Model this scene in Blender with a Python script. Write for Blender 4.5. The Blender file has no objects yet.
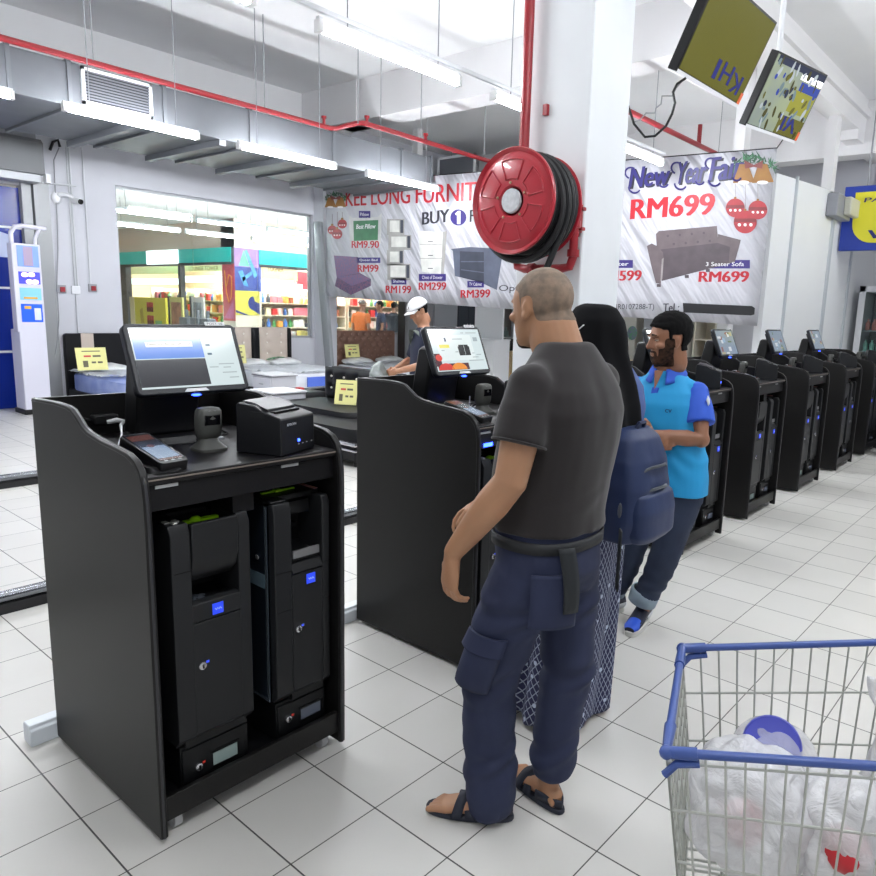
import bpy, bmesh, math, random
from math import sin, cos, pi, radians as R
from mathutils import Vector as V, Matrix, noise as mnoise
random.seed(7)
SC = bpy.context.scene
COL = SC.collection

# ------------------------------------------------------------------ camera, world, exposure
FPX = 713.31
FW = V((-0.61974403, 0.76495619, -0.17538352))
RT = V((0.77247917, 0.63403349, 0.03574161))
UP = V((-0.13853979, 0.11332947, 0.98385119))
CAM = V((1.289073, -1.427638, 1.649648))
cd = bpy.data.cameras.new('camera')
cd.sensor_width = 36.0
cd.lens = FPX / 876 * 36
cd.shift_x = -58 / 876            # the photograph is the left part of a wider frame
cd.clip_start = 0.05
cd.clip_end = 100
cam = bpy.data.objects.new('camera', cd)
COL.objects.link(cam)
cam.matrix_world = Matrix(((RT.x, UP.x, -FW.x, CAM.x), (RT.y, UP.y, -FW.y, CAM.y), (RT.z, UP.z, -FW.z, CAM.z), (0, 0, 0, 1)))
SC.camera = cam
W = bpy.data.worlds.new('world')
SC.world = W
W.use_nodes = True
W.node_tree.nodes['Background'].inputs[0].default_value = (0.93, 0.96, 1.0, 1)
W.node_tree.nodes['Background'].inputs[1].default_value = 0.44
SC.view_settings.view_transform = 'Standard'
SC.view_settings.look = 'None'
SC.view_settings.gamma = 1.0
SC.view_settings.use_curve_mapping = False
SC.view_settings.exposure = 0.36
TUBE_W = 5.0      # watts of each tube's area lamp
SC.cycles.max_bounces = 6
SC.cycles.transparent_max_bounces = 16
SC.cycles.sample_clamp_indirect = 6.0

def ray(x, y):
    return FW + RT * ((x - 496) / FPX) - UP * ((y - 438) / FPX)
def atX(x, y, v):
    d = ray(x, y); return CAM + d * ((v - CAM.x) / d.x)
def atY(x, y, v):
    d = ray(x, y); return CAM + d * ((v - CAM.y) / d.y)
def atZ(x, y, v=0.0):
    d = ray(x, y); return CAM + d * ((v - CAM.z) / d.z)

# ------------------------------------------------------------------ materials
def lin(c):
    out = []
    for k in c[:3]:
        k = k / 255.0
        out.append(k / 12.92 if k <= 0.04045 else ((k + 0.055) / 1.055) ** 2.4)
    return (*out, 1.0)
MATS = {}
def mat(name, rgb, rough=.5, metal=0.0, spec=.5, emit=0.0, emit_rgb=None, nz=None, bump=None, alpha=1.0, trans=0.0, coat=0.0, sheen=0.0, sss=0.0):
    """nz=(scale, amount[, second colour])  bump=(scale, strength, distance)"""
    if name in MATS: return MATS[name]
    m = bpy.data.materials.new(name); MATS[name] = m
    m.use_nodes = True
    nt = m.node_tree; b = nt.nodes['Principled BSDF']
    b.inputs['Base Color'].default_value = lin(rgb)
    b.inputs['Roughness'].default_value = rough
    b.inputs['Metallic'].default_value = metal
    b.inputs['Specular IOR Level'].default_value = spec
    b.inputs['Alpha'].default_value = alpha
    b.inputs['Transmission Weight'].default_value = trans
    b.inputs['Coat Weight'].default_value = coat
    b.inputs['Sheen Weight'].default_value = sheen
    if sss:
        b.inputs['Subsurface Weight'].default_value = sss
        b.inputs['Subsurface Radius'].default_value = (.02, .008, .005)
        b.inputs['Subsurface Scale'].default_value = .3
    if emit:
        b.inputs['Emission Color'].default_value = lin(emit_rgb or rgb)
        b.inputs['Emission Strength'].default_value = emit
    if nz or bump:
        tc = nt.nodes.new('ShaderNodeTexCoord')
    if nz:
        t = nt.nodes.new('ShaderNodeTexNoise'); t.inputs['Scale'].default_value = nz[0]; t.inputs['Detail'].default_value = 5
        nt.links.new(tc.outputs['Object'], t.inputs['Vector'])
        mx = nt.nodes.new('ShaderNodeMix'); mx.data_type = 'RGBA'
        c = lin(rgb); c2 = lin(nz[2]) if len(nz) > 2 else (c[0] * (1 - nz[1]), c[1] * (1 - nz[1]), c[2] * (1 - nz[1]), 1)
        rp = nt.nodes.new('ShaderNodeMapRange'); rp.inputs[1].default_value = .35; rp.inputs[2].default_value = .65
        nt.links.new(t.outputs['Fac'], rp.inputs[0])
        mul = nt.nodes.new('ShaderNodeMath'); mul.operation = 'MULTIPLY'; mul.inputs[1].default_value = nz[1] if len(nz) > 2 else 1.0
        nt.links.new(rp.outputs[0], mul.inputs[0])
        nt.links.new(mul.outputs[0], mx.inputs[0])
        mx.inputs[6].default_value = c; mx.inputs[7].default_value = c2
        nt.links.new(mx.outputs[2], b.inputs['Base Color'])
    if bump:
        t2 = nt.nodes.new('ShaderNodeTexNoise'); t2.inputs['Scale'].default_value = bump[0]; t2.inputs['Detail'].default_value = 4
        nt.links.new(tc.outputs['Object'], t2.inputs['Vector'])
        bp = nt.nodes.new('ShaderNodeBump'); bp.inputs['Strength'].default_value = bump[1]
        bp.inputs['Distance'].default_value = bump[2] if len(bump) > 2 else .01
        nt.links.new(t2.outputs['Fac'], bp.inputs['Height'])
        nt.links.new(bp.outputs[0], b.inputs['Normal'])
    return m

def math_node(nt, op, a, b=None):
    n = nt.nodes.new('ShaderNodeMath'); n.operation = op
    for i, q in enumerate((a, b)):
        if q is None: continue
        if isinstance(q, (int, float)): n.inputs[i].default_value = q
        else: nt.links.new(q, n.inputs[i])
    return n.outputs[0]
def floor_material():
    m = bpy.data.materials.new('floor_tiles'); m.use_nodes = True
    nt = m.node_tree; b = nt.nodes['Principled BSDF']
    tc = nt.nodes.new('ShaderNodeTexCoord'); sp = nt.nodes.new('ShaderNodeSeparateXYZ')
    nt.links.new(tc.outputs['Object'], sp.inputs[0])
    lines = []
    cells = []
    for k, wdt in ((0, .0021), (1, .0027)):
        u = math_node(nt, 'DIVIDE', sp.outputs[k], .33)
        f = math_node(nt, 'FRACT', u)
        d = math_node(nt, 'ABSOLUTE', math_node(nt, 'SUBTRACT', f, .5))
        lines.append(math_node(nt, 'GREATER_THAN', d, .5 - wdt / .33))
        cells.append(math_node(nt, 'FLOOR', u))
    g = math_node(nt, 'MAXIMUM', lines[0], lines[1])
    cb = nt.nodes.new('ShaderNodeCombineXYZ')
    nt.links.new(cells[0], cb.inputs[0]); nt.links.new(cells[1], cb.inputs[1])
    wn = nt.nodes.new('ShaderNodeTexWhiteNoise'); wn.noise_dimensions = '2D'
    nt.links.new(cb.outputs[0], wn.inputs[0])
    ns = nt.nodes.new('ShaderNodeTexNoise'); ns.inputs['Scale'].default_value = 2.5; ns.inputs['Detail'].default_value = 4
    nt.links.new(tc.outputs['Object'], ns.inputs['Vector'])
    fac = math_node(nt, 'ADD', math_node(nt, 'MULTIPLY', wn.outputs[0], .35), math_node(nt, 'MULTIPLY', ns.outputs[0], .6))
    mx = nt.nodes.new('ShaderNodeMix'); mx.data_type = 'RGBA'
    nt.links.new(fac, mx.inputs[0])
    mx.inputs[6].default_value = lin((204, 202, 197)); mx.inputs[7].default_value = lin((220, 218, 213))
    m2 = nt.nodes.new('ShaderNodeMix'); m2.data_type = 'RGBA'
    nt.links.new(g, m2.inputs[0]); nt.links.new(mx.outputs[2], m2.inputs[6]); m2.inputs[7].default_value = lin((70, 68, 66))
    nt.links.new(m2.outputs[2], b.inputs['Base Color'])
    b.inputs['Roughness'].default_value = .34
    b.inputs['Specular IOR Level'].default_value = .4
    bp = nt.nodes.new('ShaderNodeBump'); bp.inputs['Strength'].default_value = .4; bp.inputs['Distance'].default_value = .003; bp.invert = True
    nt.links.new(g, bp.inputs['Height']); nt.links.new(bp.outputs[0], b.inputs['Normal'])
    return m
def glass_material(name, tint=(235, 242, 242), refl=.12):
    m = bpy.data.materials.new(name); m.use_nodes = True
    nt = m.node_tree; nt.nodes.remove(nt.nodes['Principled BSDF'])
    out = nt.nodes['Material Output']
    t = nt.nodes.new('ShaderNodeBsdfTransparent'); t.inputs[0].default_value = lin(tint)
    g = nt.nodes.new('ShaderNodeBsdfGlossy'); g.inputs['Roughness'].default_value = .03
    fr = nt.nodes.new('ShaderNodeFresnel'); fr.inputs[0].default_value = 1.45
    mx = nt.nodes.new('ShaderNodeMixShader')
    nt.links.new(fr.outputs[0], mx.inputs[0]); nt.links.new(t.outputs[0], mx.inputs[1]); nt.links.new(g.outputs[0], mx.inputs[2])
    nt.links.new(mx.outputs[0], out.inputs[0])
    MATS[name] = m
    return m
def film_material(name, rgb=(235, 238, 242), clear=.45):
    """thin crinkled plastic film, partly see-through"""
    m = bpy.data.materials.new(name); m.use_nodes = True
    nt = m.node_tree; b = nt.nodes['Principled BSDF']; out = nt.nodes['Material Output']
    b.inputs['Base Color'].default_value = lin(rgb); b.inputs['Roughness'].default_value = .28
    tc = nt.nodes.new('ShaderNodeTexCoord')
    n = nt.nodes.new('ShaderNodeTexNoise'); n.inputs['Scale'].default_value = 16; n.inputs['Detail'].default_value = 6; n.inputs['Distortion'].default_value = 1.2
    nt.links.new(tc.outputs['Object'], n.inputs['Vector'])
    bp = nt.nodes.new('ShaderNodeBump'); bp.inputs['Strength'].default_value = .9; bp.inputs['Distance'].default_value = .02
    nt.links.new(n.outputs['Fac'], bp.inputs['Height']); nt.links.new(bp.outputs[0], b.inputs['Normal'])
    t = nt.nodes.new('ShaderNodeBsdfTransparent')
    mx = nt.nodes.new('ShaderNodeMixShader'); mx.inputs[0].default_value = clear
    nt.links.new(b.outputs[0], mx.inputs[1]); nt.links.new(t.outputs[0], mx.inputs[2])
    nt.links.new(mx.outputs[0], out.inputs[0])
    MATS[name] = m
    return m

# ------------------------------------------------------------------ mesh helpers
class MB:
    def __init__(s): s.v = []; s.f = []; s.m = []
    def add(s, vs, fs, mi=0):
        o = len(s.v); s.v += [tuple(p) for p in vs]
        for f in fs: s.f.append([i + o for i in f]); s.m.append(mi)
        return s
    def box(s, x0, x1, y0, y1, z0, z1, mi=0, M=None):
        vs = [V((x, y, z)) for z in (z0, z1) for y in (y0, y1) for x in (x0, x1)]
        if M: vs = [M @ p for p in vs]
        return s.add(vs, [(0, 2, 3, 1), (4, 5, 7, 6), (0, 1, 5, 4), (2, 6, 7, 3), (0, 4, 6, 2), (1, 3, 7, 5)], mi)
    def cbox(s, c, size, mi=0, M=None):
        h = [q / 2 for q in size]
        T = Matrix.Translation(V(c)) @ (M.to_4x4() if M else Matrix())
        return s.box(-h[0], h[0], -h[1], h[1], -h[2], h[2], mi, T)
    def prism(s, poly, a0, a1, ax, mi=0, M=None):
        """extrude a 2-D outline along an axis; outline coordinates are the two other axes in order"""
        n = len(poly)
        def p3(p, a):
            return V((a, p[0], p[1])) if ax == 'x' else V((p[0], a, p[1])) if ax == 'y' else V((p[0], p[1], a))
        vs = [p3(p, a0) for p in poly] + [p3(p, a1) for p in poly]
        if M: vs = [M @ p for p in vs]
        fs = [tuple(range(n))[::-1], tuple(range(n, 2 * n))] + [(i, (i + 1) % n, n + (i + 1) % n, n + i) for i in range(n)]
        return s.add(vs, fs, mi)
    def quad(s, a, b, c, d, mi=0):
        return s.add([a, b, c, d], [(0, 1, 2, 3)], mi)
    def poly(s, pts, mi=0):
        return s.add(pts, [tuple(range(len(pts)))], mi)
    def tube(s, pts, r, n=8, mi=0, closed=False):
        pts = [V(p) for p in pts]; k = len(pts)
        rs = r if isinstance(r, (list, tuple)) else [r] * k
        t0 = (pts[1] - pts[0]).normalized()
        up = V((0, 0, 1)) if abs(t0.z) < .9 else V((1, 0, 0))
        u = t0.cross(up).normalized()
        rings = []
        for i in range(k):
            if closed: t = (pts[(i + 1) % k] - pts[i - 1])
            elif i == 0: t = pts[1] - pts[0]
            elif i == k - 1: t = pts[-1] - pts[-2]
            else: t = (pts[i + 1] - pts[i]).normalized() + (pts[i] - pts[i - 1]).normalized()
            if t.length < 1e-9: t = t0.copy()
            t.normalize()
            u = (u - t * u.dot(t))
            if u.length < 1e-6: u = t.orthogonal()
            u.normalize(); w = t.cross(u)
            rings.append([pts[i] + u * (cos(2 * pi * j / n) * rs[i]) + w * (sin(2 * pi * j / n) * rs[i]) for j in range(n)])
        vs = [p for rg in rings for p in rg]
        fs = []
        for i in range(k if closed else k - 1):
            a = i * n; b = ((i + 1) % k) * n
            for j in range(n): fs.append((a + j, a + (j + 1) % n, b + (j + 1) % n, b + j))
        if not closed:
            fs.append(tuple(range(n))[::-1]); fs.append(tuple(range((k - 1) * n, k * n)))
        return s.add(vs, fs, mi)
    def cyl(s, a, b, r, n=16, mi=0, r2=None):
        return s.tube([a, b], [r, r if r2 is None else r2], n, mi)
    def loft(s, secs, n=20, mi=0, caps=True):
        """secs: (centre, half-axis vector, half-axis vector[, squareness])"""
        vs = []
        for sc in secs:
            c, a, b = V(sc[0]), V(sc[1]), V(sc[2]); e = sc[3] if len(sc) > 3 else 1.0
            for j in range(n):
                ca, sa = cos(2 * pi * j / n), sin(2 * pi * j / n)
                ca = math.copysign(abs(ca) ** e, ca); sa = math.copysign(abs(sa) ** e, sa)
                vs.append(c + a * ca + b * sa)
        k = len(secs); fs = []
        for i in range(k - 1):
            for j in range(n): fs.append((i * n + j, i * n + (j + 1) % n, (i + 1) * n + (j + 1) % n, (i + 1) * n + j))
        if caps:
            fs.append(tuple(range(n))[::-1]); fs.append(tuple(range((k - 1) * n, k * n)))
        return s.add(vs, fs, mi)
    def ell(s, c, r, M=None, n=16, mi=0):
        c = V(c); r = (r, r, r) if isinstance(r, (int, float)) else r
        vs = []; h = n // 2
        for i in range(1, h):
            th = pi * i / h
            for j in range(n):
                ph = 2 * pi * j / n
                vs.append(V((r[0] * sin(th) * cos(ph), r[1] * sin(th) * sin(ph), r[2] * cos(th))))
        vs.append(V((0, 0, r[2]))); vs.append(V((0, 0, -r[2])))
        if M: vs = [M @ p for p in vs]
        vs = [p + c for p in vs]; fs = []
        for i in range(h - 2):
            for j in range(n): fs.append((i * n + j, (i + 1) * n + j, (i + 1) * n + (j + 1) % n, i * n + (j + 1) % n))
        t, b = len(vs) - 2, len(vs) - 1; l = (h - 2) * n
        for j in range(n):
            fs.append((t, j, (j + 1) % n)); fs.append((b, l + (j + 1) % n, l + j))
        return s.add(vs, fs, mi)
    def lathe(s, prof, c=(0, 0, 0), M=None, n=24, mi=0, cap=True):
        """prof: (radius, height) revolved round local z"""
        vs = []
        for r, z in prof:
            for j in range(n):
                p = V((r * cos(2 * pi * j / n), r * sin(2 * pi * j / n), z)); vs.append((M @ p if M else p) + V(c))
        k = len(prof); fs = []
        for i in range(k - 1):
            for j in range(n): fs.append((i * n + j, i * n + (j + 1) % n, (i + 1) * n + (j + 1) % n, (i + 1) * n + j))
        if cap:
            fs.append(tuple(range(n))[::-1]); fs.append(tuple(range((k - 1) * n, k * n)))
        return s.add(vs, fs, mi)
    def sheet(s, fn, nu, nv, mi=0, thick=0.0):
        """grid fn(u,v)->point"""
        vs = [V(fn(i / nu, j / nv)) for j in range(nv + 1) for i in range(nu + 1)]
        fs = [(j * (nu + 1) + i, j * (nu + 1) + i + 1, (j + 1) * (nu + 1) + i + 1, (j + 1) * (nu + 1) + i) for j in range(nv) for i in range(nu)]
        return s.add(vs, fs, mi)
    def mesh(s, name):
        me = bpy.data.meshes.new(name); me.from_pydata(s.v, [], s.f); me.update()
        me.polygons.foreach_set('material_index', s.m)
        bm = bmesh.new(); bm.from_mesh(me); bmesh.ops.recalc_face_normals(bm, faces=bm.faces); bm.to_mesh(me); bm.free()
        return me
    def build(s, name, mats, parent=None, loc=None, rz=0.0, bevel=0.0, smooth=True, angle=38, solid=0.0, subsurf=0):
        return link(name, s.mesh(name), mats, parent, loc, rz, bevel, smooth, angle, solid, subsurf)
def link(name, me, mats, parent=None, loc=None, rz=0.0, bevel=0.0, smooth=True, angle=38, solid=0.0, subsurf=0):
    for m in (mats if isinstance(mats, (list, tuple)) else [mats]): me.materials.append(m)
    if smooth:
        me.polygons.foreach_set('use_smooth', [True] * len(me.polygons))
        me.set_sharp_from_angle(angle=R(angle))
    o = bpy.data.objects.new(name, me); COL.objects.link(o)
    if parent: o.parent = parent
    if loc is not None: o.location = loc
    o.rotation_euler = (0, 0, rz)
    if solid:
        md = o.modifiers.new('solid', 'SOLIDIFY'); md.thickness = solid; md.offset = 0
    if bevel:
        md = o.modifiers.new('bevel', 'BEVEL'); md.width = bevel; md.segments = 2; md.limit_method = 'ANGLE'; md.angle_limit = R(40)
    if subsurf:
        md = o.modifiers.new('sub', 'SUBSURF'); md.levels = md.render_levels = subsurf
    return o
def tag(o, label, cat, group=None, kind=None):
    o['label'] = label; o['category'] = cat
    if group: o['group'] = group
    if kind: o['kind'] = kind
    return o
def struct(o, label=None, cat=None):
    o['kind'] = 'structure'
    if label: o['label'] = label
    if cat: o['category'] = cat
    return o
def empty(name, loc, rz=0.0, label=None, cat=None, group=None):
    o = bpy.data.objects.new(name, None); COL.objects.link(o)
    o.location = loc; o.rotation_euler = (0, 0, rz); o.empty_display_size = .1
    if label: tag(o, label, cat, group)
    return o
def dup(o, parent=None, loc=None, rz=None, label=None):
    c = o.copy(); COL.objects.link(c)
    if parent is not None: c.parent = parent
    if loc is not None: c.location = loc
    if rz is not None: c.rotation_euler = (0, 0, rz)
    if label: c['label'] = label
    for ch in list(o.children): dup(ch, c)
    return c
DG = None
def fuse(mb, voxel, smooth=3, name='fused', fold=None):
    """one continuous surface out of overlapping closed pieces"""
    me = mb.mesh(name)
    o = bpy.data.objects.new('tmp', me); COL.objects.link(o)
    md = o.modifiers.new('r', 'REMESH'); md.mode = 'VOXEL'; md.voxel_size = voxel; md.use_smooth_shade = True
    if smooth:
        ms = o.modifiers.new('s', 'SMOOTH'); ms.factor = .5; ms.iterations = smooth
    dg = bpy.context.evaluated_depsgraph_get(); dg.update()
    out = bpy.data.meshes.new_from_object(o.evaluated_get(dg))
    bpy.data.objects.remove(o); bpy.data.meshes.remove(me)
    out.name = name
    if fold:
        nm = [v.normal.copy() for v in out.vertices]
        for v, n in zip(out.vertices, nm):
            d = fold(v.co)
            if d: v.co = v.co + n * d
    return out
def bump_mesh(me, items):
    """items: (centre, radius, displacement vector) gaussian pushes"""
    for c, r, d in items:
        c = V(c); d = V(d)
        for v in me.vertices:
            q = (v.co - c).length
            if q < r * 2.5: v.co = v.co + d * math.exp(-(q / r) ** 2)
    return me
def shell(me, name, keep, off, mats, parent, solid=0.0):
    """copy the faces of me that keep() accepts, pushed out by off(co)"""
    bm = bmesh.new(); bm.from_mesh(me); bm.normal_update()
    kill = [f for f in bm.faces if not keep(f.calc_center_median())]
    nm = {v: v.normal.copy() for v in bm.verts}
    bmesh.ops.delete(bm, geom=kill, context='FACES')
    for it in range(10):
        new = {}
        for v in bm.verts:
            if v.is_boundary:
                nb = [e.other_vert(v).co for e in v.link_edges if e.is_boundary]
                if len(nb) == 2: new[v] = v.co * .4 + (nb[0] + nb[1]) * .3
        for v, c in new.items(): v.co = c
    rim = {v for v in bm.verts if v.is_boundary}
    for v in bm.verts: v.co = v.co + nm[v] * (off(v.co) * (.25 if v in rim else 1.0))
    out = bpy.data.meshes.new(name); bm.to_mesh(out); bm.free()
    out.materials.clear()
    return link(name, out, mats, parent, smooth=True, angle=180, solid=solid)

# flat lettering: strings become filled meshes laid on a plane
def text_mesh(s):
    cu = bpy.data.curves.new('t', 'FONT'); cu.body = s; cu.resolution_u = 3; cu.fill_mode = 'FRONT'
    o = bpy.data.objects.new('t', cu); COL.objects.link(o)
    dg = bpy.context.evaluated_depsgraph_get(); dg.update()
    me = bpy.data.meshes.new_from_object(o.evaluated_get(dg))
    vs = [v.co.copy() for v in me.vertices]; fs = [tuple(p.vertices) for p in me.polygons]
    bpy.data.objects.remove(o); bpy.data.curves.remove(cu); bpy.data.meshes.remove(me)
    return vs, fs
def text_on(mb, s, org, ex, ey, en, mi=0, bold=0.0, slant=0.0, off=.002):
    """string fitted into the box spanned by vectors ex (width) and ey (height) from org; en = outward normal"""
    vs, fs = text_mesh(s)
    if not vs: return
    x0 = min(p.x for p in vs); x1 = max(p.x for p in vs); y0 = min(p.y for p in vs); y1 = max(p.y for p in vs)
    org = V(org); ex = V(ex); ey = V(ey); en = V(en).normalized()
    k_ = ex.length / max(x1 - x0, 1e-6)
    for i, dx in enumerate((0.0,) if not bold else (-bold * .5, bold * .5, 0.0)):
        out = []
        for p in vs:
            a = (p.x - x0) / max(x1 - x0, 1e-6); b = (p.y - y0) / max(y1 - y0, 1e-6)
            out.append(org + ex * a + ey * b + ex.normalized() * (slant * b * ey.length + dx * k_ * 1.3) + en * (off + i * .0002))
        mb.add(out, fs, mi)
# ------------------------------------------------------------------ the room
WX = -10.6                         # face of the wall with the shop windows
M_wall = mat('white_paint', (203, 204, 211), .6, nz=(1.2, .05))
M_white2 = mat('white_board', (243, 245, 247), .5, nz=(.9, .03))
M_ceil = mat('ceiling_paint', (243, 243, 244), .7, nz=(.6, .06))
M_beam = mat('beam_paint', (234, 233, 234), .65, nz=(.8, .05))
M_glass = glass_material('clear_glass')
M_alu = mat('grey_frame', (168, 170, 174), .4, .3)
M_galv = mat('galvanised_steel', (100, 103, 108), .5, .15, nz=(3.0, .12))
M_galv_dark = mat('galvanised_flange', (104, 107, 112), .5, .2)
M_red = mat('red_pipe_paint', (150, 30, 40), .35)
M_redreel = mat('red_reel_paint', (172, 36, 50), .28, coat=.3)
M_black = mat('black_plastic', (15, 15, 17), .42, spec=.35)
M_rubber = mat('black_rubber', (22, 22, 25), .55)
M_grey = mat('grey_plastic', (150, 152, 156), .5)
M_whitep = mat('white_plastic', (228, 229, 232), .4)
M_tube = mat('lit_tube', (255, 255, 255), .5, emit=100.0, emit_rgb=(246, 250, 255))
M_fix = mat('lamp_batten', (220, 222, 224), .4)

m = MB(); m.box(-23, 8, -8, 26, -.1, 0)
struct(m.build('floor', floor_material(), smooth=False))
m = MB(); m.box(WX - .2, 8, -8, 26, 5.1, 5.25)
struct(m.build('ceiling', M_ceil, smooth=False))
m = MB()
for y0, y1, z0, z1 in ((-8, .6, 0, 5.1), (.6, 2.42, 3.15, 5.1), (2.42, 3.7, 0, 5.1), (3.7, 7.37, 0, .99), (3.7, 7.37, 3.35, 5.1), (7.37, 7.75, 0, 5.1),
                       (7.75, 9.85, 0, 1.05), (7.75, 9.85, 3.35, 5.1), (9.85, 13.2, 0, 5.1)):
    m.box(WX - .2, WX, y0, y1, z0, z1)
struct(m.build('wall_left', M_wall, smooth=False))
m = MB(); m.box(WX, -2.0, 13.0, 13.2, 0, 5.1); struct(m.build('wall_back', M_wall, smooth=False))
m = MB(); m.box(-2.0, 8, 16.0, 16.2, 0, 5.1); struct(m.build('wall_far', M_wall, smooth=False))
# partition of white boards behind the end of the kiosk row
m = MB()
a = atX(777, 173, -1.9); b = atX(827, 189, -1.9)
m.prism([(7.76, 0), (16.0, 0), (16.0, 3.62), (b.y, b.z), (a.y, a.z)], -2.0, -1.9, 'x')
struct(m.build('wall_right', M_white2, smooth=False))
m = MB()
for px, w in ((789, .035), (829, .09), (851, .05)):
    q = atX(px, 250, -1.9)
    m.box(-1.9, -1.87, q.y - w / 2, q.y + w / 2, 0, 3.5)
struct(m.build('trim_1', mat('grey_trunking', (196, 202, 208), .45), smooth=False))
# steel posts carried up from the partition to the beam
m = MB()
for p in (atY(741, 150, 7.72), atX(832, 150, -1.97), ):
    m.box(p.x - .07, p.x + .07, p.y - .09, p.y + .09, 0 if p.y < 7.75 else 3.4, 4.7)
struct(m.build('trim_2', M_beam, smooth=False))
# pilaster with the slanting grey post beside it
m = MB(); m.box(WX, WX + .28, 7.4, 7.72, 0, 4.2); struct(m.build('trim_3', M_wall, smooth=False))
m = MB(); p = atY(318, 235, 7.3); q = atY(331, 365, 7.3)
m.loft([((p.x, 7.3, 3.2), (.10, 0, 0), (0, .05, 0), .4), ((q.x + .02, 7.3, .0), (.10, 0, 0), (0, .05, 0), .4)], 12)
struct(m.build('trim_4', mat('grey_post', (140, 144, 148), .45, .2)))
# beams under the slab
m = MB(); m.box(-9.9, -2.1, 6.3, 6.75, 4.5, 5.1)
m.prism([(-9.4, 5.1), (-8.0, 5.1), (-8.0, 4.5), (-8.65, 4.5), (-9.4, 4.1)], 6.28, 6.77, 'y')
struct(m.build('ceiling_beam', M_beam, smooth=False))
m = MB(); m.box(-9.9, -9.4, -8, 6.3, 4.2, 5.1); struct(m.build('ceiling_beam', M_ceil, smooth=False))
m = MB(); m.box(-2.1, -1.85, 4.0, 16, 4.6, 5.1); m.box(-1.85, -1.79, 4.0, 16, 4.82, 4.94); m.box(-2.1, -1.85, 11, 16, 4.45, 4.6)
struct(m.build('ceiling_beam', M_beam, smooth=False))
m = MB(); m.box(-9.9, 8, 11.4, 11.8, 4.3, 5.1); struct(m.build('ceiling_beam', M_beam, smooth=False))
# concrete column with the hose reel
CX0, CX1, CY0, CY1 = -1.535, -1.05, 2.19, 2.635
m = MB(); m.box(CX0, CX1, CY0, CY1, 0, 5.1); struct(m.build('wall_column', mat('column_paint', (230, 233, 236), .55, nz=(2, .05)), bevel=.012, smooth=False))

# windows
def window(name, y0, y1, z0, z1, mull):
    w = empty(name, (WX - .1, (y0 + y1) / 2, z0)); w['kind'] = 'structure'
    m = MB(); yc = (y0 + y1) / 2
    for a0, a1, b0, b1 in ((y0, y1, z0, z0 + .04), (y0, y1, z1 - .04, z1), (y0, y0 + .04, z0, z1), (y1 - .04, y1, z0, z1)):
        m.box(-.03, .03, a0 - yc, a1 - yc, b0 - z0, b1 - z0)
    m.build('window_frame', M_alu, w, smooth=False)
    ys = [y0 + .04] + mull + [y1 - .04]
    for i in range(len(ys) - 1):
        m = MB(); m.box(-.004, .004, ys[i] - yc + .004, ys[i + 1] - yc - .004, .04, z1 - z0 - .04)
        m.build('pane', M_glass, w, smooth=False)
    return w
window('window_1', 3.7, 7.37, .99, 3.35, [atX(193, 250, WX - .1).y, atX(257, 250, WX - .1).y])
window('window_2', 7.75, 9.85, 1.05, 3.35, [8.8])
# the pipe-clad end bay: blue panel door, roller shutter box, guide
d = empty('door_1', (WX - .05, 1.5, 0)); d['kind'] = 'structure'
M_blue = mat('glossy_blue', (20, 44, 140), .18, nz=(.8, .15))
zs = [atX(8, y, WX).z for y in (409, 353, 289, 228, 186)]
zs[0] = 0.0
for i in range(4):
    m = MB(); m.box(-.03, .0, -.9, .9, zs[i] + (.03 if i else 0), zs[i + 1] - .0); m.build('door_panel', M_blue, d, bevel=.008)
m = MB()
for z in zs[1:4]: m.box(-.02, .012, -.9, .9, z - .0, z + .03)
m.build('white_strip', M_whitep, d)
m = MB(); a = atX(18, 258, WX); b = atX(8, 232, WX)
m.prism([(-.9, a.z), (a.y - 1.5, a.z), (a.y - 1.5 - .02, (a.z + b.z) / 2), (a.y - 1.58, b.z - .03), (a.y - 1.68, b.z), (-.9, b.z)], .0, .006, 'x')
m.build('printed_letter', mat('pale_print', (186, 196, 226), .3), d)
m = MB(); m.box(WX, WX + .06, 2.40, 2.52, 0, 3.3); m.box(WX, WX + .10, 2.54, 2.66, 0, 3.3); m.box(WX, WX + .03, 2.66, 2.76, 0, 3.3)
struct(m.build('trim_5', mat('shutter_guide', (150, 152, 154), .4, .3), smooth=False))
sb = empty('roller_shutter_box', (WX + .2, 1.2, 3.28), label='grey roller shutter box above the blue panelled door', cat='shutter')
m = MB(); zt = atX(30, 137, WX + .4).z - 3.28
m.prism([(-.2, 0), (.2, -.0), (.2, zt - .05), (.14, zt), (-.2, zt)], -1.3, 1.40, 'y'); m.build('cover', mat('shutter_grey', (112, 114, 117), .5), sb, bevel=.01)
m = MB(); m.box(-.18, .14, -1.3, 1.36, -.10, 0); m.build('lower_rail', M_alu, sb)
m = MB(); m.cbox((.17, 1.43, -.04), (.1, .06, .12)); m.build('end_bracket', M_whitep, sb)
m = MB(); m.box(WX + .02, WX + .3, 1.9, 2.55, 3.74, 3.95)
tag(m.build('switch_box', mat('metal_box', (138, 140, 144), .4, .4), bevel=.01), 'small grey metal box on top of the roller shutter box', 'box')
m = MB(); p = atX(4, 124, WX + .1); m.box(p.x - .03, p.x + .03, p.y - .2, p.y + .1, p.z - .05, p.z + .05)
tag(m.build('warning_sticker', mat('yellow_sticker', (220, 176, 30), .5)), 'yellow sticker high on the wall under the duct at far left', 'sticker')

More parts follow.
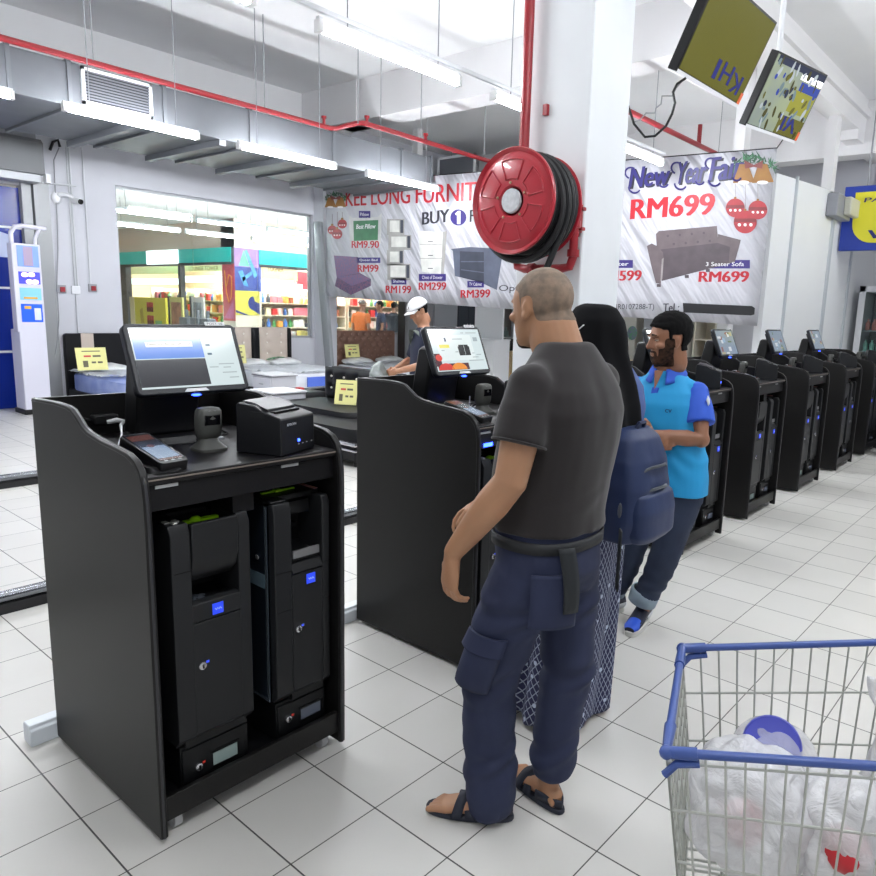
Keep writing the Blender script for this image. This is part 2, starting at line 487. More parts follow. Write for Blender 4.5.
# conduits, sockets and camera on the wall between door and window
def wall_pipe(pts, r, name, label, matr, cat='pipe', group=None):
    m = MB(); m.tube(pts, r, 8); o = m.build(name, matr); tag(o, label, cat, group); return o
M_cond = mat('white_conduit', (206, 208, 212), .45)
for k, (pa, pb, lab) in enumerate((((66, 140), (78, 333), 'white conduit running down the wall left of the window, middle of three'),
                                   ((71, 136), (75, 290), 'white conduit ending at the blank switch plate left of the window'),
                                   ((80, 138), (92, 290), 'grey conduit nearest the window running down to a red switch'))):
    a = atX(*pa, WX + .02); b = atX(*pb, WX + .02)
    yy = (a.y + b.y) / 2
    wall_pipe([(WX + .02, yy, a.z), (WX + .02, yy, b.z)], .012, 'conduit', lab, M_cond, 'conduit')
pts = [atX(*q, WX + .03) for q in ((59, 148), (54, 160), (55, 185), (57, 215), (58, 250), (57, 285), (59, 320), (57, 345), (52, 372), (54, 395))]
wall_pipe(pts, .008, 'hanging_cable', 'thin grey cable hanging down the wall beside the blue door', M_grey, 'cable')
pts = [atX(*q, WX + .03) for q in ((50, 150), (53, 142), (58, 140), (60, 147))]
wall_pipe(pts, .02, 'plug_lead', 'black looped lead high on the wall under the duct', M_black, 'cable')
pts = [atX(*q, WX + .04) for q in ((22, 179), (45, 183), (76, 186))]
wall_pipe(pts, .012, 'surface_conduit', 'white conduit running sideways from the blue door to the wall pipes', M_cond, 'conduit')
for px, py, red in ((62, 289, 1), (76, 290, 0), (93, 288, 1)):
    p = atX(px, py, WX + .03)
    s_ = empty('wall_switch', (WX, p.y, p.z), label=['white blank switch plate on wall between two red switches', 'grey isolator switch with red rocker, left of the blank plate' if px < 70 else 'grey isolator switch with red rocker, right of the blank plate'][red], cat='switch')
    m = MB(); m.box(0, .035, -.06, .06, -.06, .06); m.build('plate', M_grey if red else M_whitep, s_, bevel=.006)
    if red:
        m = MB(); m.box(.035, .06, -.03, .035, -.04, .03); m.build('rocker', M_red, s_, bevel=.004)
p = atX(70, 198, WX + .05)
cm = empty('security_camera', (WX, p.y, p.z), label='white dome-arm security camera on wall left of the window', cat='camera')
m = MB(); m.tube([(0, -.16, 0), (.06, -.14, .03), (.1, -.05, .04), (.12, .02, .0)], .03, 10); m.build('arm', M_whitep, cm)
m = MB(); m.ell((.0, -.17, -.02), (.06, .07, .09)); m.build('base', M_whitep, cm)
m = MB(); m.cyl((.02, .03, -.01), (.2, .08, -.05), .045, 14); m.build('body', M_whitep, cm)
m = MB(); m.cyl((.19, .078, -.048), (.215, .085, -.056), .038, 14); m.build('lens', M_black, cm)
# information stand beside the blue door
tp = empty('price_check_terminal', (WX + .55, 2.22, 0), label='tall white self-service terminal with blue screens beside the blue door', cat='terminal')
SX = WX + .7
yl = [atX(x, 300, SX).y - 2.22 for x in (17, 44)]
def tz(y): return atX(30, y, SX).z
m = MB(); m.box(-.2, .15, yl[0], yl[1], .06, tz(330)); m.build('pedestal', mat('lilac_white', (214, 213, 226), .4), tp, bevel=.012)
m = MB(); m.box(-.02, .15, yl[0] - .02, yl[1] - .0, tz(332), tz(244)); m.build('head', mat('lilac_white', (214, 213, 226), .4), tp, bevel=.012)
m = MB(); zt = tz(226)
m.tube([(.05, yl[0] + .02, tz(246)), (.05, yl[0] + .02, zt - .1), (.05, yl[0] + .07, zt - .02), (.05, yl[0] + .16, zt), (.05, yl[1] + .12, zt - .01)], .03, 10)
m.tube([(.05, yl[1] - .03, tz(246)), (.05, yl[1] - .02, zt - .15), (.05, yl[1] + .04, zt - .01)], .025, 10)
m.build('top_frame', mat('lilac_white', (214, 213, 226), .4), tp)
for i, (ya, yb, cc, e) in enumerate(((267, 246, (112, 140, 214), .5), (284, 272, (70, 74, 190), .5), (300, 288, (120, 178, 208), .4), (322, 304, (40, 86, 214), .5))):
    m = MB(); m.box(.15, .158, yl[0] + .04, yl[1] - .03, tz(ya), tz(yb)); m.build('screen', mat('terminal_screen%d' % i, cc, .2, emit=e), tp)
m = MB(); c_ = (yl[0] + yl[1]) / 2
m.box(.158, .162, c_ - .05, c_ + .06, tz(266), tz(247)); m.build('slot_panel', mat('mauve_panel', (168, 150, 178), .4), tp)
m = MB()
for dy, dz in ((-.05, .04), (.03, .045), (0, -.05), (.07, -.05)): m.ell((.158, c_ + dy, tz(278) + dz), (.004, .045, .03), n=10)
m.build('lit_digits', mat('pink_glow', (255, 200, 230), .4, emit=2.5), tp)
m = MB(); m.box(.158, .161, yl[0] + .08, yl[0] + .16, tz(309), tz(306), 0); m.box(.158, .161, yl[1] - .13, yl[1] - .05, tz(320), tz(308), 1); m.box(.158, .161, yl[0] + .08, yl[1] - .08, tz(299), tz(297), 0)
m.build('screen_graphics', [mat('amber_print', (232, 176, 60), .4), mat('pale_print2', (220, 226, 232), .4)], tp)
m = MB(); m.box(-.22, .17, yl[0] - .02, yl[1] + .02, 0, .07); m.build('base', M_black, tp, bevel=.01)

# ventilation duct hung below the slab, one run
DX0, DX1, DZ0, DZ1 = -9.15, -7.25, 3.6, 4.035
du = empty('ventilation_duct', (-8.2, 3.5, DZ0), label='long galvanised ventilation duct hung along the window wall', cat='duct')
seams = [-4.5, -2.2, -1.0, .2, 1.3, 1.85, 2.85, 3.95, 5.25, 6.55, 7.2]
for i in range(len(seams) - 1):
    m = MB(); m.box(DX0 + 8.2, DX1 + 8.2, seams[i] - 3.5, seams[i + 1] - 3.5 - .004, 0, DZ1 - DZ0); m.build('duct_section', M_galv, du, bevel=.006)
for y in seams:
    m = MB(); m.box(DX0 + 8.18, DX1 + 8.225, y - 3.52, y - 3.48, -.03, DZ1 - DZ0 + .02); m.build('flange', M_galv_dark, du)
for y in (1.25, 2.55, 3.55, 4.6, 5.9):
    m = MB(); m.box(DX0 + 8.15, DX1 + 8.2, y - 3.53, y - 3.44, -.07, -.0); m.build('hanger_channel', M_galv_dark, du, smooth=False)
g = atX(80, 68, DX1); g2 = atX(152, 118, DX1)
m = MB(); y0, y1, z0, z1 = g.y - 3.5, g2.y - 3.5, .05, DZ1 - DZ0 - .02
for a0, a1, b0, b1 in ((y0, y1, z0, z0 + .03), (y0, y1, z1 - .03, z1), (y0, y0 + .03, z0, z1), (y1 - .03, y1, z0, z1)): m.box(.95, .985, a0, a1, b0, b1)
m.build('grille_frame', M_whitep, du, smooth=False)
m = MB(); n = 11
m.box(.952, .955, y0 + .03, y1 - .03, z0 + .03, z1 - .03, 1)
for i in range(n):
    z = z0 + .035 + (z1 - z0 - .07) * i / (n - 1); m.box(.955, .972, y0 + .03, y1 - .03, z - .006, z + .006)
m.build('grille', [mat('grille_slat', (120, 123, 130), .5, .3), mat('grille_dark', (62, 64, 70), .7)], du, smooth=False)
# second duct deeper in the furniture bay
du2 = empty('ventilation_duct', (-8.5, 10.6, 3.7), label='grey duct with white framed grille above the banner near the hose reel', cat='duct')
m = MB(); m.box(-1.8, 1.85, -.45, .5, -.2, .65); m.build('duct_section', M_galv, du2, bevel=.006)
a = atY(437, 158, 10.1); b = atY(474, 181, 10.1)
m = MB(); x0, x1, z0, z1 = a.x + 8.5, b.x + 8.5, b.z - 3.7, a.z - 3.7
for a0, a1, b0, b1 in ((x0, x1, z0, z0 + .04), (x0, x1, z1 - .04, z1), (x0, x0 + .04, z0, z1), (x1 - .04, x1, z0, z1)): m.box(a0, a1, -.5, -.45, b0, b1)
m.build('grille_frame', M_whitep, du2, smooth=False)
m = MB(); m.box(x0 + .04, x1 - .04, -.46, -.45, z0 + .04, z1 - .04); m.build('grille', mat('grille_slat', (120, 123, 130), .5, .3), du2, smooth=False)
for x in (-1.5, 1.5):
    m = MB(); m.cyl((x, 0, .6), (x, 0, 1.4), .008, 6); m.build('hanger_rod', M_grey, du2)
m = MB(); p = atY(418, 120, 9.0); m.box(p.x - .07, p.x + .07, 8.93, 9.07, 3.0, 5.1); struct(m.build('trim_6', M_beam, smooth=False))

# red sprinkler main with its jog
rp = empty('sprinkler_pipe', (-7.0, 3, 4.0), label='red sprinkler pipe running along the top of the duct with a jog', cat='pipe')
P0 = [(-7.02, -6, 4.02), (-7.02, 1, 4.02), (-7.0, 5.0, 4.0), (-6.95, 5.06, 4.0), (-6.5, 5.08, 4.02), (-6.45, 5.15, 4.02), (-6.48, 8, 4.0), (-6.48, 12.9, 4.0)]
m = MB(); m.tube([(p[0] + 7, p[1] - 3, p[2] - 4) for p in P0], .032, 10); m.build('pipe', M_red, rp)
for q in ((0, 1.9), (.52, 2.2), (.52, 3.3)):
    m = MB(); m.cyl((q[0], q[1], .0), (q[0], q[1], .12), .02, 8); m.cyl((q[0], q[1], .1), (q[0], q[1], .13), .035, 10); m.build('sprinkler_head', M_red, rp)
for y in (-1.0, 1.0, 2.05, 3.2, 4.6):
    m = MB(); xx = 0.0 if y < 2 else .52
    m.cyl((xx, y, 0), (xx, y, 1.1), .007, 6); m.build('hanger_rod', M_grey, rp)
rp2 = empty('sprinkler_pipe', (-2.6, 6, 4.0), label='thin red sprinkler branch right of the column above the banner', cat='pipe')
a = atZ(632, 113, 3.9); b = atZ(714, 153, 3.9)
m = MB(); m.tube([(a.x + 2.6 - .3 * (b.x - a.x), a.y - 6 - .3 * (b.y - a.y), -.1), (b.x + 2.6 + .01, b.y - 6, -.1), (b.x * 2 - a.x + 2.6, 2 * b.y - a.y - 6, -.1)], .032, 10); m.build('pipe', M_red, rp2)
t_ = .78; c = a.lerp(b, t_); m = MB(); m.cyl((c.x + 2.6, c.y - 6, -.1), (c.x + 2.6, c.y - 6, .16), .03, 8); m.build('sprinkler_riser', M_red, rp2)

# fluorescent battens
M_lampcap = mat('lamp_cap', (236, 236, 236), .4)
M_tube2 = mat('lit_tube_soft', (255, 255, 255), .5, emit=46.0, emit_rgb=(250, 250, 250))
def lamp(x, y0, y1, z, label, group, watts=TUBE_W, mt=None):
    L = y1 - y0
    o = empty('tube_light', (x, (y0 + y1) / 2, z), label=label, cat='light', group=group)
    m = MB(); m.box(-.016, .016, -L / 2, L / 2, .026, .07); m.build('batten', M_fix, o, smooth=False)
    m = MB(); m.tube([(0, -L / 2 + .03, 0), (0, L / 2 - .03, 0)], .028, 10); m.build('tube', mt or M_tube, o)
    for s_ in (-1, 1):
        m = MB(); m.box(-.03, .03, s_ * (L / 2 - .015) - .02, s_ * (L / 2 - .015) + .02, -.03, .05); m.build('tube_holder', M_lampcap, o)
    zc = (3.5 if x < WX else 5.1) - z
    for s_ in (-1, 1):
        m = MB(); m.cyl((0, s_ * L * .32, .06), (0, s_ * L * .32, zc), .005, 6); m.build('hanger_rod', M_grey, o)
    ld = bpy.data.lights.new('tube_glow', 'AREA'); ld.shape = 'RECTANGLE'; ld.size = .07; ld.size_y = L - .1; ld.energy = watts; ld.color = (.97, .985, 1.0)
    lo = bpy.data.objects.new('tube_glow', ld); COL.objects.link(lo); lo.parent = o; lo.location = (0, 0, -.04)
    return o
ROW = [(-2.1, -.67, 'outside'), (-.2, 1.22, 'at the far left edge under the duct'), (1.65, 3.07, 'lit fluorescent tube under the duct grille, longest seen of the left row'), (3.57, 5.03, 'lit fluorescent tube above the middle of the shop window'), (5.57, 7.02, 'lit fluorescent tube overlapping the top of the furniture banner')]
for i, (y0, y1, l) in enumerate(ROW):
    lab = ['lit fluorescent tube of the left row outside the view', 'lit fluorescent tube end at the far left edge under the duct'][i] if i < 2 else l
    lamp(-6.92, y0, y1, 3.49, lab, 'tube lights of the duct row')
R2 = [(-.1, 1.33, 'lit fluorescent tube of the middle row above the top of the view'), (1.82, 3.25, 'lit fluorescent tube at the top left of the column and hose reel pipe'), (3.68, 5.1, 'short looking lit fluorescent tube just left of the red riser pipe'), (5.52, 6.95, 'lit fluorescent tube right of the column above the New Year lettering')]
for y0, y1, l in R2: lamp(-3.03, y0, y1, 3.5, l, 'tube lights of the middle row')
for k, y in enumerate((-2.2, .6, 3.4, 6.2, 9.0)): lamp(1.3, y, y + 1.43, 3.9, 'unseen fluorescent tube added over the aisle to light the kiosk fronts', 'added unseen tubes of the aisle')  # tubes out of view, added to light the kiosk fronts and the people
for x, y in ((-3.4, 9.2),): lamp(x, y, y + 1.43, 3.6, 'lit fluorescent tube over the furniture bay behind the banner', 'tube lights of the furniture bay')
m = MB(); 
m.box(-3.045, -3.015, -.2, 7.0, 3.60, 3.63)
struct(m.build('trim_7', M_fix, smooth=False))
# shallow rails on the floor behind the kiosks
M_rail = mat('chrome_rail', (120, 122, 128), .22, .85)
for x, y0, y1, lab in ((-2.9, -4.0, 7.2, 'black and chrome floor rail nearer the kiosks'), (-5.72, -4.0, 2.6, 'black and chrome floor rail farther out in front of the beds')):
    rl = empty('floor_rail', (x, 0, 0), label=lab, cat='rail', group='floor rails')
    m = MB(); m.tube([(0, y0, .085), (0, y1, .085)], .032, 12); m.build('tube', M_rail, rl)
    m = MB(); m.box(-.025, .03, y0, y1, .0, .055); m.build('base_strip', M_rubber, rl)
m = MB(); m.prism([(-1.585, 0), (-1.51, 0), (-1.51, .062), (-1.522, .068), (-1.522, .08), (-1.575, .08), (-1.585, .066)], -.63, 9.0, 'y')
tag(m.build('cable_trunking', mat('white_trunking', (222, 228, 234), .35), bevel=.004), 'white floor trunking running behind the row of black kiosks', 'trunking')

# hose reel on the column, fed by the red riser
RX, RY, RZ = -1.27, 1.80, 2.25
hr = empty('hose_reel', (RX, RY, RZ), label='red fire hose reel with coiled black hose on the white column', cat='hose reel')
TF = Matrix.Rotation(R(90), 3, 'X')            # local z -> -y (towards the front)
m = MB(); m.lathe([(.0, .0), (.075, .0), (.085, .012), (.225, .012), (.243, .004), (.262, -.004), (.274, .006), (.283, .012), (.288, .004), (.286, -.010), (.270, -.018), (.23, -.004), (.0, -.010)], (0, 0, 0), TF, 64, cap=False); fl = m.build('front_flange', M_redreel, hr)
for k in range(6):
    a0 = R(90 + 60 * k - 20); a1 = R(90 + 60 * k + 20); pts = []
    for i in range(9): a = a0 + (a1 - a0) * i / 8; pts.append((.222 * cos(a), .222 * sin(a)))
    for i in range(9): a = a1 - (a1 - a0) * i / 8; pts.append((.118 * cos(a), .118 * sin(a)))
    m = MB(); m.tube([TF @ V((p[0], p[1], .0135)) for p in pts], .0045, 6, closed=True); m.build('pressed_panel', M_redreel, fl)
m = MB(); m.lathe([(.0, .020), (.060, .020), (.066, .014), (.066, .0)], (0, 0, 0), TF, 32, cap=False); m.build('hub_disc', mat('hub_white', (208, 210, 214), .4, nz=(40, .2)), hr)
for k in range(5):
    a = R(95 + 72 * k); m = MB(); m.ell(TF @ V((.098 * cos(a), .098 * sin(a), .014)), .008, n=10); m.build('bolt', mat('brass_bolt', (200, 180, 150), .3, .8), fl)
m = MB(); m.lathe([(.0, 0), (.27, 0), (.285, -.006), (.285, -.012), (.0, -.012)], (0, .255, 0), TF, 48, cap=False); m.build('rear_flange', M_redreel, hr)
m = MB(); m.cyl((0, .0, 0), (0, .255, 0), .10, 24); m.build('drum', M_redreel, hr)
m = MB(); n = 24
for j in range(7):
    for rr in (.19, .228, .262):
        yy = .03 + j * .034; m.tube([(rr * cos(2 * pi * k / 36), yy, rr * sin(2 * pi * k / 36)) for k in range(36)], .019, 8, closed=True)
for rr, yy, dz in ((.285, .07, -.030), (.288, .12, -.022), (.28, .17, -.012)):
    m.tube([(rr * cos(2 * pi * k / 40) + .006, yy, rr * sin(2 * pi * k / 40) + dz) for k in range(40)], .018, 8, closed=True)
m.tube([(.27, .14, -.06), (.255, .13, -.16), (.215, .11, -.27), (.18, .10, -.36), (.15, .10, -.46)], .018, 8)
m.build('coiled_hose', M_rubber, hr)
m = MB(); m.tube([(.22, .30, .05), (.22, .30, -.28), (.20, .30, -.335), (.14, .30, -.345), (-.12, .30, -.345), (-.18, .30, -.33), (-.185, .30, -.28), (-.185, .30, -.1)], .026, 10)
for z in (.0, -.10, -.26): m.cyl((.22, .30, z - .02), (.22, .30, z + .02), .035, 12)
m.cyl((.22, .30, .05), (.22, .26, .05), .03, 10); m.ell((.245, .285, .06), (.018, .018, .03), n=10); m.cyl((-.05, .30, -.345), (-.09, .30, -.345), .034, 12); m.build('feed_pipe', M_red, hr)
m = MB(); m.box(.17, .215, .32, .39, -.14, .02); m.box(.215, .25, .33, .37, -.02, .0); m.box(.215, .25, .33, .37, -.13, -.11); m.cyl((0, .25, 0), (0, .39, 0), .05, 16); m.box(-.06, .2, .36, .39, -.16, .06); m.build('wall_bracket', M_red, hr, bevel=.004)
m = MB(); m.cyl((-1.455, 2.125, RZ - .2), (-1.455, 2.125, 5.1), .030, 14)
m.box(-1.36, -1.33, 2.165, 2.19, 2.79, 2.85)
tag(m.build('riser_pipe', M_red), 'red vertical riser pipe running up the corner of the white column', 'pipe')
# ------------------------------------------------------------------ the shop across the corridor, seen through the window
SXP = -14.0; SYC = 7.71
M_teal = mat('teal_fascia', (24, 176, 168), .4, emit=.25)
M_cream = mat('cream_board', (236, 222, 178), .6)
M_creamlit = mat('lit_cream_sign', (226, 206, 160), .5, emit=.25)
M_whitelit = mat('lit_white_sign', (250, 252, 252), .5, emit=1.6)
M_shelf = mat('shop_shelf', (226, 214, 190), .6)
M_dark = mat('dark_frame', (58, 58, 62), .5)
m = MB(); m.box(-23, WX - .2, -8, 26, 3.5, 3.6); struct(m.build('ceiling_corridor', M_ceil, smooth=False))
m = MB(); m.box(-22.9, -22.7, -8, 26, 0, 3.5); m.box(-22.7, WX - .2, 17, 17.2, 0, 3.5); m.box(-16.6, -16.5, 9.0, 17, 0, 3.5); m.box(-22.7, -16.5, 11.0, 11.1, 0, 3.5)
struct(m.build('wall_shop', mat('shop_wall', (232, 214, 178), .7, nz=(.7, .08)), smooth=False))
def cz(px, py): return atX(px, py, SXP).z
# fascias
m = MB(); m.box(SXP - .1, SXP + .03, 8.35, 14.5, 2.53, 2.86); m.box(SXP - .1, SXP + .02, SYC, 14.5, 2.86, 3.5, 1); m.box(SXP - .1, SXP + .05, 8.35, 14.5, 2.47, 2.53, 2)
m.box(-21, SXP - .1, SYC - .03, SYC + .1, 2.54, 2.87); m.box(-21, SXP - .1, SYC, SYC + .1, 2.87, 3.5, 1); m.box(-21, SXP - .1, SYC - .05, SYC + .1, 2.48, 2.54, 2)
struct(m.build('trim_8', [M_teal, mat('corridor_white', (226, 208, 192), .6), M_dark], smooth=False))
def sign(name, label, mats, boxes, texts, loc, cat='sign'):
    o = empty(name, loc, label=label, cat=cat)
    m = MB()
    for b in boxes: m.box(*b)
    m.build('board', mats[0], o, smooth=False)
    if texts:
        m = MB()
        for t in texts: text_on(m, *t)
        m.build('lettering', mats[1], o, smooth=False)
    return o
M_brown = mat('brown_ink', (140, 104, 60), .6)
a = atX(262, 262, SXP); b = atX(297, 275, SXP); 
sign('shop_sign', 'cream shop sign with faint brown capitals to the right of the painted pillar', [M_creamlit, M_brown], [(-.05, .02, a.y - 10, b.y - 10, b.z - 2.2 - .15, a.z - 2.2)],
     [('TOGNER', (.022, atX(267, 272, SXP).y - 10, atX(267, 271, SXP).z - 2.2), (0, atX(283, 272, SXP).y - atX(267, 272, SXP).y, 0), (0, 0, .12), (1, 0, 0), 0, .02)], (SXP, 10, 2.2))
m = MB(); a = atX(297, 264, SXP); m.box(SXP - .05, SXP + .025, a.y, 14.4, 2.0, 2.43)
tag(m.build('red_sign_panel', mat('red_panel', (214, 78, 84), .5, emit=.3)), 'plain red panel beside the cream shop sign, near the pilaster', 'sign')
m = MB(); a = atX(262, 272, SXP); b = atX(301, 283, SXP); m.box(SXP - .02, SXP + .06, a.y, b.y, 1.93, 2.12)
tag(m.build('light_box_strip', M_whitelit), 'bright white strip light box under the cream shop sign', 'sign')
a = atY(149, 252, SYC); b = atY(180, 265, SYC)
m = MB(); m.box(a.x, b.x, SYC - .08, SYC - .03, 2.52, a.z + .02)
tag(m.build('lit_shop_sign', M_whitelit), 'glowing white sign box set into the teal band left of the pillar', 'sign')
# left front: dark frame, bright soffit signs inside
a = atY(122, 300, SYC); b = atY(129, 300, SYC)
m = MB(); m.box(a.x, b.x, SYC - .05, SYC + .1, 0, 2.5); a = atY(181, 300, SYC); m.box(a.x - .06, a.x + .06, SYC - .02, SYC + .1, 0, 2.5)
struct(m.build('trim_9', M_dark, smooth=False))
for px0, px1, py0, py1, lab, mm in ((129, 180, 262, 274, 'bright cream panel inside the shop, left of the dark post', M_creamlit), (184, 224, 258, 271, 'bright cream panel inside the shop between dark post and painted pillar', M_creamlit)):
    a = atY(px0, py0, SYC + .6); b = atY(px1, py1, SYC + .6)
    o = empty('soffit_sign', ((a.x + b.x) / 2, SYC + .6, b.z), label=lab, cat='sign')
    w = (b.x - a.x) / 2; h = a.z - b.z
    m = MB(); m.box(-w, w, -.03, .05, 0, h); m.build('board', mm, o, smooth=False)
    if px0 > 180:
        m = MB(); text_on(m, 'LOUNGE TOWER', (-w * .7, -.032, h * .05), (w * 1.5, 0, 0), (0, 0, h * .3), (0, -1, 0), 0, .01); m.build('lettering', M_brown, o, smooth=False)
    m = MB(); m.box(-w, w, -.06, .0, -.28, -.12); m.build('strip_light', M_whitelit, o, smooth=False)
# painted pillar with abstract panels on both faces
pl = empty('painted_pillar', (SXP, SYC, 0), label='square pillar covered in colourful abstract paintings behind the shop window', cat='pillar')
m = MB(); m.box(-.55, .0, 0, .66, 0, 3.5); m.build('pillar_core', mat('pillar_white', (226, 216, 200), .6), pl, smooth=False)
zt, zb = 2.88, 1.34
pc = lambda n, c: mat('panel_' + n, c, .5, nz=(3.0, .25))
m = MB()
m.box(0, .012, 0, .62, 2.44, zt, 0); m.box(0, .012, 0, .62, 1.90, 2.44, 1); m.box(0, .012, 0, .62, zb, 1.90, 2)
m.box(0, .012, .62, .68, 1.9, zt, 3)
m.build('painted_face', [pc('mauve', (158, 120, 176)), pc('indigo', (70, 84, 152)), pc('yellow', (226, 214, 92)), pc('slate', (96, 110, 176))], pl, smooth=False)
m = MB()
m.poly([(.014, .10, 2.46), (.014, .38, 2.46), (.014, .24, 2.82)], 0)
m.poly([(.014, .26, 2.80), (.014, .32, 2.84), (.014, .58, 2.28), (.014, .5, 2.2)], 1)
m.poly([(.014, .08, 2.34), (.014, .2, 2.36), (.014, .34, 2.0), (.014, .22, 2.02)], 1)
m.poly([(.014, .18, 2.2), (.014, .44, 2.36), (.014, .44, 2.28), (.014, .2, 2.1)], 1)
pts = []
for k in range(18):
    t = pi * .5 + pi * .95 * k / 17; pts.append((.014, .46 + .14 * cos(t) * (1 if k else 1), 1.62 + .16 * sin(t)))
m.poly(pts + [(.014, .62, 1.36), (.014, .62, 1.62), (.014, .5, 1.66)], 2)
m.poly([(.014, .0, 1.46), (.014, .34, 1.34), (.014, .22, 1.34), (.014, .0, 1.40)], 2)
m.build('painted_shapes', [pc('mint', (112, 192, 160)), pc('sky', (90, 160, 214)), pc('navy', (48, 60, 132))], pl, smooth=False)
m = MB(); m.box(-.5, 0, -.012, 0, 1.2, 2.5, 0); m.box(-.5, 0, -.012, 0, 2.5, zt, 1); m.build('painted_side', [pc('rose', (206, 88, 100)), pc('grey', (110, 112, 124))], pl, smooth=False)
m = MB()
m.tube([(-.4, -.016, 2.35), (-.34, -.016, 1.85), (-.25, -.016, 1.62), (-.14, -.016, 1.75), (-.1, -.016, 2.2), (-.22, -.016, 2.25), (-.32, -.016, 2.0)], .014, 6, 0)
m.poly([(-.48, -.014, 1.25), (-.05, -.014, 1.7), (-.05, -.014, 1.25)], 1)
m.build('painted_heart', [pc('gold', (236, 160, 70)), pc('pink', (206, 110, 160))], pl, smooth=False)
# lights of corridor and shop
for X_, Y_, z_, n in ((-11.75, 4.1, 3.1, 6), (-13.1, 4.6, 3.0, 5)):
    for k in range(n):
        o = lamp(X_, Y_ + k * 1.5, Y_ + 1.4 + k * 1.5, z_, 'lit fluorescent tube in the corridor beyond the shop window', 'corridor tube lights', 6, M_tube2)
for x, y in ((-15.0, 8.6), (-15.0, 10.4), (-15.0, 12.4), (-17.5, 8.6), (-19.3, 8.9)):
    lamp(x, y, y + 1.43, 3.2, 'lit fluorescent tube inside the shop beyond the window', 'shop tube lights', 230, M_tube2)
# shelving and goods
pal = [(214, 60, 60), (236, 214, 120), (240, 236, 224), (232, 160, 80), (90, 150, 90), (238, 226, 190), (214, 120, 130), (80, 120, 190), (250, 246, 236), (150, 90, 60), (60, 60, 66), (240, 200, 190)]
M_goods = [mat('packaging%d' % i, c, .5) for i, c in enumerate(pal)]
gp = []
def ctn():
    m = MB(); m.box(-.06, .06, -.07, .07, 0, .17); return m
def btl():
    m = MB(); m.lathe([(.045, 0), (.05, .02), (.05, .11), (.02, .15), (.02, .18), (.024, .18), (.024, .2)], n=10); return m
def pouch():
    m = MB(); m.loft([((0, 0, 0), (.05, 0, 0), (0, .08, 0)), ((0, 0, .08), (.045, 0, 0), (0, .08, 0)), ((0, 0, .18), (.006, 0, 0), (0, .075, 0))], 10); return m
kinds = [('food_carton', ctn, 'carton'), ('bottle', btl, 'bottle'), ('snack_pouch', pouch, 'packet')]
for i, mm in enumerate(M_goods):
    nm, fn, ct = kinds[i % 3]
    gp.append((nm, fn().mesh(nm), mm, ct))
for nm, me, mm, ct in gp: me.materials.append(mm)
def put_goods(x, y, z, rz, lab, grp):
    nm, me, mm, ct = random.choice(gp)
    o = bpy.data.objects.new(nm, me); COL.objects.link(o); o.location = (x, y, z); o.rotation_euler = (0, 0, rz)
    s = random.uniform(.85, 1.15); o.scale = (s, s, s)
    tag(o, lab + {'carton': ' (upright cartons)', 'bottle': ' (round bottles)', 'packet': ' (soft packets)'}[ct], ct, grp + ' ' + ct + 's')
def rack(name, loc, rz, L, zs, label, lab, grp, depth=.35, dens=.16):
    o = empty(name, loc, rz, label, 'shelf')
    m = MB(); m.box(-depth / 2 - .02, -depth / 2, -L / 2, L / 2, 0, zs[-1] + .3); m.build('back_panel', M_shelf, o, smooth=False)
    for z in zs:
        m = MB(); m.box(-depth / 2, depth / 2, -L / 2, L / 2, z - .025, z); m.build('shelf_board', M_shelf, o, smooth=False)
    for s_ in (-1, 1):
        m = MB(); m.box(-depth / 2, depth / 2, s_ * L / 2 - .015, s_ * L / 2 + .015, 0, zs[-1] + .3); m.build('side_panel', M_shelf, o, smooth=False)
    n = int((L - .1) / dens)
    for z in zs:
        for k in range(n):
            if random.random() < .06: continue
            yy = -L / 2 + .1 + k * dens; xx = depth / 2 - .09
            put_goods(loc[0] + xx * cos(rz) - yy * sin(rz), loc[1] + xx * sin(rz) + yy * cos(rz), z, rz, lab, grp)
rack('shop_rack', (-14.6, 9.95, 0), 0, 2.6, [.75, 1.05, 1.35, 1.65], 'tall shop rack right of the painted pillar, full of small goods', 'small bright goods on the rack right of the painted pillar', 'goods right of pillar')
rack('shop_rack', (-14.6, 12.6, 0), 0, 2.5, [.75, 1.05, 1.35, 1.65], 'tall shop rack below the banner behind two shoppers', 'small bright goods on the rack behind the two shoppers', 'goods behind shoppers')
rack('shop_rack', (-15.95, 8.62, 0), -pi / 2, 2.2, [.75, 1.05, 1.35, 1.65], 'shop rack left of the painted pillar, facing the window corner', 'small bright goods on the rack left of the painted pillar', 'goods left of pillar')
rack('shop_rack', (-18.2, 8.5, 0), -pi / 2, 2.4, [.75, 1.05, 1.35, 1.65], 'shop rack behind the poster stands, left of the dark post', 'small bright goods on the rack behind the poster stands', 'goods behind poster stands', dens=.13)
rack('shop_rack', (-19.0, 9.9, 0), -pi / 2, 3.2, [.75, 1.05, 1.35, 1.65], 'shop rack deep inside behind the yellow promotion board', 'small bright goods on the rack deep inside the shop', 'goods deep inside')
# small white frames above the right rack, made to glow by emission
for k, px in enumerate((265, 276, 288, 302, 310)):
    p = atX(px, 286, -14.3)
    m = MB(); m.box(-14.32, -14.29, p.y - .16, p.y + .16, p.z - .12, p.z + .13)
    tag(m.build('white_frame', M_whitelit), 'small white frame given a glow over the shop rack, number %s from the painted pillar' % ['one', 'two', 'three', 'four', 'five'][k], 'screen', 'white frames over the rack')
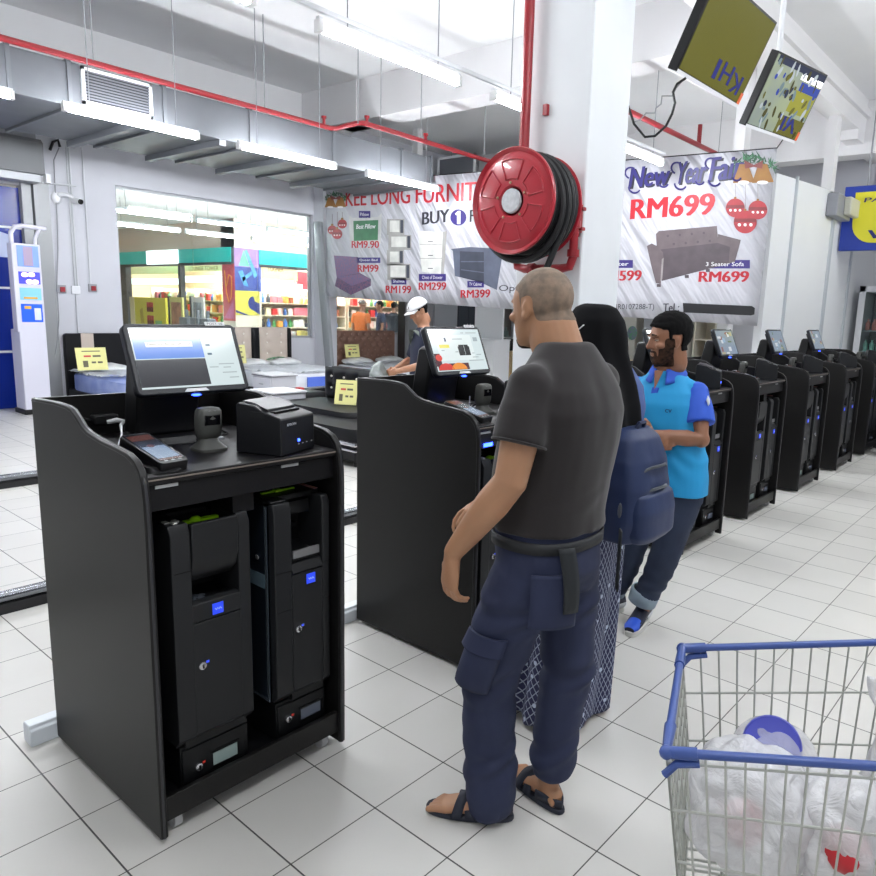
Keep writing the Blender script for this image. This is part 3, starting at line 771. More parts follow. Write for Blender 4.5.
# yellow promotion board and poster stands left of the pillar
a = atY(135, 297, SYC - .4); b = atY(167, 324, SYC - .4)
o = empty('promotion_board', ((a.x + b.x) / 2, SYC - .4, 0), label='yellow promotion board with nine red packs printed, behind the window at left', cat='board')
w = (b.x - a.x) / 2
m = MB(); m.box(-w, w, -.02, .3, .3, a.z); m.build('board', mat('promo_yellow', (226, 214, 74), .5), o, smooth=False)
m = MB(); m.box(-w - .25, -w, -.03, .3, .3, a.z); m.build('side_board', M_cream, o, smooth=False)
m = MB()
for i in range(3):
    for j in range(3):
        zz = a.z - .12 - j * .33
        m.box(-.1 + i * .12 - .05, -.1 + i * .12 + .05, -.026, -.02, zz - .24, zz, 0)
        m.box(-.1 + i * .12 - .05, -.1 + i * .12 + .05, -.027, -.02, zz - .24, zz - .12, 1)
m.box(.28, .62, -.027, -.02, .86, 1.1, 2); m.box(.3, .66, -.027, -.02, .62, .84, 3); m.poly([(-.5, -.027, 1.0), (-.3, -.027, .95), (-.38, -.027, 1.4), (-.55, -.027, 1.35)], 4)
m.build('printed_packs', [mat('pack_red', (206, 66, 76), .5), mat('pack_wine', (120, 40, 48), .5), mat('promo_green', (140, 190, 130), .5), mat('promo_red', (214, 70, 60), .5), mat('promo_leaf', (190, 170, 60), .5)], o, smooth=False)
for k, (p0, p1, cc) in enumerate(((170, 184, (214, 206, 130)), (192, 205, (236, 232, 226)))):
    a = atY(p0, 297, SYC - .4); b = atY(p1, 324, SYC - .4)
    m = MB(); m.box(a.x, b.x, SYC - .42, SYC - .38, .2, a.z, 0); m.box(a.x + .1, b.x - .08, SYC - .43, SYC - .42, .6, a.z - .12, 1); m.box(a.x - .05, a.x, SYC - .44, SYC - .36, 0, a.z + .02, 2)
    tag(m.build('poster_stand', [mat('poster_base%d' % k, cc, .5), mat('poster_pic%d' % k, ((206, 150, 120), (190, 196, 200))[k], .5, nz=(5, .5)), M_dark], smooth=False),
        ['poster stand with a tan figure next to the yellow promotion board', 'pale poster stand second to the right of the yellow promotion board'][k], 'poster')
for k, px in enumerate((187, 198, 208)):
    p = atY(px, 320, SYC - .7)
    m = MB(); m.cyl((p.x, SYC - .7, 0), (p.x, SYC - .7, 1.42), .04, 10); m.box(p.x - .18, p.x + .18, SYC - .8, SYC - .6, .45, 1.25)
    tag(m.build('security_gate', mat('gate_grey', (120, 124, 130), .4), bevel=.02), 'grey upright security gate in the shop entrance, ' + ['nearest the poster stands', 'middle one', 'nearest the pillar'][k], 'gate', 'shop entrance gates')
M_ledge = mat('clutter_dark', (80, 78, 80), .6)
m = MB(); m.box(WX - 1.4, WX - .8, 5.9, 9.9, 0, .95)
tag(m.build('low_counter', mat('low_counter', (206, 204, 200), .6), bevel=.01), 'low counter in the corridor just beyond the window sill', 'counter')
for k in range(16):
    y = 6.9 + k * .17 + random.uniform(-.04, .04); c = random.choice(M_goods)
    m = MB()
    if k % 2: m.box(-.07, .07, -.06, .06, 0, random.uniform(.06, .14))
    else: m.lathe([(.05, 0), (.06, .03), (.06, .09), (.03, .12)], n=10)
    o = m.build('small_goods_box' if k % 2 else 'jar', c, loc=(WX - 1.0, y, .95)); tag(o, 'small item among the clutter along the low counter beyond the window ' + ('(boxes)' if k % 2 else '(jars)'), 'box' if k % 2 else 'jar', 'clutter on the corridor counter ' + ('boxes' if k % 2 else 'jars'))
# ------------------------------------------------------------------ the furniture banner
BY = 7.3
def bp(x, y): return atY(x, y, BY)
bn = empty('furniture_banner', (-6, BY, 2.7), label='long white furniture sale banner strung behind the column', cat='banner')
O = V((-6, BY, 2.7))
def L(x, y, d=0.0): 
    p = bp(x, y) - O; return V((p.x, -d, p.z))
c4 = [L(327, 296.5), L(757, 326), L(777, 148), L(326, 184)]
m = MB()
def bf(u, v):
    lo = c4[0].lerp(c4[1], u); hi = c4[3].lerp(c4[2], u); p = lo.lerp(hi, v)
    return p
m.sheet(bf, 40, 8)
def banner_cloth():
    mm = mat('banner_vinyl', (184, 184, 191), .42)
    nt = mm.node_tree; b = nt.nodes['Principled BSDF']
    tc = nt.nodes.new('ShaderNodeTexCoord'); mp = nt.nodes.new('ShaderNodeMapping'); mp.inputs['Rotation'].default_value = (0, R(35), 0)
    mp2 = nt.nodes.new('ShaderNodeMapping'); mp2.inputs['Scale'].default_value = (2.6, 1, .45)
    n = nt.nodes.new('ShaderNodeTexNoise'); n.inputs['Scale'].default_value = 1.6; n.inputs['Detail'].default_value = 3
    nt.links.new(tc.outputs['Object'], mp.inputs[0]); nt.links.new(mp.outputs[0], mp2.inputs[0]); nt.links.new(mp2.outputs[0], n.inputs['Vector'])
    bpn = nt.nodes.new('ShaderNodeBump'); bpn.inputs['Strength'].default_value = .7; bpn.inputs['Distance'].default_value = .30
    nt.links.new(n.outputs['Fac'], bpn.inputs['Height']); nt.links.new(bpn.outputs[0], b.inputs['Normal'])
    return mm
m.build('cloth', banner_cloth(), bn, solid=.004)
EN = (0, -1, 0)
def btxt(mm, s, p0, p1, h, mi=0, bold=.03, slant=0.0, d=.004, name='lettering'):
    """baseline from pixel p0 to p1, height h pixels at the left end"""
    a = L(*p0); b = L(*p1); t = L(p0[0], p0[1] - h); mb = MB()
    text_on(mb, s, a, b - a, (0, 0, t.z - a.z), EN, 0, bold, slant, d)
    return mb.build(name, mm, bn, smooth=False)
M_bred = mat('print_red', (176, 20, 36), .5); M_bpur = mat('print_purple', (50, 36, 112), .5); M_bblk = mat('print_black', (36, 36, 46), .5)
for t_, p0, p1, h, bd in (('KEE LONG', (346, 206.5), (410, 203.5), 16.5, .03), ('FURNITURE', (416, 203.5), (512, 199), 17.5, .03), ('RM9.90', (352, 248), (379, 248), 7, .05), ('RM99', (358, 272), (378.5, 272), 7, .05), ('RM199', (386, 293), (411, 293.5), 7.5, .05),
                      ('RM299', (419, 290), (446, 290), 7.5, .05), ('RM399', (461, 298), (490, 297.5), 8, .05), ('RM699', (631, 219.5), (713, 214.5), 20, .06), ('RM599', (600, 281), (641, 280.5), 10, .06), ('RM699', (699, 282), (748, 282), 10.5, .06)):
    btxt(M_bred, t_, p0, p1, h, 0, bd, 0, .004, 'red_lettering')
for t_, p0, p1, h, bd in (('BUY', (422.5, 225), (449, 222), 12.5, .05), ('FREE', (470, 222), (498, 220), 12, .03), ('Tel :', (663, 311.5), (679, 311.5), 8, .03), ('(JR0107288-T)', (614, 311), (654, 311), 7, 0), ('Open Daily', (499, 293), (560, 293), 8, 0)):
    btxt(M_bblk, t_, p0, p1, h, 0, bd, 0, .004, 'dark_lettering')
M_bvio = mat('print_violet', (44, 38, 108), .5)
for t_, x0, x1, yb, h in (('New', 629, 668, 188, 20), ('Year', 675, 704, 184.5, 22), ('Fair', 709, 741, 181, 23)):
    y1_ = yb - (x1 - x0) * .085
    btxt(M_bblk, t_, (x0 + 1.2, yb + 1.4), (x1 + 1.2, y1_ + 1.4), h, 0, .10, .12, .004, 'script_shadow')
    o_ = btxt(M_bvio, t_, (x0, yb), (x1, y1_), h, 0, .05, .12, .008, 'script_lettering')
    m = MB(); q0 = L(x0 - 1, yb + 1, .009)
    for (cx_, cy_, r_, a0, a1) in ((x0 + 2, yb - h * .75, 5.5, 60, 250), (x0 + 6, yb - 1, 6, 180, 330), (x1 - 4, y1_ - 2, 4.5, 200, 340)):
        m.tube([L(cx_ + r_ * cos(R(a0 + (a1 - a0) * k / 12)), cy_ - r_ * sin(R(a0 + (a1 - a0) * k / 12)), .008) for k in range(13)], .012, 5)
    m.build('flourish', M_bvio, o_)
def brect(mb, x0, y0, x1, y1, mi=0, d=.003):
    mb.poly([L(x0, y1, d), L(x1, y1, d), L(x1, y0, d), L(x0, y0, d)], mi)
def bpoly(mb, pts, mi=0, d=.003): mb.poly([L(x, y, d) for x, y in pts], mi)
def bdisc(mb, x, y, r, mi=0, d=.003, ry=None):
    ry = ry or r; mb.poly([L(x + r * cos(2 * pi * k / 28), y + ry * sin(2 * pi * k / 28), d) for k in range(28)], mi)
M_bwht = mat('print_white', (240, 240, 242), .5)
def plabel(x0, y0, x1, y1, t_):
    m = MB(); brect(m, x0, y0, x1, y1); o_ = m.build('purple_label', M_bpur, bn, smooth=False)
    h = y1 - y0; w = x1 - x0
    a_ = L(x0 + w * .12, y1 - h * .28, .006); b_ = L(x1 - w * .12, y1 - h * .28, .006); c_ = L(x0 + w * .12, y0 + h * .25, .006)
    m = MB(); text_on(m, t_, a_, b_ - a_, (0, 0, c_.z - a_.z), EN, 0, 0, 0, .001); m.build('label_text', M_bwht, o_, smooth=False)
for q in ((359, 211, 370.5, 218, 'Pillow'), (357, 257.5, 380.5, 263, 'Queen Bed'), (391.5, 278, 406.5, 284.5, 'Shelves'), (419, 274, 446, 281, 'Chest of Drawer'), (467.5, 281, 484, 287.5, 'TV Cabinet'), (700, 260, 750, 268.5, '3 Seater Sofa'), (596, 260, 633, 268, '2 Seater')): plabel(*q)
m = MB(); bdisc(m, 458.5, 217.5, 8, 0); o_ = m.build('purple_circle', M_bpur, bn, smooth=False)
m = MB(); bpoly(m, [(457.3, 224), (460.6, 224), (460.6, 211), (458.2, 211), (455.4, 213.6), (456.3, 215.4), (457.3, 214.6)], 0, .006); m.build('numeral', M_bwht, o_, smooth=False)
# blacked-out phone number
m = MB(); bpoly(m, [(683, 303), (752, 306), (755, 308), (754.5, 314.5), (751, 315.5), (683.5, 312.5)], 0, .004); m.build('black_tape', mat('tape_black', (24, 24, 28), .35), bn, smooth=False)
# printed pictures
cols = [(104, 92, 96), (84, 74, 80), (150, 142, 142), (64, 124, 86), (206, 206, 204), (166, 164, 160), (226, 226, 220), (92, 98, 116), (60, 64, 78), (96, 90, 128), (60, 64, 96), (128, 60, 60), (46, 90, 64), (150, 104, 44), (168, 40, 50), (122, 28, 38), (246, 240, 238)]
PM = [mat('picture%02d' % i, c, .5, nz=(26, .55, (150, 84, 110)) if i in (9, 10) else (6, .22)) for i, c in enumerate(cols)]
def pic(name): m.build(name, PM, bn, smooth=False)
# grey three-seat sofa
m = MB()
bpoly(m, [(656, 234), (659, 231), (717, 226), (718.5, 245), (657, 250)], 0, .003)
bpoly(m, [(656, 250), (718, 243), (731, 241), (735, 262), (662, 281)], 1, .004)
bpoly(m, [(647, 246), (652, 243.5), (657, 246), (663, 252), (664, 258), (661, 284), (656, 283), (652, 268)], 0, .005)
bpoly(m, [(718, 234), (741, 240), (739.5, 246), (735, 262), (729, 263), (730, 247), (718, 243)], 0, .005)
bpoly(m, [(662, 259), (664, 258), (662.5, 279), (660.5, 282)], 2, .006)
for x, y in ((668, 236), (680, 235), (692, 234), (704, 233), (674, 244), (686, 243), (698, 242), (710, 241)): bdisc(m, x, y, 1.2, 1, .006)
for x, y in ((659, 284), (687, 275), (708, 269)): brect(m, x - 2, y, x + 2, y + 3, 1, .006)
pic('printed_sofa')
# pillow in its bag
m = MB()
bpoly(m, [(349, 215), (353, 218), (378, 217), (382, 213), (381, 244), (350, 244)], 4, .003); bpoly(m, [(353.5, 221), (378.5, 220), (378, 240), (354, 241)], 3, .004)
pic('printed_pillow')
btxt(M_bwht, 'Best Pillow', (356.5, 229), (375.5, 228.5), 4.5, 0, .02, .2, .007, 'pillow_lettering')
m = MB()
bpoly(m, [(334, 255.5), (358, 257), (360, 276), (337, 279)], 9, .003); bpoly(m, [(337, 277), (360, 273), (371, 279), (371, 286), (351, 295), (335, 286)], 10, .004); bpoly(m, [(337, 277), (360, 274), (371, 279), (352, 286)], 9, .005)
pic('printed_mattress')
m = MB()
for x0, y0, x1, y1, c in ((387, 219, 404.5, 235, 5), (388.5, 235, 411.5, 250, 5), (387, 250, 404, 265, 5), (387.5, 264, 410.5, 280, 5)):
    brect(m, x0, y0, x1, y1, c, .003); brect(m, x0 + 3, y0 + 1.6, x1 - 5, y1 - 3, 6, .004); brect(m, x1 - 4, y0 + 1, x1 - 1, y1 - 2, 8, .004)
pic('printed_shelves')
m = MB()
bpoly(m, [(418, 231), (443, 232), (441, 274), (422, 272)], 6, .003); bpoly(m, [(443, 232), (447, 231), (444, 274), (441, 274)], 5, .003)
for y in (244, 258): brect(m, 420, y, 442, y + .7, 5, .004)
for y in (241, 255, 268): brect(m, 428, y, 433, y + .8, 8, .004)
pic('printed_drawers')
m = MB()
bpoly(m, [(451, 249), (470, 247), (503, 249), (503, 253), (453, 251)], 7, .003); bpoly(m, [(453, 251), (484, 252), (484, 283), (455, 276)], 8, .003); bpoly(m, [(484, 252), (503, 252), (497, 290), (484, 284)], 7, .003)
bpoly(m, [(453, 251), (460, 251), (460, 277), (455, 276)], 7, .004); brect(m, 461, 261, 484, 262.2, 7, .004); bpoly(m, [(461, 269), (484, 272), (484, 273.2), (461, 270.2)], 7, .004)
pic('printed_cabinet')
# corner wreaths, bells and baubles (left and right)
def wreath(cx, cy, s):
    m = MB()
    rn = random.Random(int(cx))
    for k in range(90):
        t = rn.random(); x = cx + s * (-1.0 + 2.1 * t); y = cy + s * (-.30 + .22 * cos(t * 7) + rn.uniform(-.2, .25)); a = rn.uniform(0, 6.28); l = s * rn.uniform(.25, .45); w = s * .05
        bpoly(m, [(x - w * sin(a), y + w * cos(a)), (x + l * cos(a), y + l * sin(a)), (x + w * sin(a), y - w * cos(a))], 12 if k % 3 else 3, .003 + .00005 * k)
    for sx in (-.55, .45):
        x = cx + sx * s; y = cy + .35 * s
        bpoly(m, [(x - .2 * s, y - .5 * s), (x + .25 * s, y - .5 * s), (x + .6 * s, y + .45 * s), (x - .55 * s, y + .5 * s)], 13, .009)
        bdisc(m, x + .02 * s, y + .47 * s, .3 * s, 16, .0095, .1 * s)
    bpoly(m, [(cx - .5 * s, cy - .35 * s), (cx, cy - .1 * s), (cx + .5 * s, cy - .35 * s), (cx + .45 * s, cy + .1 * s), (cx, cy), (cx - .45 * s, cy + .1 * s)], 11, .01)
    m.build('printed_bells', PM, bn, smooth=False)
wreath(754, 167, 19); wreath(336, 199, 10)
def bauble(x, y, r, y0, e=0.0):
    m = MB()
    bpoly(m, [(x - .3, y0), (x + .3, y0), (x + .3, y - r), (x - .3, y - r)], 2, .004)
    bdisc(m, x, y, r, 14, .006 + e); brect(m, x - 1.2, y - r - 1.6, x + 1.2, y - r + .5, 13, .007 + e)
    bpoly(m, [(x - .9 * r, y - .3 * r), (x + .9 * r, y - .3 * r), (x + .98 * r, y + .02 * r), (x - .98 * r, y + .02 * r)], 15, .007 + e)
    for k in range(3): bdisc(m, x + (k - 1) * .5 * r, y + .25 * r, .14 * r, 16, .008 + e)
    m.build('printed_bauble', PM, bn, smooth=False)
bauble(735.5, 208, 9.5, 184); bauble(758, 210, 9.5, 182); bauble(745.5, 222, 11.5, 184, .004)
bauble(332.5, 230, 4.6, 214); bauble(342.5, 224, 4.6, 212); bauble(337.5, 234, 5.2, 212, .004)
m = MB()
a = L(326, 184); b = L(777, 148); m.tube([a + V((-.25, .02, .25)), a, a.lerp(b, .25) + V((0, 0, .0)), a.lerp(b, .6), b, b + V((.02, .3, .25))], .008, 6); m.build('cord', M_black, bn)

# ------------------------------------------------------------------ screens hung over the aisle
def hanging_tv(px0, px1, z, label, kind):
    A = atZ(*px0, z); B = atZ(*px1, z)
    wv = B - A; wd = wv.length; ang = math.atan2(wv.y, wv.x)
    o = empty('hanging_screen', A, label=label, cat='screen', group='screens hung over the aisle')
    ex = wv.normalized(); t = R(25); h = .56
    side = V((ex.y, -ex.x, 0)); ey = side * sin(t) + V((0, 0, 1)) * cos(t); en = ex.cross(ey).normalized()
    if en.dot(CAM - A) < 0: en = -en
    def Q(u, v, d=0.0): return ex * (u * wd) + ey * (v * h) + en * d
    def slab(mb, u0, u1, v0, v1, d0, d1, mi=0):
        vs = [Q(u, v, d) for d in (d0, d1) for v in (v0, v1) for u in (u0, u1)]
        mb.add(vs, [(0, 2, 3, 1), (4, 5, 7, 6), (0, 1, 5, 4), (2, 6, 7, 3), (0, 4, 6, 2), (1, 3, 7, 5)], mi)
    m = MB(); slab(m, 0, 1, .0, 1, -.07, 0); m.build('casing', M_black, o, bevel=.006)
    m = MB(); slab(m, .0, 1, -.012, .0, -.06, .004); slab(m, .01, .99, .0, .03, .0, .003); m.build('white_edge', M_whitep, o, smooth=False)
    m = MB(); slab(m, .15, .85, .2, .8, -.11, -.07); m.build('rear_cover', M_black, o, bevel=.01)
    m = MB(); slab(m, .02, .98, .04, .97, .0, .002)
    olive = mat('screen_olive', (40, 38, 12), .15, emit=.30, emit_rgb=(150, 146, 40))
    m.build('display', olive if kind == 0 else mat('screen_pale', (120, 130, 128), .12, emit=.30, nz=(2.2, .8, (150, 156, 110))), o, smooth=False)
    M_sb = mat('screen_navy', (36, 40, 110), .2, emit=.15)
    if kind == 0:
        m = MB()
        # the picture is shown upside down: letters turned half round
        for s_, u, v in (('K', .81, .21), ('H', .63, .25), ('I', .47, .235)):
            text_on(m, s_, Q(u + (.08 if s_ != 'I' else .02), v + .10, .003), -ex * (.16 * wd if s_ != 'I' else .04 * wd), -ey * (.21 * h), en, 0, .03)
        m.build('lettering', M_sb, o, smooth=False)
    else:
        m = MB()
        def qd(u0, u1, v0, v1, mi, d=.003): m.add([Q(u0, v0, d), Q(u1, v0, d), Q(u1, v1, d), Q(u0, v1, d)], [(0, 1, 2, 3)], mi)
        qd(.5, .98, .04, .30, 0, .003); qd(.55, .97, .36, .66, 1, .003); qd(.6, .98, .66, .78, 2, .0032); qd(.55, .98, .8, .88, 3, .0034); qd(.05, .98, .88, .97, 4, .003)
        rnd = random.Random(3)
        def blob(u, v, ru, rv, a, mi, d):
            m.add([Q(u + ru * cos(t) * cos(a) - rv * sin(t) * sin(a), v + (ru * cos(t) * sin(a) + rv * sin(t) * cos(a)) * 1.5, d) for t in [2 * pi * k / 12 for k in range(12)]], [tuple(range(12))], mi)
        for k in range(60):
            u = rnd.uniform(.06, .94); v = rnd.uniform(.08, .93); blob(u, v, rnd.uniform(.015, .06), rnd.uniform(.012, .03), rnd.uniform(1.0, 2.1), rnd.choice((0, 2, 4, 5, 5, 6, 6, 7, 7)), .0036 + k * .00004)
        m.build('shop_picture', [olive, mat('pic_yellow', (110, 108, 36), .2, emit=.25, emit_rgb=(196, 194, 70)), mat('pic_blue', (36, 50, 120), .2, emit=.25, emit_rgb=(66, 90, 190)), mat('pic_white', (250, 250, 250), .2, emit=1.0), mat('pic_dusk', (36, 42, 66), .2, emit=.12),
                mat('pic_teal', (80, 96, 100), .2, emit=.25, emit_rgb=(150, 170, 176)), mat('pic_khaki', (66, 62, 26), .2, emit=.15), mat('pic_pale', (120, 126, 130), .2, emit=.35, emit_rgb=(214, 222, 226))], o, smooth=False)
        m = MB(); text_on(m, 'VI', Q(.86, .30, .005), -ex * (.28 * wd), -ey * (.2 * h), en, 0, .03); m.build('lettering', M_sb, o, smooth=False)
    m = MB(); slab(m, .955, .995, .03, .16, .003, .006); m.build('orange_sticker', mat('sticker_orange', (226, 106, 60), .5), o, smooth=False)
    m = MB(); p = Q(.5, .55, -.12); m.tube([p, p + V((-.02, 0, .3)), (p.x - .02, p.y, 5.1 - A.z)], .022, 10); m.build('hanging_pole', M_whitep, o)
    return o, Q
tv1, Q1 = hanging_tv((676, 71), (737, 107), 3.15, 'olive screen with navy letters hung upside down, left of the pair over the aisle', 0)
tv2, Q2 = hanging_tv((745, 125.5), (795, 143), 3.2, 'screen showing a busy pale shop picture, right of the pair over the aisle', 1)
A = tv1.location
pts = [atY(x, y, A.y + .1) for x, y in ((686, 78), (677, 84), (673, 92), (675, 103), (672, 114), (666, 126), (655, 136), (645, 137), (634, 124), (628, 105))]
m = MB(); m.tube([p - A for p in pts], .008, 6); tag(m.build('power_cable', M_black, loc=A), 'black cable looping from the olive screen towards the column', 'cable')
pts = [atY(x, y, A.y + .3) for x, y in ((683, 80), (676, 88), (672, 96), (662, 96), (661, 104), (656, 108), (655, 113), (646, 113), (640, 120), (634, 122))]
m = MB(); m.tube(pts, .005, 6); tag(m.build('thin_lead', M_grey), 'thin grey lead zigzagging beside the black screen cable', 'cable')
# blue and yellow sign hung past the partition end
SY2 = 10.75
a = atY(845, 187, SY2); b = atY(838, 251, SY2); wd = 2.6; ht = a.z - b.z
o = empty('hanging_sign', (b.x, SY2, b.z), label='hanging blue sign with a yellow panel at the right edge', cat='sign')
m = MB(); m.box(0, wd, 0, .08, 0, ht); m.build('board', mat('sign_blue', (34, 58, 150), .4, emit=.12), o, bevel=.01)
m = MB(); r = .3; x0 = .16; zb = ht * .115; zt_ = ht * .90
pts = [(wd - .16, zb), (wd - .16, zt_), (x0, zt_)] + [(x0 + r - r * cos(t), zb + r - r * sin(t)) for t in [pi / 2 * k / 10 for k in range(11)]]
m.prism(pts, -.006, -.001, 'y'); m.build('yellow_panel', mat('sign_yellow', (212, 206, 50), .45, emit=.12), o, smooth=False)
m = MB(); sc = ht
text_on(m, 'PASAR', (.29, -.008, sc * .74), (.62, 0, 0), (0, 0, sc * .07), EN, 0, .02, .2)
text_on(m, 'VALUE', (.37, -.008, sc * .18), (1.2, 0, 0), (0, 0, sc * .13), EN, 0, .04, .25)
m.build('lettering', mat('sign_navy', (40, 44, 120), .5), o, smooth=False)
for x in (.3, wd - .3):
    m = MB(); m.cyl((x, .04, ht), (x, .04, 5.1 - b.z), .012, 8); m.build('hanging_rod', M_grey, o)
# electric boxes on the partition
a = atX(829, 193, -1.88); b = atX(840, 222, -1.88)
eb = empty('electric_box', (-1.9, (a.y + b.y) / 2, b.z), label='grey electric box with an open beige cover on the white partition', cat='box')
w = abs(b.y - a.y) / 2; h = a.z - b.z
m = MB(); m.box(0, .16, -w, w, 0, h); m.build('body', mat('box_grey', (150, 152, 158), .45), eb, bevel=.015)
m = MB(); m.box(.16, .26, -.05, w + .25, .05, h * .95); m.build('cover', mat('box_beige', (206, 206, 190), .45), eb, bevel=.02)
# glass-door drinks fridge at the far right
fy = 12.0; a = atY(868, 290, fy); 
fr = empty('drinks_fridge', (a.x - .12, fy, 0), label='white framed glass door fridge with drinks at the far right edge', cat='fridge')
fh = atY(868, 286, fy).z
m = MB()
for q in ((0, .08, .04, .8, 0, fh), (1.42, 1.5, .04, .8, 0, fh), (.08, 1.42, .04, .8, 0, .25), (.08, 1.42, .04, .8, fh - .1, fh), (.08, 1.42, .74, .8, .25, fh - .1)): m.box(*q)
m.build('cabinet', M_whitep, fr, bevel=.006)
m = MB()
for a0, a1, b0, b1 in ((0, .1, .1, fh), (1.4, 1.5, .1, fh), (0, 1.5, fh - .1, fh), (0, 1.5, .1, .25)): m.box(a0, a1, -.03, .04, b0, b1)
m.build('door_frame', M_whitep, fr, bevel=.006)
m = MB(); m.box(.08, 1.42, .72, .74, .25, fh - .1); m.build('dark_interior', mat('fridge_dark', (58, 58, 66), .4), fr, smooth=False)
m = MB(); m.box(.1, 1.4, -.015, -.01, .25, fh - .1); m.build('glass_door', M_glass, fr, smooth=False)
for z in (.5, .85, 1.2, 1.55):
    m = MB(); m.box(.08, 1.42, .06, .6, z - .02, z); m.build('shelf', M_alu, fr, smooth=False)
for z, cc in ((.85, (206, 226, 222)), (1.2, (150, 206, 190)), (1.55, (214, 120, 110))):
    mm = mat('drink%d' % int(z * 100), cc, .35)
    for k in range(5):
        m = MB(); m.lathe([(.035, 0), (.04, .02), (.04, .12), (.015, .16), (.018, .19)], n=10); ob = m.build('drink_bottle', mm, loc=(fr.location.x + .16 + k * .1, fy + .12, z)); 
        tag(ob, {85: 'pale bottles on the low fridge shelf', 120: 'green bottles on the middle fridge shelf', 155: 'red capped bottles on the upper fridge shelf'}[int(z * 100)], 'bottle', {85: 'low fridge bottles', 120: 'middle fridge bottles', 155: 'upper fridge bottles'}[int(z * 100)])
# ------------------------------------------------------------------ beds and furniture beyond the kiosks
M_leather = mat('black_leather', (13, 13, 17), .5, spec=.25, bump=(60, .15, .004))
M_brownl = mat('brown_leather', (126, 94, 80), .45, bump=(60, .15, .004))
M_beige = mat('beige_leather', (196, 182, 170), .45, bump=(60, .12, .004))
M_film = film_material('plastic_wrap', (226, 230, 236), .35)
M_matt = mat('mattress_fabric', (226, 228, 234), .7, nz=(4, .12))
M_mblue = mat('mattress_blue', (120, 138, 196), .6, nz=(4, .35, (196, 204, 226)))
M_pillow = mat('pillow_white', (222, 224, 226), .6)
M_card = mat('price_card', (226, 222, 150), .6)
M_ink = mat('card_ink', (96, 92, 70), .6); M_inkred = mat('card_red', (206, 80, 70), .6)
def price_card(x, y, z, w, h, rz, tilt, label, red=True):
    o = empty('price_card', (x, y, z), rz, label, 'card', 'yellow price cards')
    T = Matrix.Rotation(R(tilt), 4, 'Y')
    m = MB(); m.box(-.002, .002, -w / 2, w / 2, 0, h, 0, T); m.build('card', M_card, o, smooth=False)
    m = MB()
    for (a, b, c, d, mi) in ((-.3, .3, .82, .86, 0), (-.25, -.02, .58, .66, 1), (.04, .3, .58, .66, 0), (-.3, -.14, .14, .42, 0), (-.02, .12, .3, .38, 0), (.18, .34, .3, .38, 0)):
        m.box(.002, .0035, a * w, b * w, c * h, d * h, mi, T)
    m.build('print', [M_ink, M_inkred], o, smooth=False)
    return o
def headboard(mb, y0, y1, z0, z1, x=0.0, d=.09, mi=0, top_r=.03):
    mb.prism([(y0, z0), (y1, z0), (y1, z1 - top_r), (y1 - top_r, z1), (y0 + top_r, z1), (y0, z1 - top_r)], x, x + d, 'x', mi)
def pad(mb, x, y0, y1, z0, z1, bulge, mi=0, nu=10, nv=10, buttons=()):
    def fn(u, v):
        y = y0 + (y1 - y0) * u; z = z0 + (z1 - z0) * v
        b = bulge * (1 - (2 * u - 1) ** 6) * (1 - (2 * v - 1) ** 6)
        for by, bz in buttons: b -= .035 * math.exp(-(((y - by) / .05) ** 2 + ((z - bz) / .05) ** 2))
        return V((x + b, y, z))
    mb.sheet(fn, nu, nv, mi)
def bed(name, y0, y1, zh, ln, label, boards, mat_m, cat='bed', zm=.52, base=M_leather):
    o = empty(name, (WX + .03, (y0 + y1) / 2, 0), label=label, cat=cat)
    w = (y1 - y0) / 2
    m = MB(); m.box(.1, ln, -w, w, .04, zm - .24); m.build('base', base, o, bevel=.015)
    for k, (sx, sy) in enumerate(((.15, -1), (.15, 1), (ln - .1, -1), (ln - .1, 1))):
        m = MB(); m.box(sx - .03, sx + .03, sy * (w - .06) - .03, sy * (w - .06) + .03, 0, .04); m.build('foot', M_black, o)
    m = MB()
    def mt(u, v): return V((0, 0, 0))
    m.loft([((ln / 2 + .06, 0, zm - .24 + q * .24), ((ln - .14) / 2 * s, 0, 0), (0, (w - .01) * s, 0), .22) for q, s in ((0, .985), (.12, 1), (.88, 1), (1, .985))], 40)
    m.build('mattress', mat_m, o)
    return o, w
# bed with black headboard (left)
o, w = bed('display_bed', 2.80, 4.30, 1.09, 2.0, 'wrapped mattress bed with black headboard and cream stripe, left behind the first kiosk', None, M_mblue, zm=.50)
m = MB(); headboard(m, -w, w, 0, 1.09); m.build('headboard', M_leather, o, bevel=.015)
yc = atX(87, 345, WX + .1).y - o.location.y
m = MB(); m.box(.088, .10, yc - .09, yc + .09, .4, 1.09); m.build('stripe', M_beige, o, bevel=.004)
def pillow(x, y, z, label, cat='pillow', film=True, s=1.0):
    m = MB()
    m.loft([((0, -.30 * s, .06), (.10 * s, 0, 0), (0, 0, .015)), ((0, -.26 * s, .07), (.19 * s, 0, 0), (0, 0, .045)), ((0, -.1 * s, .08), (.21 * s, 0, 0), (0, 0, .075)), ((0, .1 * s, .08), (.21 * s, 0, 0), (0, 0, .078)), ((0, .26 * s, .07), (.19 * s, 0, 0), (0, 0, .045)), ((0, .30 * s, .06), (.10 * s, 0, 0), (0, 0, .015))], 20)
    me = m.mesh('pillow')
    for v in me.vertices: v.co += V((0, 0, 1)) * .018 * mnoise.noise(v.co * 9 + V((x, y, 0)))
    ob = link('pillow', me, mat('wrapped_pillow', (236, 238, 238), .3, nz=(7, .15), bump=(22, .5, .02)), loc=(x, y, z)); tag(ob, label, cat)
    return ob
pillow(WX + .38, 3.25, .50, 'wrapped pillow on the blue mattress, behind the first kiosk at left')
m = MB()
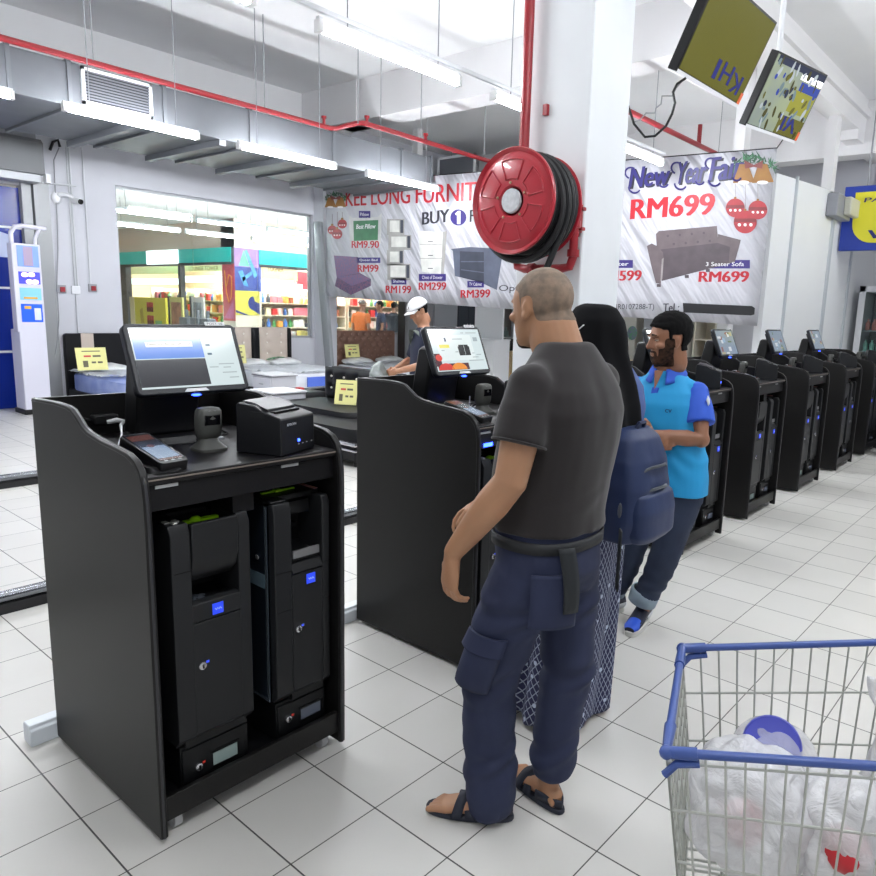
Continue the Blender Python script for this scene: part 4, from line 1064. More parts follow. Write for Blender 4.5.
def wrap(u, v): 
    y = -.75 + 1.5 * u; x = .05 + 1.2 * v
    return V((x, y, .045 + .03 * mnoise.noise(V((x * 5, y * 5, 1))) + .03 * mnoise.noise(V((x * 14, y * 14, 4)))))
m.sheet(wrap, 40, 30); tag(m.build('plastic_sheet', M_film, loc=(WX + .1, 3.55, .5)), 'clear plastic wrap bunched over the blue mattress at left', 'wrap')
p = atX(92, 370, WX + .72)
price_card(WX + .72, p.y + .02, .585, .42, .33, 0, -12, 'yellow price card on the mattress in front of the black and cream headboard')
# bed with beige and black striped headboard
ya = atX(200, 350, WX + .1).y; yb = 6.76
o, w = bed('display_bed', yb - 1.6, yb, 1.2, 2.0, 'bed with beige and black striped tufted headboard and bagged pillows', None, M_matt, zm=.50)
cy = o.location.y
m = MB(); headboard(m, -w, w, 0, 1.2, d=.07, top_r=.05); m.build('headboard', M_beige, o, bevel=.015)
def hy(px): return atX(px, 345, WX + .12).y - cy
strips = [(-w, hy(236), 0), (hy(236), hy(252), 1), (hy(252), hy(260), 0), (hy(260), hy(288), 1), (hy(288), w, 0)]
for y0, y1, b in strips:
    m = MB()
    bt = []
    if b:
        n = max(1, round((y1 - y0) / .26))
        bt = [(y0 + (y1 - y0) * (k + .5) / n, z) for k in range(n) for z in (.72, .92, 1.08)]
    pad(m, .07, y0, y1, .42, 1.19, .045, 0, 16, 24, bt); pn_ = m.build('beige_panel' if b else 'black_panel', M_beige if b else M_leather, o)
    for by, bz in bt:
        m = MB(); m.ell((.085, by, bz), (.012, .018, .018), n=8); m.build('button', mat('stud', (226, 222, 214), .3), pn_)
pillow(WX + .42, cy - .25, .50, 'bagged pillow left on the bed with the striped headboard')
pillow(WX + .42, cy + .42, .50, 'bagged pillow right on the bed with the striped headboard')
m = MB(); 
def gl(u, v): return V((.1 * v, -.22 + .44 * u, .12 + .02 * mnoise.noise(V((u * 6, v * 6, 2))) - .04 * (2 * u - 1) ** 2))
m.sheet(gl, 12, 6); tag(m.build('green_label', mat('green_print', (70, 140, 96), .4), loc=(WX + .36, cy + .3, .545), solid=.003), 'green printed label lying across the bagged pillows', 'label')
m = MB()
m.sheet(lambda u, v: V((.05 + 1.6 * v, -.78 + 1.56 * u, .04 + .035 * mnoise.noise(V((u * 8, v * 9, 1))) + .02 * mnoise.noise(V((u * 22, v * 22, 4))))), 44, 44)
tag(m.build('plastic_sheet', M_film, loc=(WX + .3, cy, .5)), 'clear plastic cover over the bed with the striped headboard', 'wrap')
m = MB(); m.box(0, .02, -.45, .0, 0, .16); tag(m.build('blue_label', mat('blue_print', (80, 110, 206), .4), loc=(WX + 2.05, cy + .2, .3)), 'blue printed label at the foot of the striped headboard bed', 'label')
p = atX(239, 367, WX + .7); price_card(WX + .7, p.y, .6, .3, .32, 0, -10, 'yellow price card half hidden by the first kiosk screen')
# brown tufted bed
y0 = atX(331, 350, WX + .1).y; y1 = 9.45
o, w = bed('display_bed', y0, y1, 1.14, 2.05, 'bed with brown diamond tufted headboard behind the banner', None, M_matt, zm=.46, base=M_brownl)
cy = o.location.y
m = MB(); headboard(m, -w, w, 0, 1.14, d=.08, top_r=.06); m.build('headboard', M_brownl, o, bevel=.02)
bt = []
for r_, z in enumerate((.62, .74, .86, .98, 1.07)):
    for k in range(9):
        y = -w + .14 + k * (2 * w - .28) / 8 + (.1 if r_ % 2 else 0)
        if y < w - .08: bt.append((y, z))
m = MB(); pad(m, .08, -w + .02, w - .02, .45, 1.13, .05, 0, 64, 30, bt); m.build('tufted_pad', M_brownl, o)
m = MB()
for by, bz in bt: m.ell((.098, by, bz), (.01, .014, .014), n=8)
m.build('button', mat('brown_stud', (150, 120, 106), .3), o)
pillow(WX + .42, cy - .45, .46, 'bagged pillow left on the brown headboard bed')
pillow(WX + .42, cy + .45, .46, 'bagged pillow right on the brown headboard bed')
m = MB(); m.sheet(lambda u, v: V((.05 + 1.6 * v, -.78 + 1.56 * u, .04 + .03 * mnoise.noise(V((u * 8, v * 9, 7))) + .02 * mnoise.noise(V((u * 22, v * 22, 4))))), 36, 36)
tag(m.build('plastic_sheet', M_film, loc=(WX + .3, cy, .46)), 'clear plastic cover over the brown headboard bed', 'wrap')
p = atX(353, 355, WX + .45); price_card(WX + .45, p.y, .62, .36, .26, 0, -10, 'yellow price card in front of the brown tufted headboard')
# two white bedside cabinets
def nightstand(cx, cy, z, w, d, label):
    o = empty('bedside_cabinet', (cx, cy, 0), label=label, cat='cabinet')
    m = MB(); m.box(-w, 0, 0, d, .04, z - .03); m.build('body', mat('cabinet_white', (206, 206, 212), .5), o, bevel=.004)
    m = MB(); m.box(-w - .01, .015, -.015, d + .015, z - .03, z); m.build('top', [mat('cabinet_top', (216, 216, 220), .4)], o, bevel=.004)
    m = MB(); m.box(-w - .012, .018, -.018, d + .018, z - .03, z - .022); m.build('edge_band', mat('edge_black', (40, 40, 44), .5), o)
    m = MB(); m.box(-w + .02, -.02, .02, d - .02, 0, .04); m.build('plinth', M_black, o)
    for k in range(2):
        m = MB(); zz = .08 + k * (z - .1) / 2; m.box(-w + .02, -.02, -.012, 0, zz, zz + (z - .16) / 2); dr = m.build('drawer', mat('cabinet_white', (206, 206, 212), .5), o, bevel=.004)
        m = MB(); m.cyl((-w / 2 - .05, -.025, zz + .12), (-w / 2 + .05, -.025, zz + .12), .008, 8); m.build('handle', M_alu, dr)
    return o
a = atZ(273.5, 392.8, .55); b = atZ(305.6, 390.4, .55)
nightstand(a.x, a.y, .55, .5, b.y - a.y, 'white bedside cabinet nearest the receipt printer')
a = atZ(272, 375.2, .6)
nightstand(a.x, a.y, .6, .5, .42, 'white bedside cabinet farther back, left of the striped bed')
# black tufted sofa with chaise
so = empty('tufted_sofa', (-5.2, 3.9, 0), label='black leather sofa with buttoned back between the first two kiosks', cat='sofa')
bt = [(x, z) for x in (-.95, -.70, -.45, -.2, .05) for z in (.60, .75)]
m = MB(); m.loft([((-.45, .62, z), (.72, 0, 0), (0, .12, 0), .35) for z in (.12, .5, .8)] + [((-.45, .62, .86), (.66, 0, 0), (0, .08, 0), .4)], 32); m.build('back_frame', M_leather, so)
m = MB()
def bk(u, v):
    x = -1.15 + 1.42 * u; z = .44 + .42 * v
    b = .09 * (1 - (2 * u - 1) ** 8) * (1 - (2 * v - 1) ** 6)
    for bx, bz in bt: b -= .05 * math.exp(-(((x - bx) / .06) ** 2 + ((z - bz) / .06) ** 2))
    return V((x, .50 - b, z))
m.sheet(bk, 60, 24); m.build('buttoned_pad', M_leather, so)
m = MB()
for bx, bz in bt: m.ell((bx, .445, bz), .016, n=8)
m.build('button', mat('stud', (226, 222, 214), .3), so)
m = MB(); m.loft([((-.45, .12, z), (.72 * s, 0, 0), (0, .40 * s, 0), .3) for z, s in ((.30, 1), (.42, 1), (.46, .96))], 36); m.build('seat', M_leather, so)
m = MB(); m.loft([((.30, -.32, z), (.60 * s, 0, 0), (0, .38 * s, 0), .25) for z, s in ((.27, 1), (.37, 1), (.40, .97))], 36); m.build('chaise_cushion', M_leather, so)
m = MB(); m.box(-.28, .88, -.68, .05, .06, .27); m.box(-1.15, .27, -.25, .7, .06, .32); m.build('base', M_leather, so, bevel=.02)
m = MB(); m.tube([(-.28, -.70, .25), (.90, -.70, .25), (.90, .05, .25)], .022, 8); m.tube([(-.28, -.70, .185), (.90, -.70, .185), (.90, .05, .185)], .014, 8); m.build('chrome_trim', mat('chrome', (210, 210, 214), .15, .9), so)
for x, y in ((-1.05, -.15), (-1.05, .6), (.8, -.6), (.8, 0), (.2, .6)):
    m = MB(); m.cyl((x, y, 0), (x, y, .06), .025, 10); m.build('leg', M_black, so)
a = atY(344, 410, 4.05); 
price_card(a.x + .02, 4.05, .47, .28, .30, -pi / 2 + .5, -14, 'yellow price card standing on the black sofa seat')
m = MB(); m.loft([((0, 0, z), (.16 * s, 0, 0), (0, .14 * s, 0), .4) for z, s in ((0, .9), (.06, 1), (.22, 1), (.26, .85))], 20)
p = atZ(303, 402, .0)
m = MB(); m.box(-.35, .35, -.25, .25, 0, .42); tag(m.build('black_stool', M_leather, loc=(-7.4, 4.75, 0), bevel=.04), 'small black padded stool behind the bedside cabinet', 'stool')
m = MB(); m.box(-.06, .06, -.04, .04, 0, .04); tag(m.build('red_box', mat('red_box', (190, 60, 56), .5), loc=(-7.4, 4.75, .42), bevel=.01), 'small red box on the black padded stool', 'box')
# wardrobes and cabinets standing under the banner along the back
def wardrobe(x0, x1, y, z, c, label, doors=2, frame=None, d=.55, open_=False, zb=0.0):
    o = empty('wardrobe' if z > 1.5 else 'cabinet', ((x0 + x1) / 2, y, zb), label=label, cat='wardrobe' if z > 1.5 else 'cabinet')
    w = (x1 - x0) / 2; mm = mat('wood_%d_%d_%d' % c, c, .5)
    if open_:
        m = MB(); t = .03
        for q in ((-w, -w + t, 0, d, 0, z), (w - t, w, 0, d, 0, z), (-w, w, 0, d, z - t, z), (-w, w, 0, d, 0, t), (-w, w, d - .02, d, 0, z)): m.box(*q)
        m.build('body', mm, o, smooth=False)
        for k in range(1, 5):
            m = MB(); m.box(-w + t, w - t, .01, d - .02, z * k / 5 - .012, z * k / 5 + .012); m.build('shelf', mm, o, smooth=False)
        return o
    m = MB(); m.box(-w, w, 0, d, 0, z); m.build('body', mm, o, bevel=.005)
    for k in range(doors):
        a = -w + 2 * w * k / doors; b = -w + 2 * w * (k + 1) / doors
        m = MB(); m.box(a + .008, b - .008, -.02, 0, .06, z - .02); dd = m.build('door', frame or mm, o, bevel=.004)
        m = MB(); hx = b - .05 if k % 2 == 0 else a + .05; m.cyl((hx, -.035, z * .45), (hx, -.035, z * .6), .008, 6); m.build('handle', M_alu, dd)
    return o
def bx(px, y=12.2): return atY(px, 330, y).x
def wall_unit(p0, p1, z, c, label, doors=2, frame=None, open_=False, X_=-10.3, d=.27):
    y0, y1 = atX(p0, 330, X_).y + .01, atX(p1, 330, X_).y - .01
    o = wardrobe(-(y1 - y0) / 2, (y1 - y0) / 2, 0, z, c, label, doors, frame, d, open_)
    o.location = (X_, (y0 + y1) / 2, 0); o.rotation_euler = (0, 0, pi / 2)
    return o
wall_unit(407, 433, 2.2, (150, 152, 156), 'grey panelled wardrobe behind the man in the white cap')
wall_unit(433, 457, 2.2, (176, 180, 186), 'light grey wardrobe right of the white cap', 1)
wall_unit(457, 478, 2.2, (36, 38, 44), 'black framed wardrobe above the second kiosk screen', 2, mat('smoked_glass', (70, 76, 84), .2))
m = MB(); a = atX(403, 330, -10.48); m.box(-.1, .1, -.06, .06, 0, 2.6); tag(m.build('upright_post', mat('dark_brown', (62, 54, 52), .5), loc=(-10.48, a.y, 0), smooth=False), 'dark brown upright post left of the white cap', 'post')
wardrobe(bx(482, 12.4), bx(497, 12.4), 12.4, 2.2, (104, 98, 92), 'grey brown open shelf unit behind the second kiosk screen', 1, open_=True)
wardrobe(bx(498, 11.6), bx(516, 11.6), 11.6, 1.05, (206, 206, 204), 'low white cabinet with black doors behind the second kiosk', 2, mat('cab_black', (30, 30, 34), .4))
wardrobe(bx(481, 11.0), bx(497, 11.0), 11.0, 1.0, (40, 38, 40), 'low black cabinet behind the second kiosk', 2)
wardrobe(bx(600), bx(636), 12.2, 2.1, (196, 194, 186), 'pale wardrobe with a coloured picture behind the woman', 2)
a = atY(632, 333, 12.15)
m = MB(); m.ell((0, 0, 0), (.12, .006, .15), n=12); tag(m.build('printed_picture', mat('flower_print', (120, 110, 150), .5, nz=(14, 1.0, (90, 150, 110))), loc=(a.x, 12.16, a.z)), 'small colourful picture on the pale wardrobe', 'picture')
wardrobe(bx(648), bx(690), 12.0, 1.95, (206, 204, 196), 'pale wardrobe with grey framed mirror behind the man in blue', 2, mat('mirror_grey', (170, 172, 176), .15, .3))
wardrobe(bx(694), bx(716), 12.2, 2.05, (210, 204, 190), 'cream open shelf unit right of the man in blue', 1, open_=True)
m = MB(); m.box(-2.6, 2.6, -.2, .2, 0, .05); m.box(-2.5, -2.4, -.15, .15, -.72, 0); m.box(2.4, 2.5, -.15, .15, -.72, 0)
tag(m.build('low_table', mat('pine_wood', (206, 178, 130), .5), loc=(-5.6, 10.6, .77), bevel=.005), 'long pale wooden table in the furniture bay behind the kiosks', 'table')
a = bx(484, 9.5); b = bx(500, 9.5)
m = MB(); m.box(-.35, .35, -.02, .02, 0, .9); m.box(-.35, .35, -.25, .25, -.02, 0); m.box(-.33, .33, -.24, .24, -1.1, -.02, 0)
tag(m.build('white_poster', M_whitep, loc=(bx(489, 9.2), 9.2, 1.12), smooth=False), 'white notice board below the banner, left of the standing man', 'board')
m = MB(); m.cyl((0, 0, 0), (0, 0, .12), .07, 12); m.cyl((0, 0, .12), (0, 0, .2), .025, 8); m.box(-.14, .1, -.08, .08, -.02, .0)
tag(m.build('desk_lamp', mat('lamp_green', (96, 116, 112), .5), loc=(bx(503, 11.7), 11.8, 1.08)), 'small grey green lamp on the low white cabinet', 'lamp')
# ------------------------------------------------------------------ checkout kiosks
M_lam = mat('black_laminate', (17, 16, 16), .44, spec=.33, bump=(220, .06, .002))
M_lamedge = mat('black_edging', (46, 46, 50), .35)
M_counter = mat('counter_black', (17, 16, 18), .40, spec=.35, bump=(260, .05, .002))
M_inside = mat('kiosk_inside', (13, 13, 16), .5, spec=.3)
M_unit = mat('recycler_charcoal', (27, 28, 30), .45, spec=.35, bump=(300, .05, .001))
M_unit2 = mat('recycler_black', (15, 16, 18), .45, spec=.35)
M_pit = mat('recess_black', (6, 6, 8), .5, spec=.3)
M_green = mat('bright_green', (150, 214, 20), .4)
M_badge = mat('blue_badge', (40, 70, 226), .3, emit=.5)
M_badgew = mat('badge_print', (170, 190, 250), .4, emit=.3)
M_key = mat('key_metal', (206, 206, 210), .25, .9)
M_steel = mat('blued_steel', (70, 82, 98), .28, .85)
M_pane = mat('grey_window', (96, 102, 116), .2)
M_paneL = mat('pale_window', (150, 168, 164), .2)
M_silver = mat('silver_strip', (186, 188, 190), .3, .4)
M_caster = mat('caster_grey', (186, 186, 188), .4)
M_bezel = mat('screen_bezel', (21, 24, 31), .35, spec=.35)
M_scan = mat('scanner_grey', (72, 73, 70), .45)
M_led = mat('blue_led', (60, 90, 255), .3, emit=9.0, emit_rgb=(40, 70, 255))
KD, KW = .405, .352
def dark(m): return m
def make_kiosk():
    k = empty('checkout_kiosk', (0, 0, 0))
    prof = [(-KD, .02), (-KD, 1.297), (-.20, 1.305), (-.11, 1.303), (-.07, 1.296), (-.03, 1.272), (.005, 1.25), (.045, 1.238), (.14, 1.226), (.24, 1.219), (.31, 1.212), (.355, 1.196), (.383, 1.17), (.396, 1.135), (.403, 1.08), (KD, 1.0), (KD, .02)]
    for s in (-1, 1):
        m = MB(); a, b = (-KW, -KW + .022) if s < 0 else (KW - .022, KW)
        m.prism(prof, a, b, 'y')
        p = m.build('side_panel', M_lam, k, bevel=.003, angle=30)
        m = MB(); e = [(x - (.0095 if x > .3 else 0), (a + b) / 2, z - (.0095 if x < .39 else 0)) for x, z in prof[1:]]
        m.tube(e, .0114, 8); m.build('edge_band', M_lamedge, p)
    m = MB(); m.box(-KD, -KD + .02, -KW + .022, KW - .022, .06, 1.297); m.build('back_panel', M_lam, k)
    m = MB(); m.box(-KD + .02, .385, -KW + .023, KW - .023, 1.126, 1.15); m.build('counter_top', M_counter, k, bevel=.003)
    m = MB(); m.box(.3855, .388, -KW + .024, KW - .024, 1.139, 1.143); m.build('bright_line', mat('dull_line', (126, 116, 108), .4), k, smooth=False)
    m = MB(); m.box(.34, .372, -KW + .023, KW - .023, 1.045, 1.125); m.build('front_rail', M_inside, k, bevel=.003)
    for y0, y1 in ((-.304, -.237), (.114, .18)):
        m = MB(); m.box(.372, .375, y0, y1, 1.112, 1.121); m.build('pull_strip', M_silver, k, smooth=False)
    m = MB(); m.box(.0, .34, -.045, .03, .98, 1.045); m.build('rail_bracket', M_inside, k)
    m = MB(); m.box(-KD + .02, .372, -KW + .023, KW - .023, .085, .10); m.build('bottom_board', M_inside, k)
    m = MB(); m.box(.372, .392, -KW + .023, KW - .023, .062, .142); m.build('bottom_rail', M_lam, k, bevel=.002)
    m = MB(); m.box(-.2, -.18, -KW + .023, KW - .023, .10, 1.126); m.build('inner_back', M_inside, k, smooth=False)
    for x in (-.3, .342):
        for y in (-.28, .285):
            c = empty('caster', (x, y, 0)); c.parent = k
            m = MB(); m.cyl((0, -.012, .031), (0, .012, .031), .031, 18); m.cyl((0, -.014, .031), (0, .014, .031), .012, 10); m.build('wheel', M_caster, c)
            m = MB(); m.box(-.03, .012, -.018, -.014, .03, .08); m.box(-.03, .012, .014, .018, .03, .08); m.box(-.035, .03, -.02, .02, .074, .084); m.build('fork', M_alu, c)
    return k
def badge(parent, x, y, z):
    m = MB(); m.box(x, x + .003, y - .018, y + .018, z - .018, z + .018); b = m.build('badge', M_badge, parent, smooth=False)
    m = MB()
    m.tube([(x + .004, y - .011 + .0044 * i, z + .003 * (-1) ** i) for i in range(6)], .0014, 5); m.build('badge_print', M_badgew, b)
def key(parent, x, y, z, red):
    m = MB(); m.lathe([(.0125, 0), (.0125, .008), (.009, .010)], (x, y, z), Matrix.Rotation(R(90), 3, 'Y'), 16); l = m.build('lock', M_key, parent)
    m = MB(); m.box(x + .01, x + .013, y - .002, y + .002, z - .007, z + .007); m.build('keyhole', M_pit, l)
    m = MB(); m.box(x, x + .002, y + .014, y + .024, z + .003, z + .010); m.build('lock_mark', mat('mark_red', (214, 50, 40), .4) if red else M_badge, parent, smooth=False)
def drawer(parent, y0, y1, x, z0, z1, ky, kz, wy0, wy1, wz0, wz1, pm):
    m = MB(); m.box(-.1, x, y0, y1, z0, z1); m.box(x, x + .008, y0 + .004, y1 - .004, z0 + .02, z1 - .012); d = m.build('cash_drawer', M_unit2, parent, bevel=.003)
    m = MB(); m.box(x + .0085, x + .0095, wy0, wy1, wz0, wz1); m.build('drawer_window', pm, d, smooth=False)
    m = MB()
    for q in ((wy0 - .006, wy1 + .006, wz1, wz1 + .008), (wy0 - .006, wy1 + .006, wz0 - .006, wz0), (wy1, wy1 + .006, wz0, wz1)): m.box(x + .007, x + .012, *q)
    m.build('window_frame', M_pit, d, smooth=False)
    key(d, x + .008, ky, kz, True)
def make_coin():
    u = empty('coin_recycler', (0, 0, 0))
    F = .365
    m = MB(); m.box(-.12, .20, -.258, -.008, .25, .93); m.box(.2, .33, -.258, -.24, .25, .93); m.box(.2, .33, -.03, -.008, .25, .93); m.box(.2, F - .01, -.24, -.03, .25, .715)
    m.build('body', M_unit2, u)
    for y0, y1 in ((-.264, -.202), (-.044, -.003)):
        m = MB(); m.prism([(.20, .262), (F - .02, .262), (F, .285), (F, .955), (F - .015, .985), (.20, .985)], y0, y1, 'y'); p = m.build('pillar', M_unit, u, bevel=.003)
        if y0 < -.2:
            m = MB(); m.box(F - .0, F + .0015, y0 + .008, y1, .836, .839); m.build('joint_line', M_pit, p, smooth=False)
    m = MB()
    prof = [(F + .006, .982), (F + .004, .87), (F - .01, .82), (F - .045, .785), (.25, .765), (.21, .765), (.21, .80), (F - .06, .82), (F - .02, .88), (F - .012, .982)]
    m.prism(prof, -.200, -.046, 'y'); m.build('hopper', M_unit, u, bevel=.003)
    m = MB(); m.box(.05, F - .012, -.2, -.046, .90, .905); m.box(.05, .2, -.258, -.008, .94, .965); m.build('hopper_floor', M_pit, u, smooth=False)
    m = MB(); m.box(.285, .305, -.205, -.075, .966, .974); m.ell((.30, -.15, .974), (.016, .02, .012), n=10); m.build('green_shutter', M_green, u)
    m = MB()
    for i, (y, x) in enumerate(((-.25, .31), (-.235, .33), (-.222, .315), (-.03, .24), (-.022, .20))): m.box(x - .012, x + .012, y - .007, y + .007, .985, .989)
    m.build('top_marks', mat('top_mark_print', (176, 178, 172), .4), u, smooth=False)
    m = MB(); m.box(.10, .2, -.2, -.06, .966, .98); m.box(.12, .18, -.24, -.22, .966, .975); m.build('top_panel', M_unit2, u, bevel=.002)
    m = MB(); m.box(.2, F - .01, -.2, -.046, .712, .718); m.build('tray_floor', M_pit, u, smooth=False)
    m = MB()
    for k in range(9):
        a = k * 2.4; r = .012 * math.sqrt(k); m.cyl((.30 + r * cos(a) * .8, -.165 + r * sin(a), .719 + .002 * (k % 3)), (.30 + r * cos(a) * .8, -.165 + r * sin(a), .721 + .002 * (k % 3)), .011, 12)
    m.build('coin_cup', mat('tray_insert', (96, 102, 112), .3, .6), u)
    m = MB(); m.prism([(F - .03, .660), (F, .664), (F, .722), (F - .012, .728), (F - .03, .728)], -.204, -.042, 'y'); b = m.build('tray_lip', M_unit, u, bevel=.002)
    badge(b, F + .0005, -.122, .692)
    m = MB(); m.prism([(F - .03, .262), (F - .022, .262), (F - .001, .287), (F - .001, .660), (F - .03, .658)], -.2045, -.0415, 'y'); d = m.build('front_door', M_unit, u, bevel=.0025)
    key(d, F, -.181, .518, False)
    drawer(u, -.25, -.012, .335, .102, .248, -.195, .163, -.144, -.057, .140, .186, M_paneL)
    return u
def make_note():
    u = empty('banknote_recycler', (0, 0, 0))
    F = .365
    m = MB(); m.box(-.12, .15, .09, .312, .25, .96); m.box(.15, F - .01, .155, .29, .25, .735); m.box(.15, .33, .29, .312, .25, .96)
    m.build('body', M_unit2, u)
    m = MB(); m.box(.12, .325, .0835, .0875, .262, .975); p = m.build('steel_side_plate', M_steel, u, smooth=False)
    m = MB(); m.box(.316, .327, .081, .0835, .262, .975); m.box(.12, .128, .081, .0835, .262, .975); m.box(.12, .327, .0815, .0836, .262, .272); m.build('bright_edge', mat('bright_steel', (150, 164, 178), .25, .8), p, smooth=False)
    m = MB()
    for x, z in ((.17, .80), (.27, .785)):
        m = MB(); m.ell((x, .08, z), (.010, .005, .010), n=10); m.build('bolt', M_key, p)
    m = MB(); m.box(.14, .31, .0815, .0834, .68, .73); m.build('bright_patch', mat('bright_steel2', (150, 180, 196), .3, .6), p, smooth=False)
    for y0, y1 in ((.088, .156), (.284, .316)):
        m = MB(); m.prism([(.33 if y0 < .1 else .15, .262), (F - .02, .262), (F, .287), (F, .96), (F - .012, .985), (.33 if y0 < .1 else .15, .985)], y0, y1, 'y'); p = m.build('pillar', M_unit, u, bevel=.004)
        m = MB()
        for z in (.60, .74): m.box(F, F + .0015, y0 + .004, y1, z, z + .0025)
        m.build('joint_line', M_pit, p, smooth=False)
    m = MB(); m.box(.0, .30, .09, .316, .975, .995); m.box(.26, F - .02, .088, .150, .985, .993); m.build('top_cover', M_unit2, u, bevel=.004)
    m = MB(); m.box(.235, .250, .12, .25, .996, 1.001); m.box(.243, .262, .165, .19, .998, 1.006); m.build('green_latch', M_green, u, smooth=False)
    m = MB(); m.box(.16, .30, .296, .314, .996, .998, 0); m.box(.11, .12, .15, .24, .9955, .9975, 1); m.build('top_sticker', [mat('sticker_multi', (150, 130, 180), .4, nz=(20, .9, (226, 150, 90))), mat('sticker_pale', (170, 120, 120), .4)], u, smooth=False)
    m = MB(); m.box(.16, .22, .16, .284, .735, .965, 0); m.box(.22, .30, .17, .275, .92, .965, 1); m.box(.22, .26, .19, .25, .86, .875, 1)
    m.cyl((.24, .235, .80), (.24, .235, .86), .006, 8, 1); m.box(.22, .25, .165, .18, .79, .9, 1); m.build('note_path', [M_pit, M_unit2], u, smooth=False)
    m = MB(); m.prism([(.2, .80), (.345, .77), (.345, .765), (.2, .79)], .158, .284, 'y'); m.build('note_tray', M_unit2, u)
    m = MB(); m.box(.338, .346, .175, .285, .772, .80); m.build('tray_label', mat('tray_label_grey', (120, 120, 122), .35), u, smooth=False)
    m = MB(); m.prism([(F - .06, .722), (F + .004, .728), (F - .012, .758), (F - .06, .764)], .157, .284, 'y'); m.build('tray_lip', M_unit, u, bevel=.002)
    m = MB(); m.prism([(F - .03, .262), (F - .022, .262), (F - .001, .287), (F - .001, .722), (F - .03, .720)], .1565, .2835, 'y'); d = m.build('front_door', M_unit, u, bevel=.0025)
    badge(d, F + .0, .232, .694); key(d, F, .177, .521, False)
    drawer(u, .10, .31, .335, .102, .248, .145, .178, .199, .285, .150, .192, M_pane)
    return u
def make_screen(bare=True):
    s = empty('touch_screen', (0, 0, 0))
    t = R(23); B = V((-.005, .036, 1.330)); ey = V((-sin(t), 0, cos(t))); en = V((cos(t), 0, sin(t))); ex = V((0, 1, 0)); hw = .205; H = .255
    def P(u, v, d): return B + ex * u + ey * v + en * d
    m = MB()
    r = .022; out = []
    for cx, cy, a0 in ((hw - r, H - r, 0), (-hw + r, H - r, 90), (-hw + r, r, 180), (hw - r, r, 270)):
        for q in range(5): a = R(a0 + 22.5 * q); out.append((cx + r * cos(a), cy + r * sin(a)))
    n = len(out)
    vs = [P(u, v, -.03) for u, v in out] + [P(u, v, 0) for u, v in out]
    m.add(vs, [tuple(range(n))[::-1], tuple(range(n, 2 * n))] + [(i, (i + 1) % n, n + (i + 1) % n, n + i) for i in range(n)])
    m.build('bezel', M_bezel, s, bevel=.005)
    m = MB()
    vs = [P(u * .8, H * .12 + v * .76, d) for d in (-.055, -.03) for u, v in ((-hw, 0), (hw, 0), (hw, H), (-hw, H))]
    m.add(vs, [(0, 3, 2, 1), (4, 5, 6, 7), (0, 1, 5, 4), (1, 2, 6, 5), (2, 3, 7, 6), (3, 0, 4, 7)]); m.build('rear_cover', M_black, s, bevel=.008)
    m = MB()
    m.loft([((-.16, .036, 1.151), (.115, 0, 0), (0, .13, 0), .3), ((-.16, .036, 1.172), (.105, 0, 0), (0, .12, 0), .3)], 28); m.build('foot', M_black, s)
    m = MB()
    m.prism([(-.235, 1.17), (-.13, 1.17), (-.10, 1.36), (-.10, 1.455), (-.165, 1.462), (-.185, 1.45), (-.215, 1.3)], -.125, .10, 'y'); m.build('stand', M_black, s, bevel=.012)
    m = MB(); m.cyl((-.14, .036, 1.43), (-.06, .036, 1.445), .03, 12); m.build('hinge', M_black, s)
    m = MB(); vs = [P(u, v, .001) for u, v in ((-.045, .006), (.045, .006), (.035, .017), (-.035, .017))]; m.add(vs, [(0, 1, 2, 3)]); m.build('maker_strip', M_silver, s, smooth=False)
    m = MB(); p = P(.0, -.004, -.012); m.ell(p, (.012, .018, .004), n=10); m.build('status_light', M_led, s)
    vs = [P(u, v, d) for d in (-.004, .0015) for u, v in ((.09, H - .006), (.165, H - .006), (.165, H + .008), (.09, H + .008))]
    m = MB(); m.add(vs, [(0, 3, 2, 1), (4, 5, 6, 7), (0, 1, 5, 4), (1, 2, 6, 5), (2, 3, 7, 6), (3, 0, 4, 7)]); st = m.build('number_sticker', M_whitep, s, smooth=False)
    m = MB(); text_on(m, 'POST 16', P(.097, H - .003, .0015), ex * .06, ey * .008, en, 0, 0, 0, .0006); m.build('sticker_print', M_bblk, st, smooth=False)
    return s, P, (ex, ey, en), hw, H
SM = {}
def scm(name, c, e=.75):
    if name not in SM: SM[name] = mat('ui_' + name, tuple(q * .3 for q in c), .12, emit=e * 1.25, emit_rgb=c)
    return SM[name]
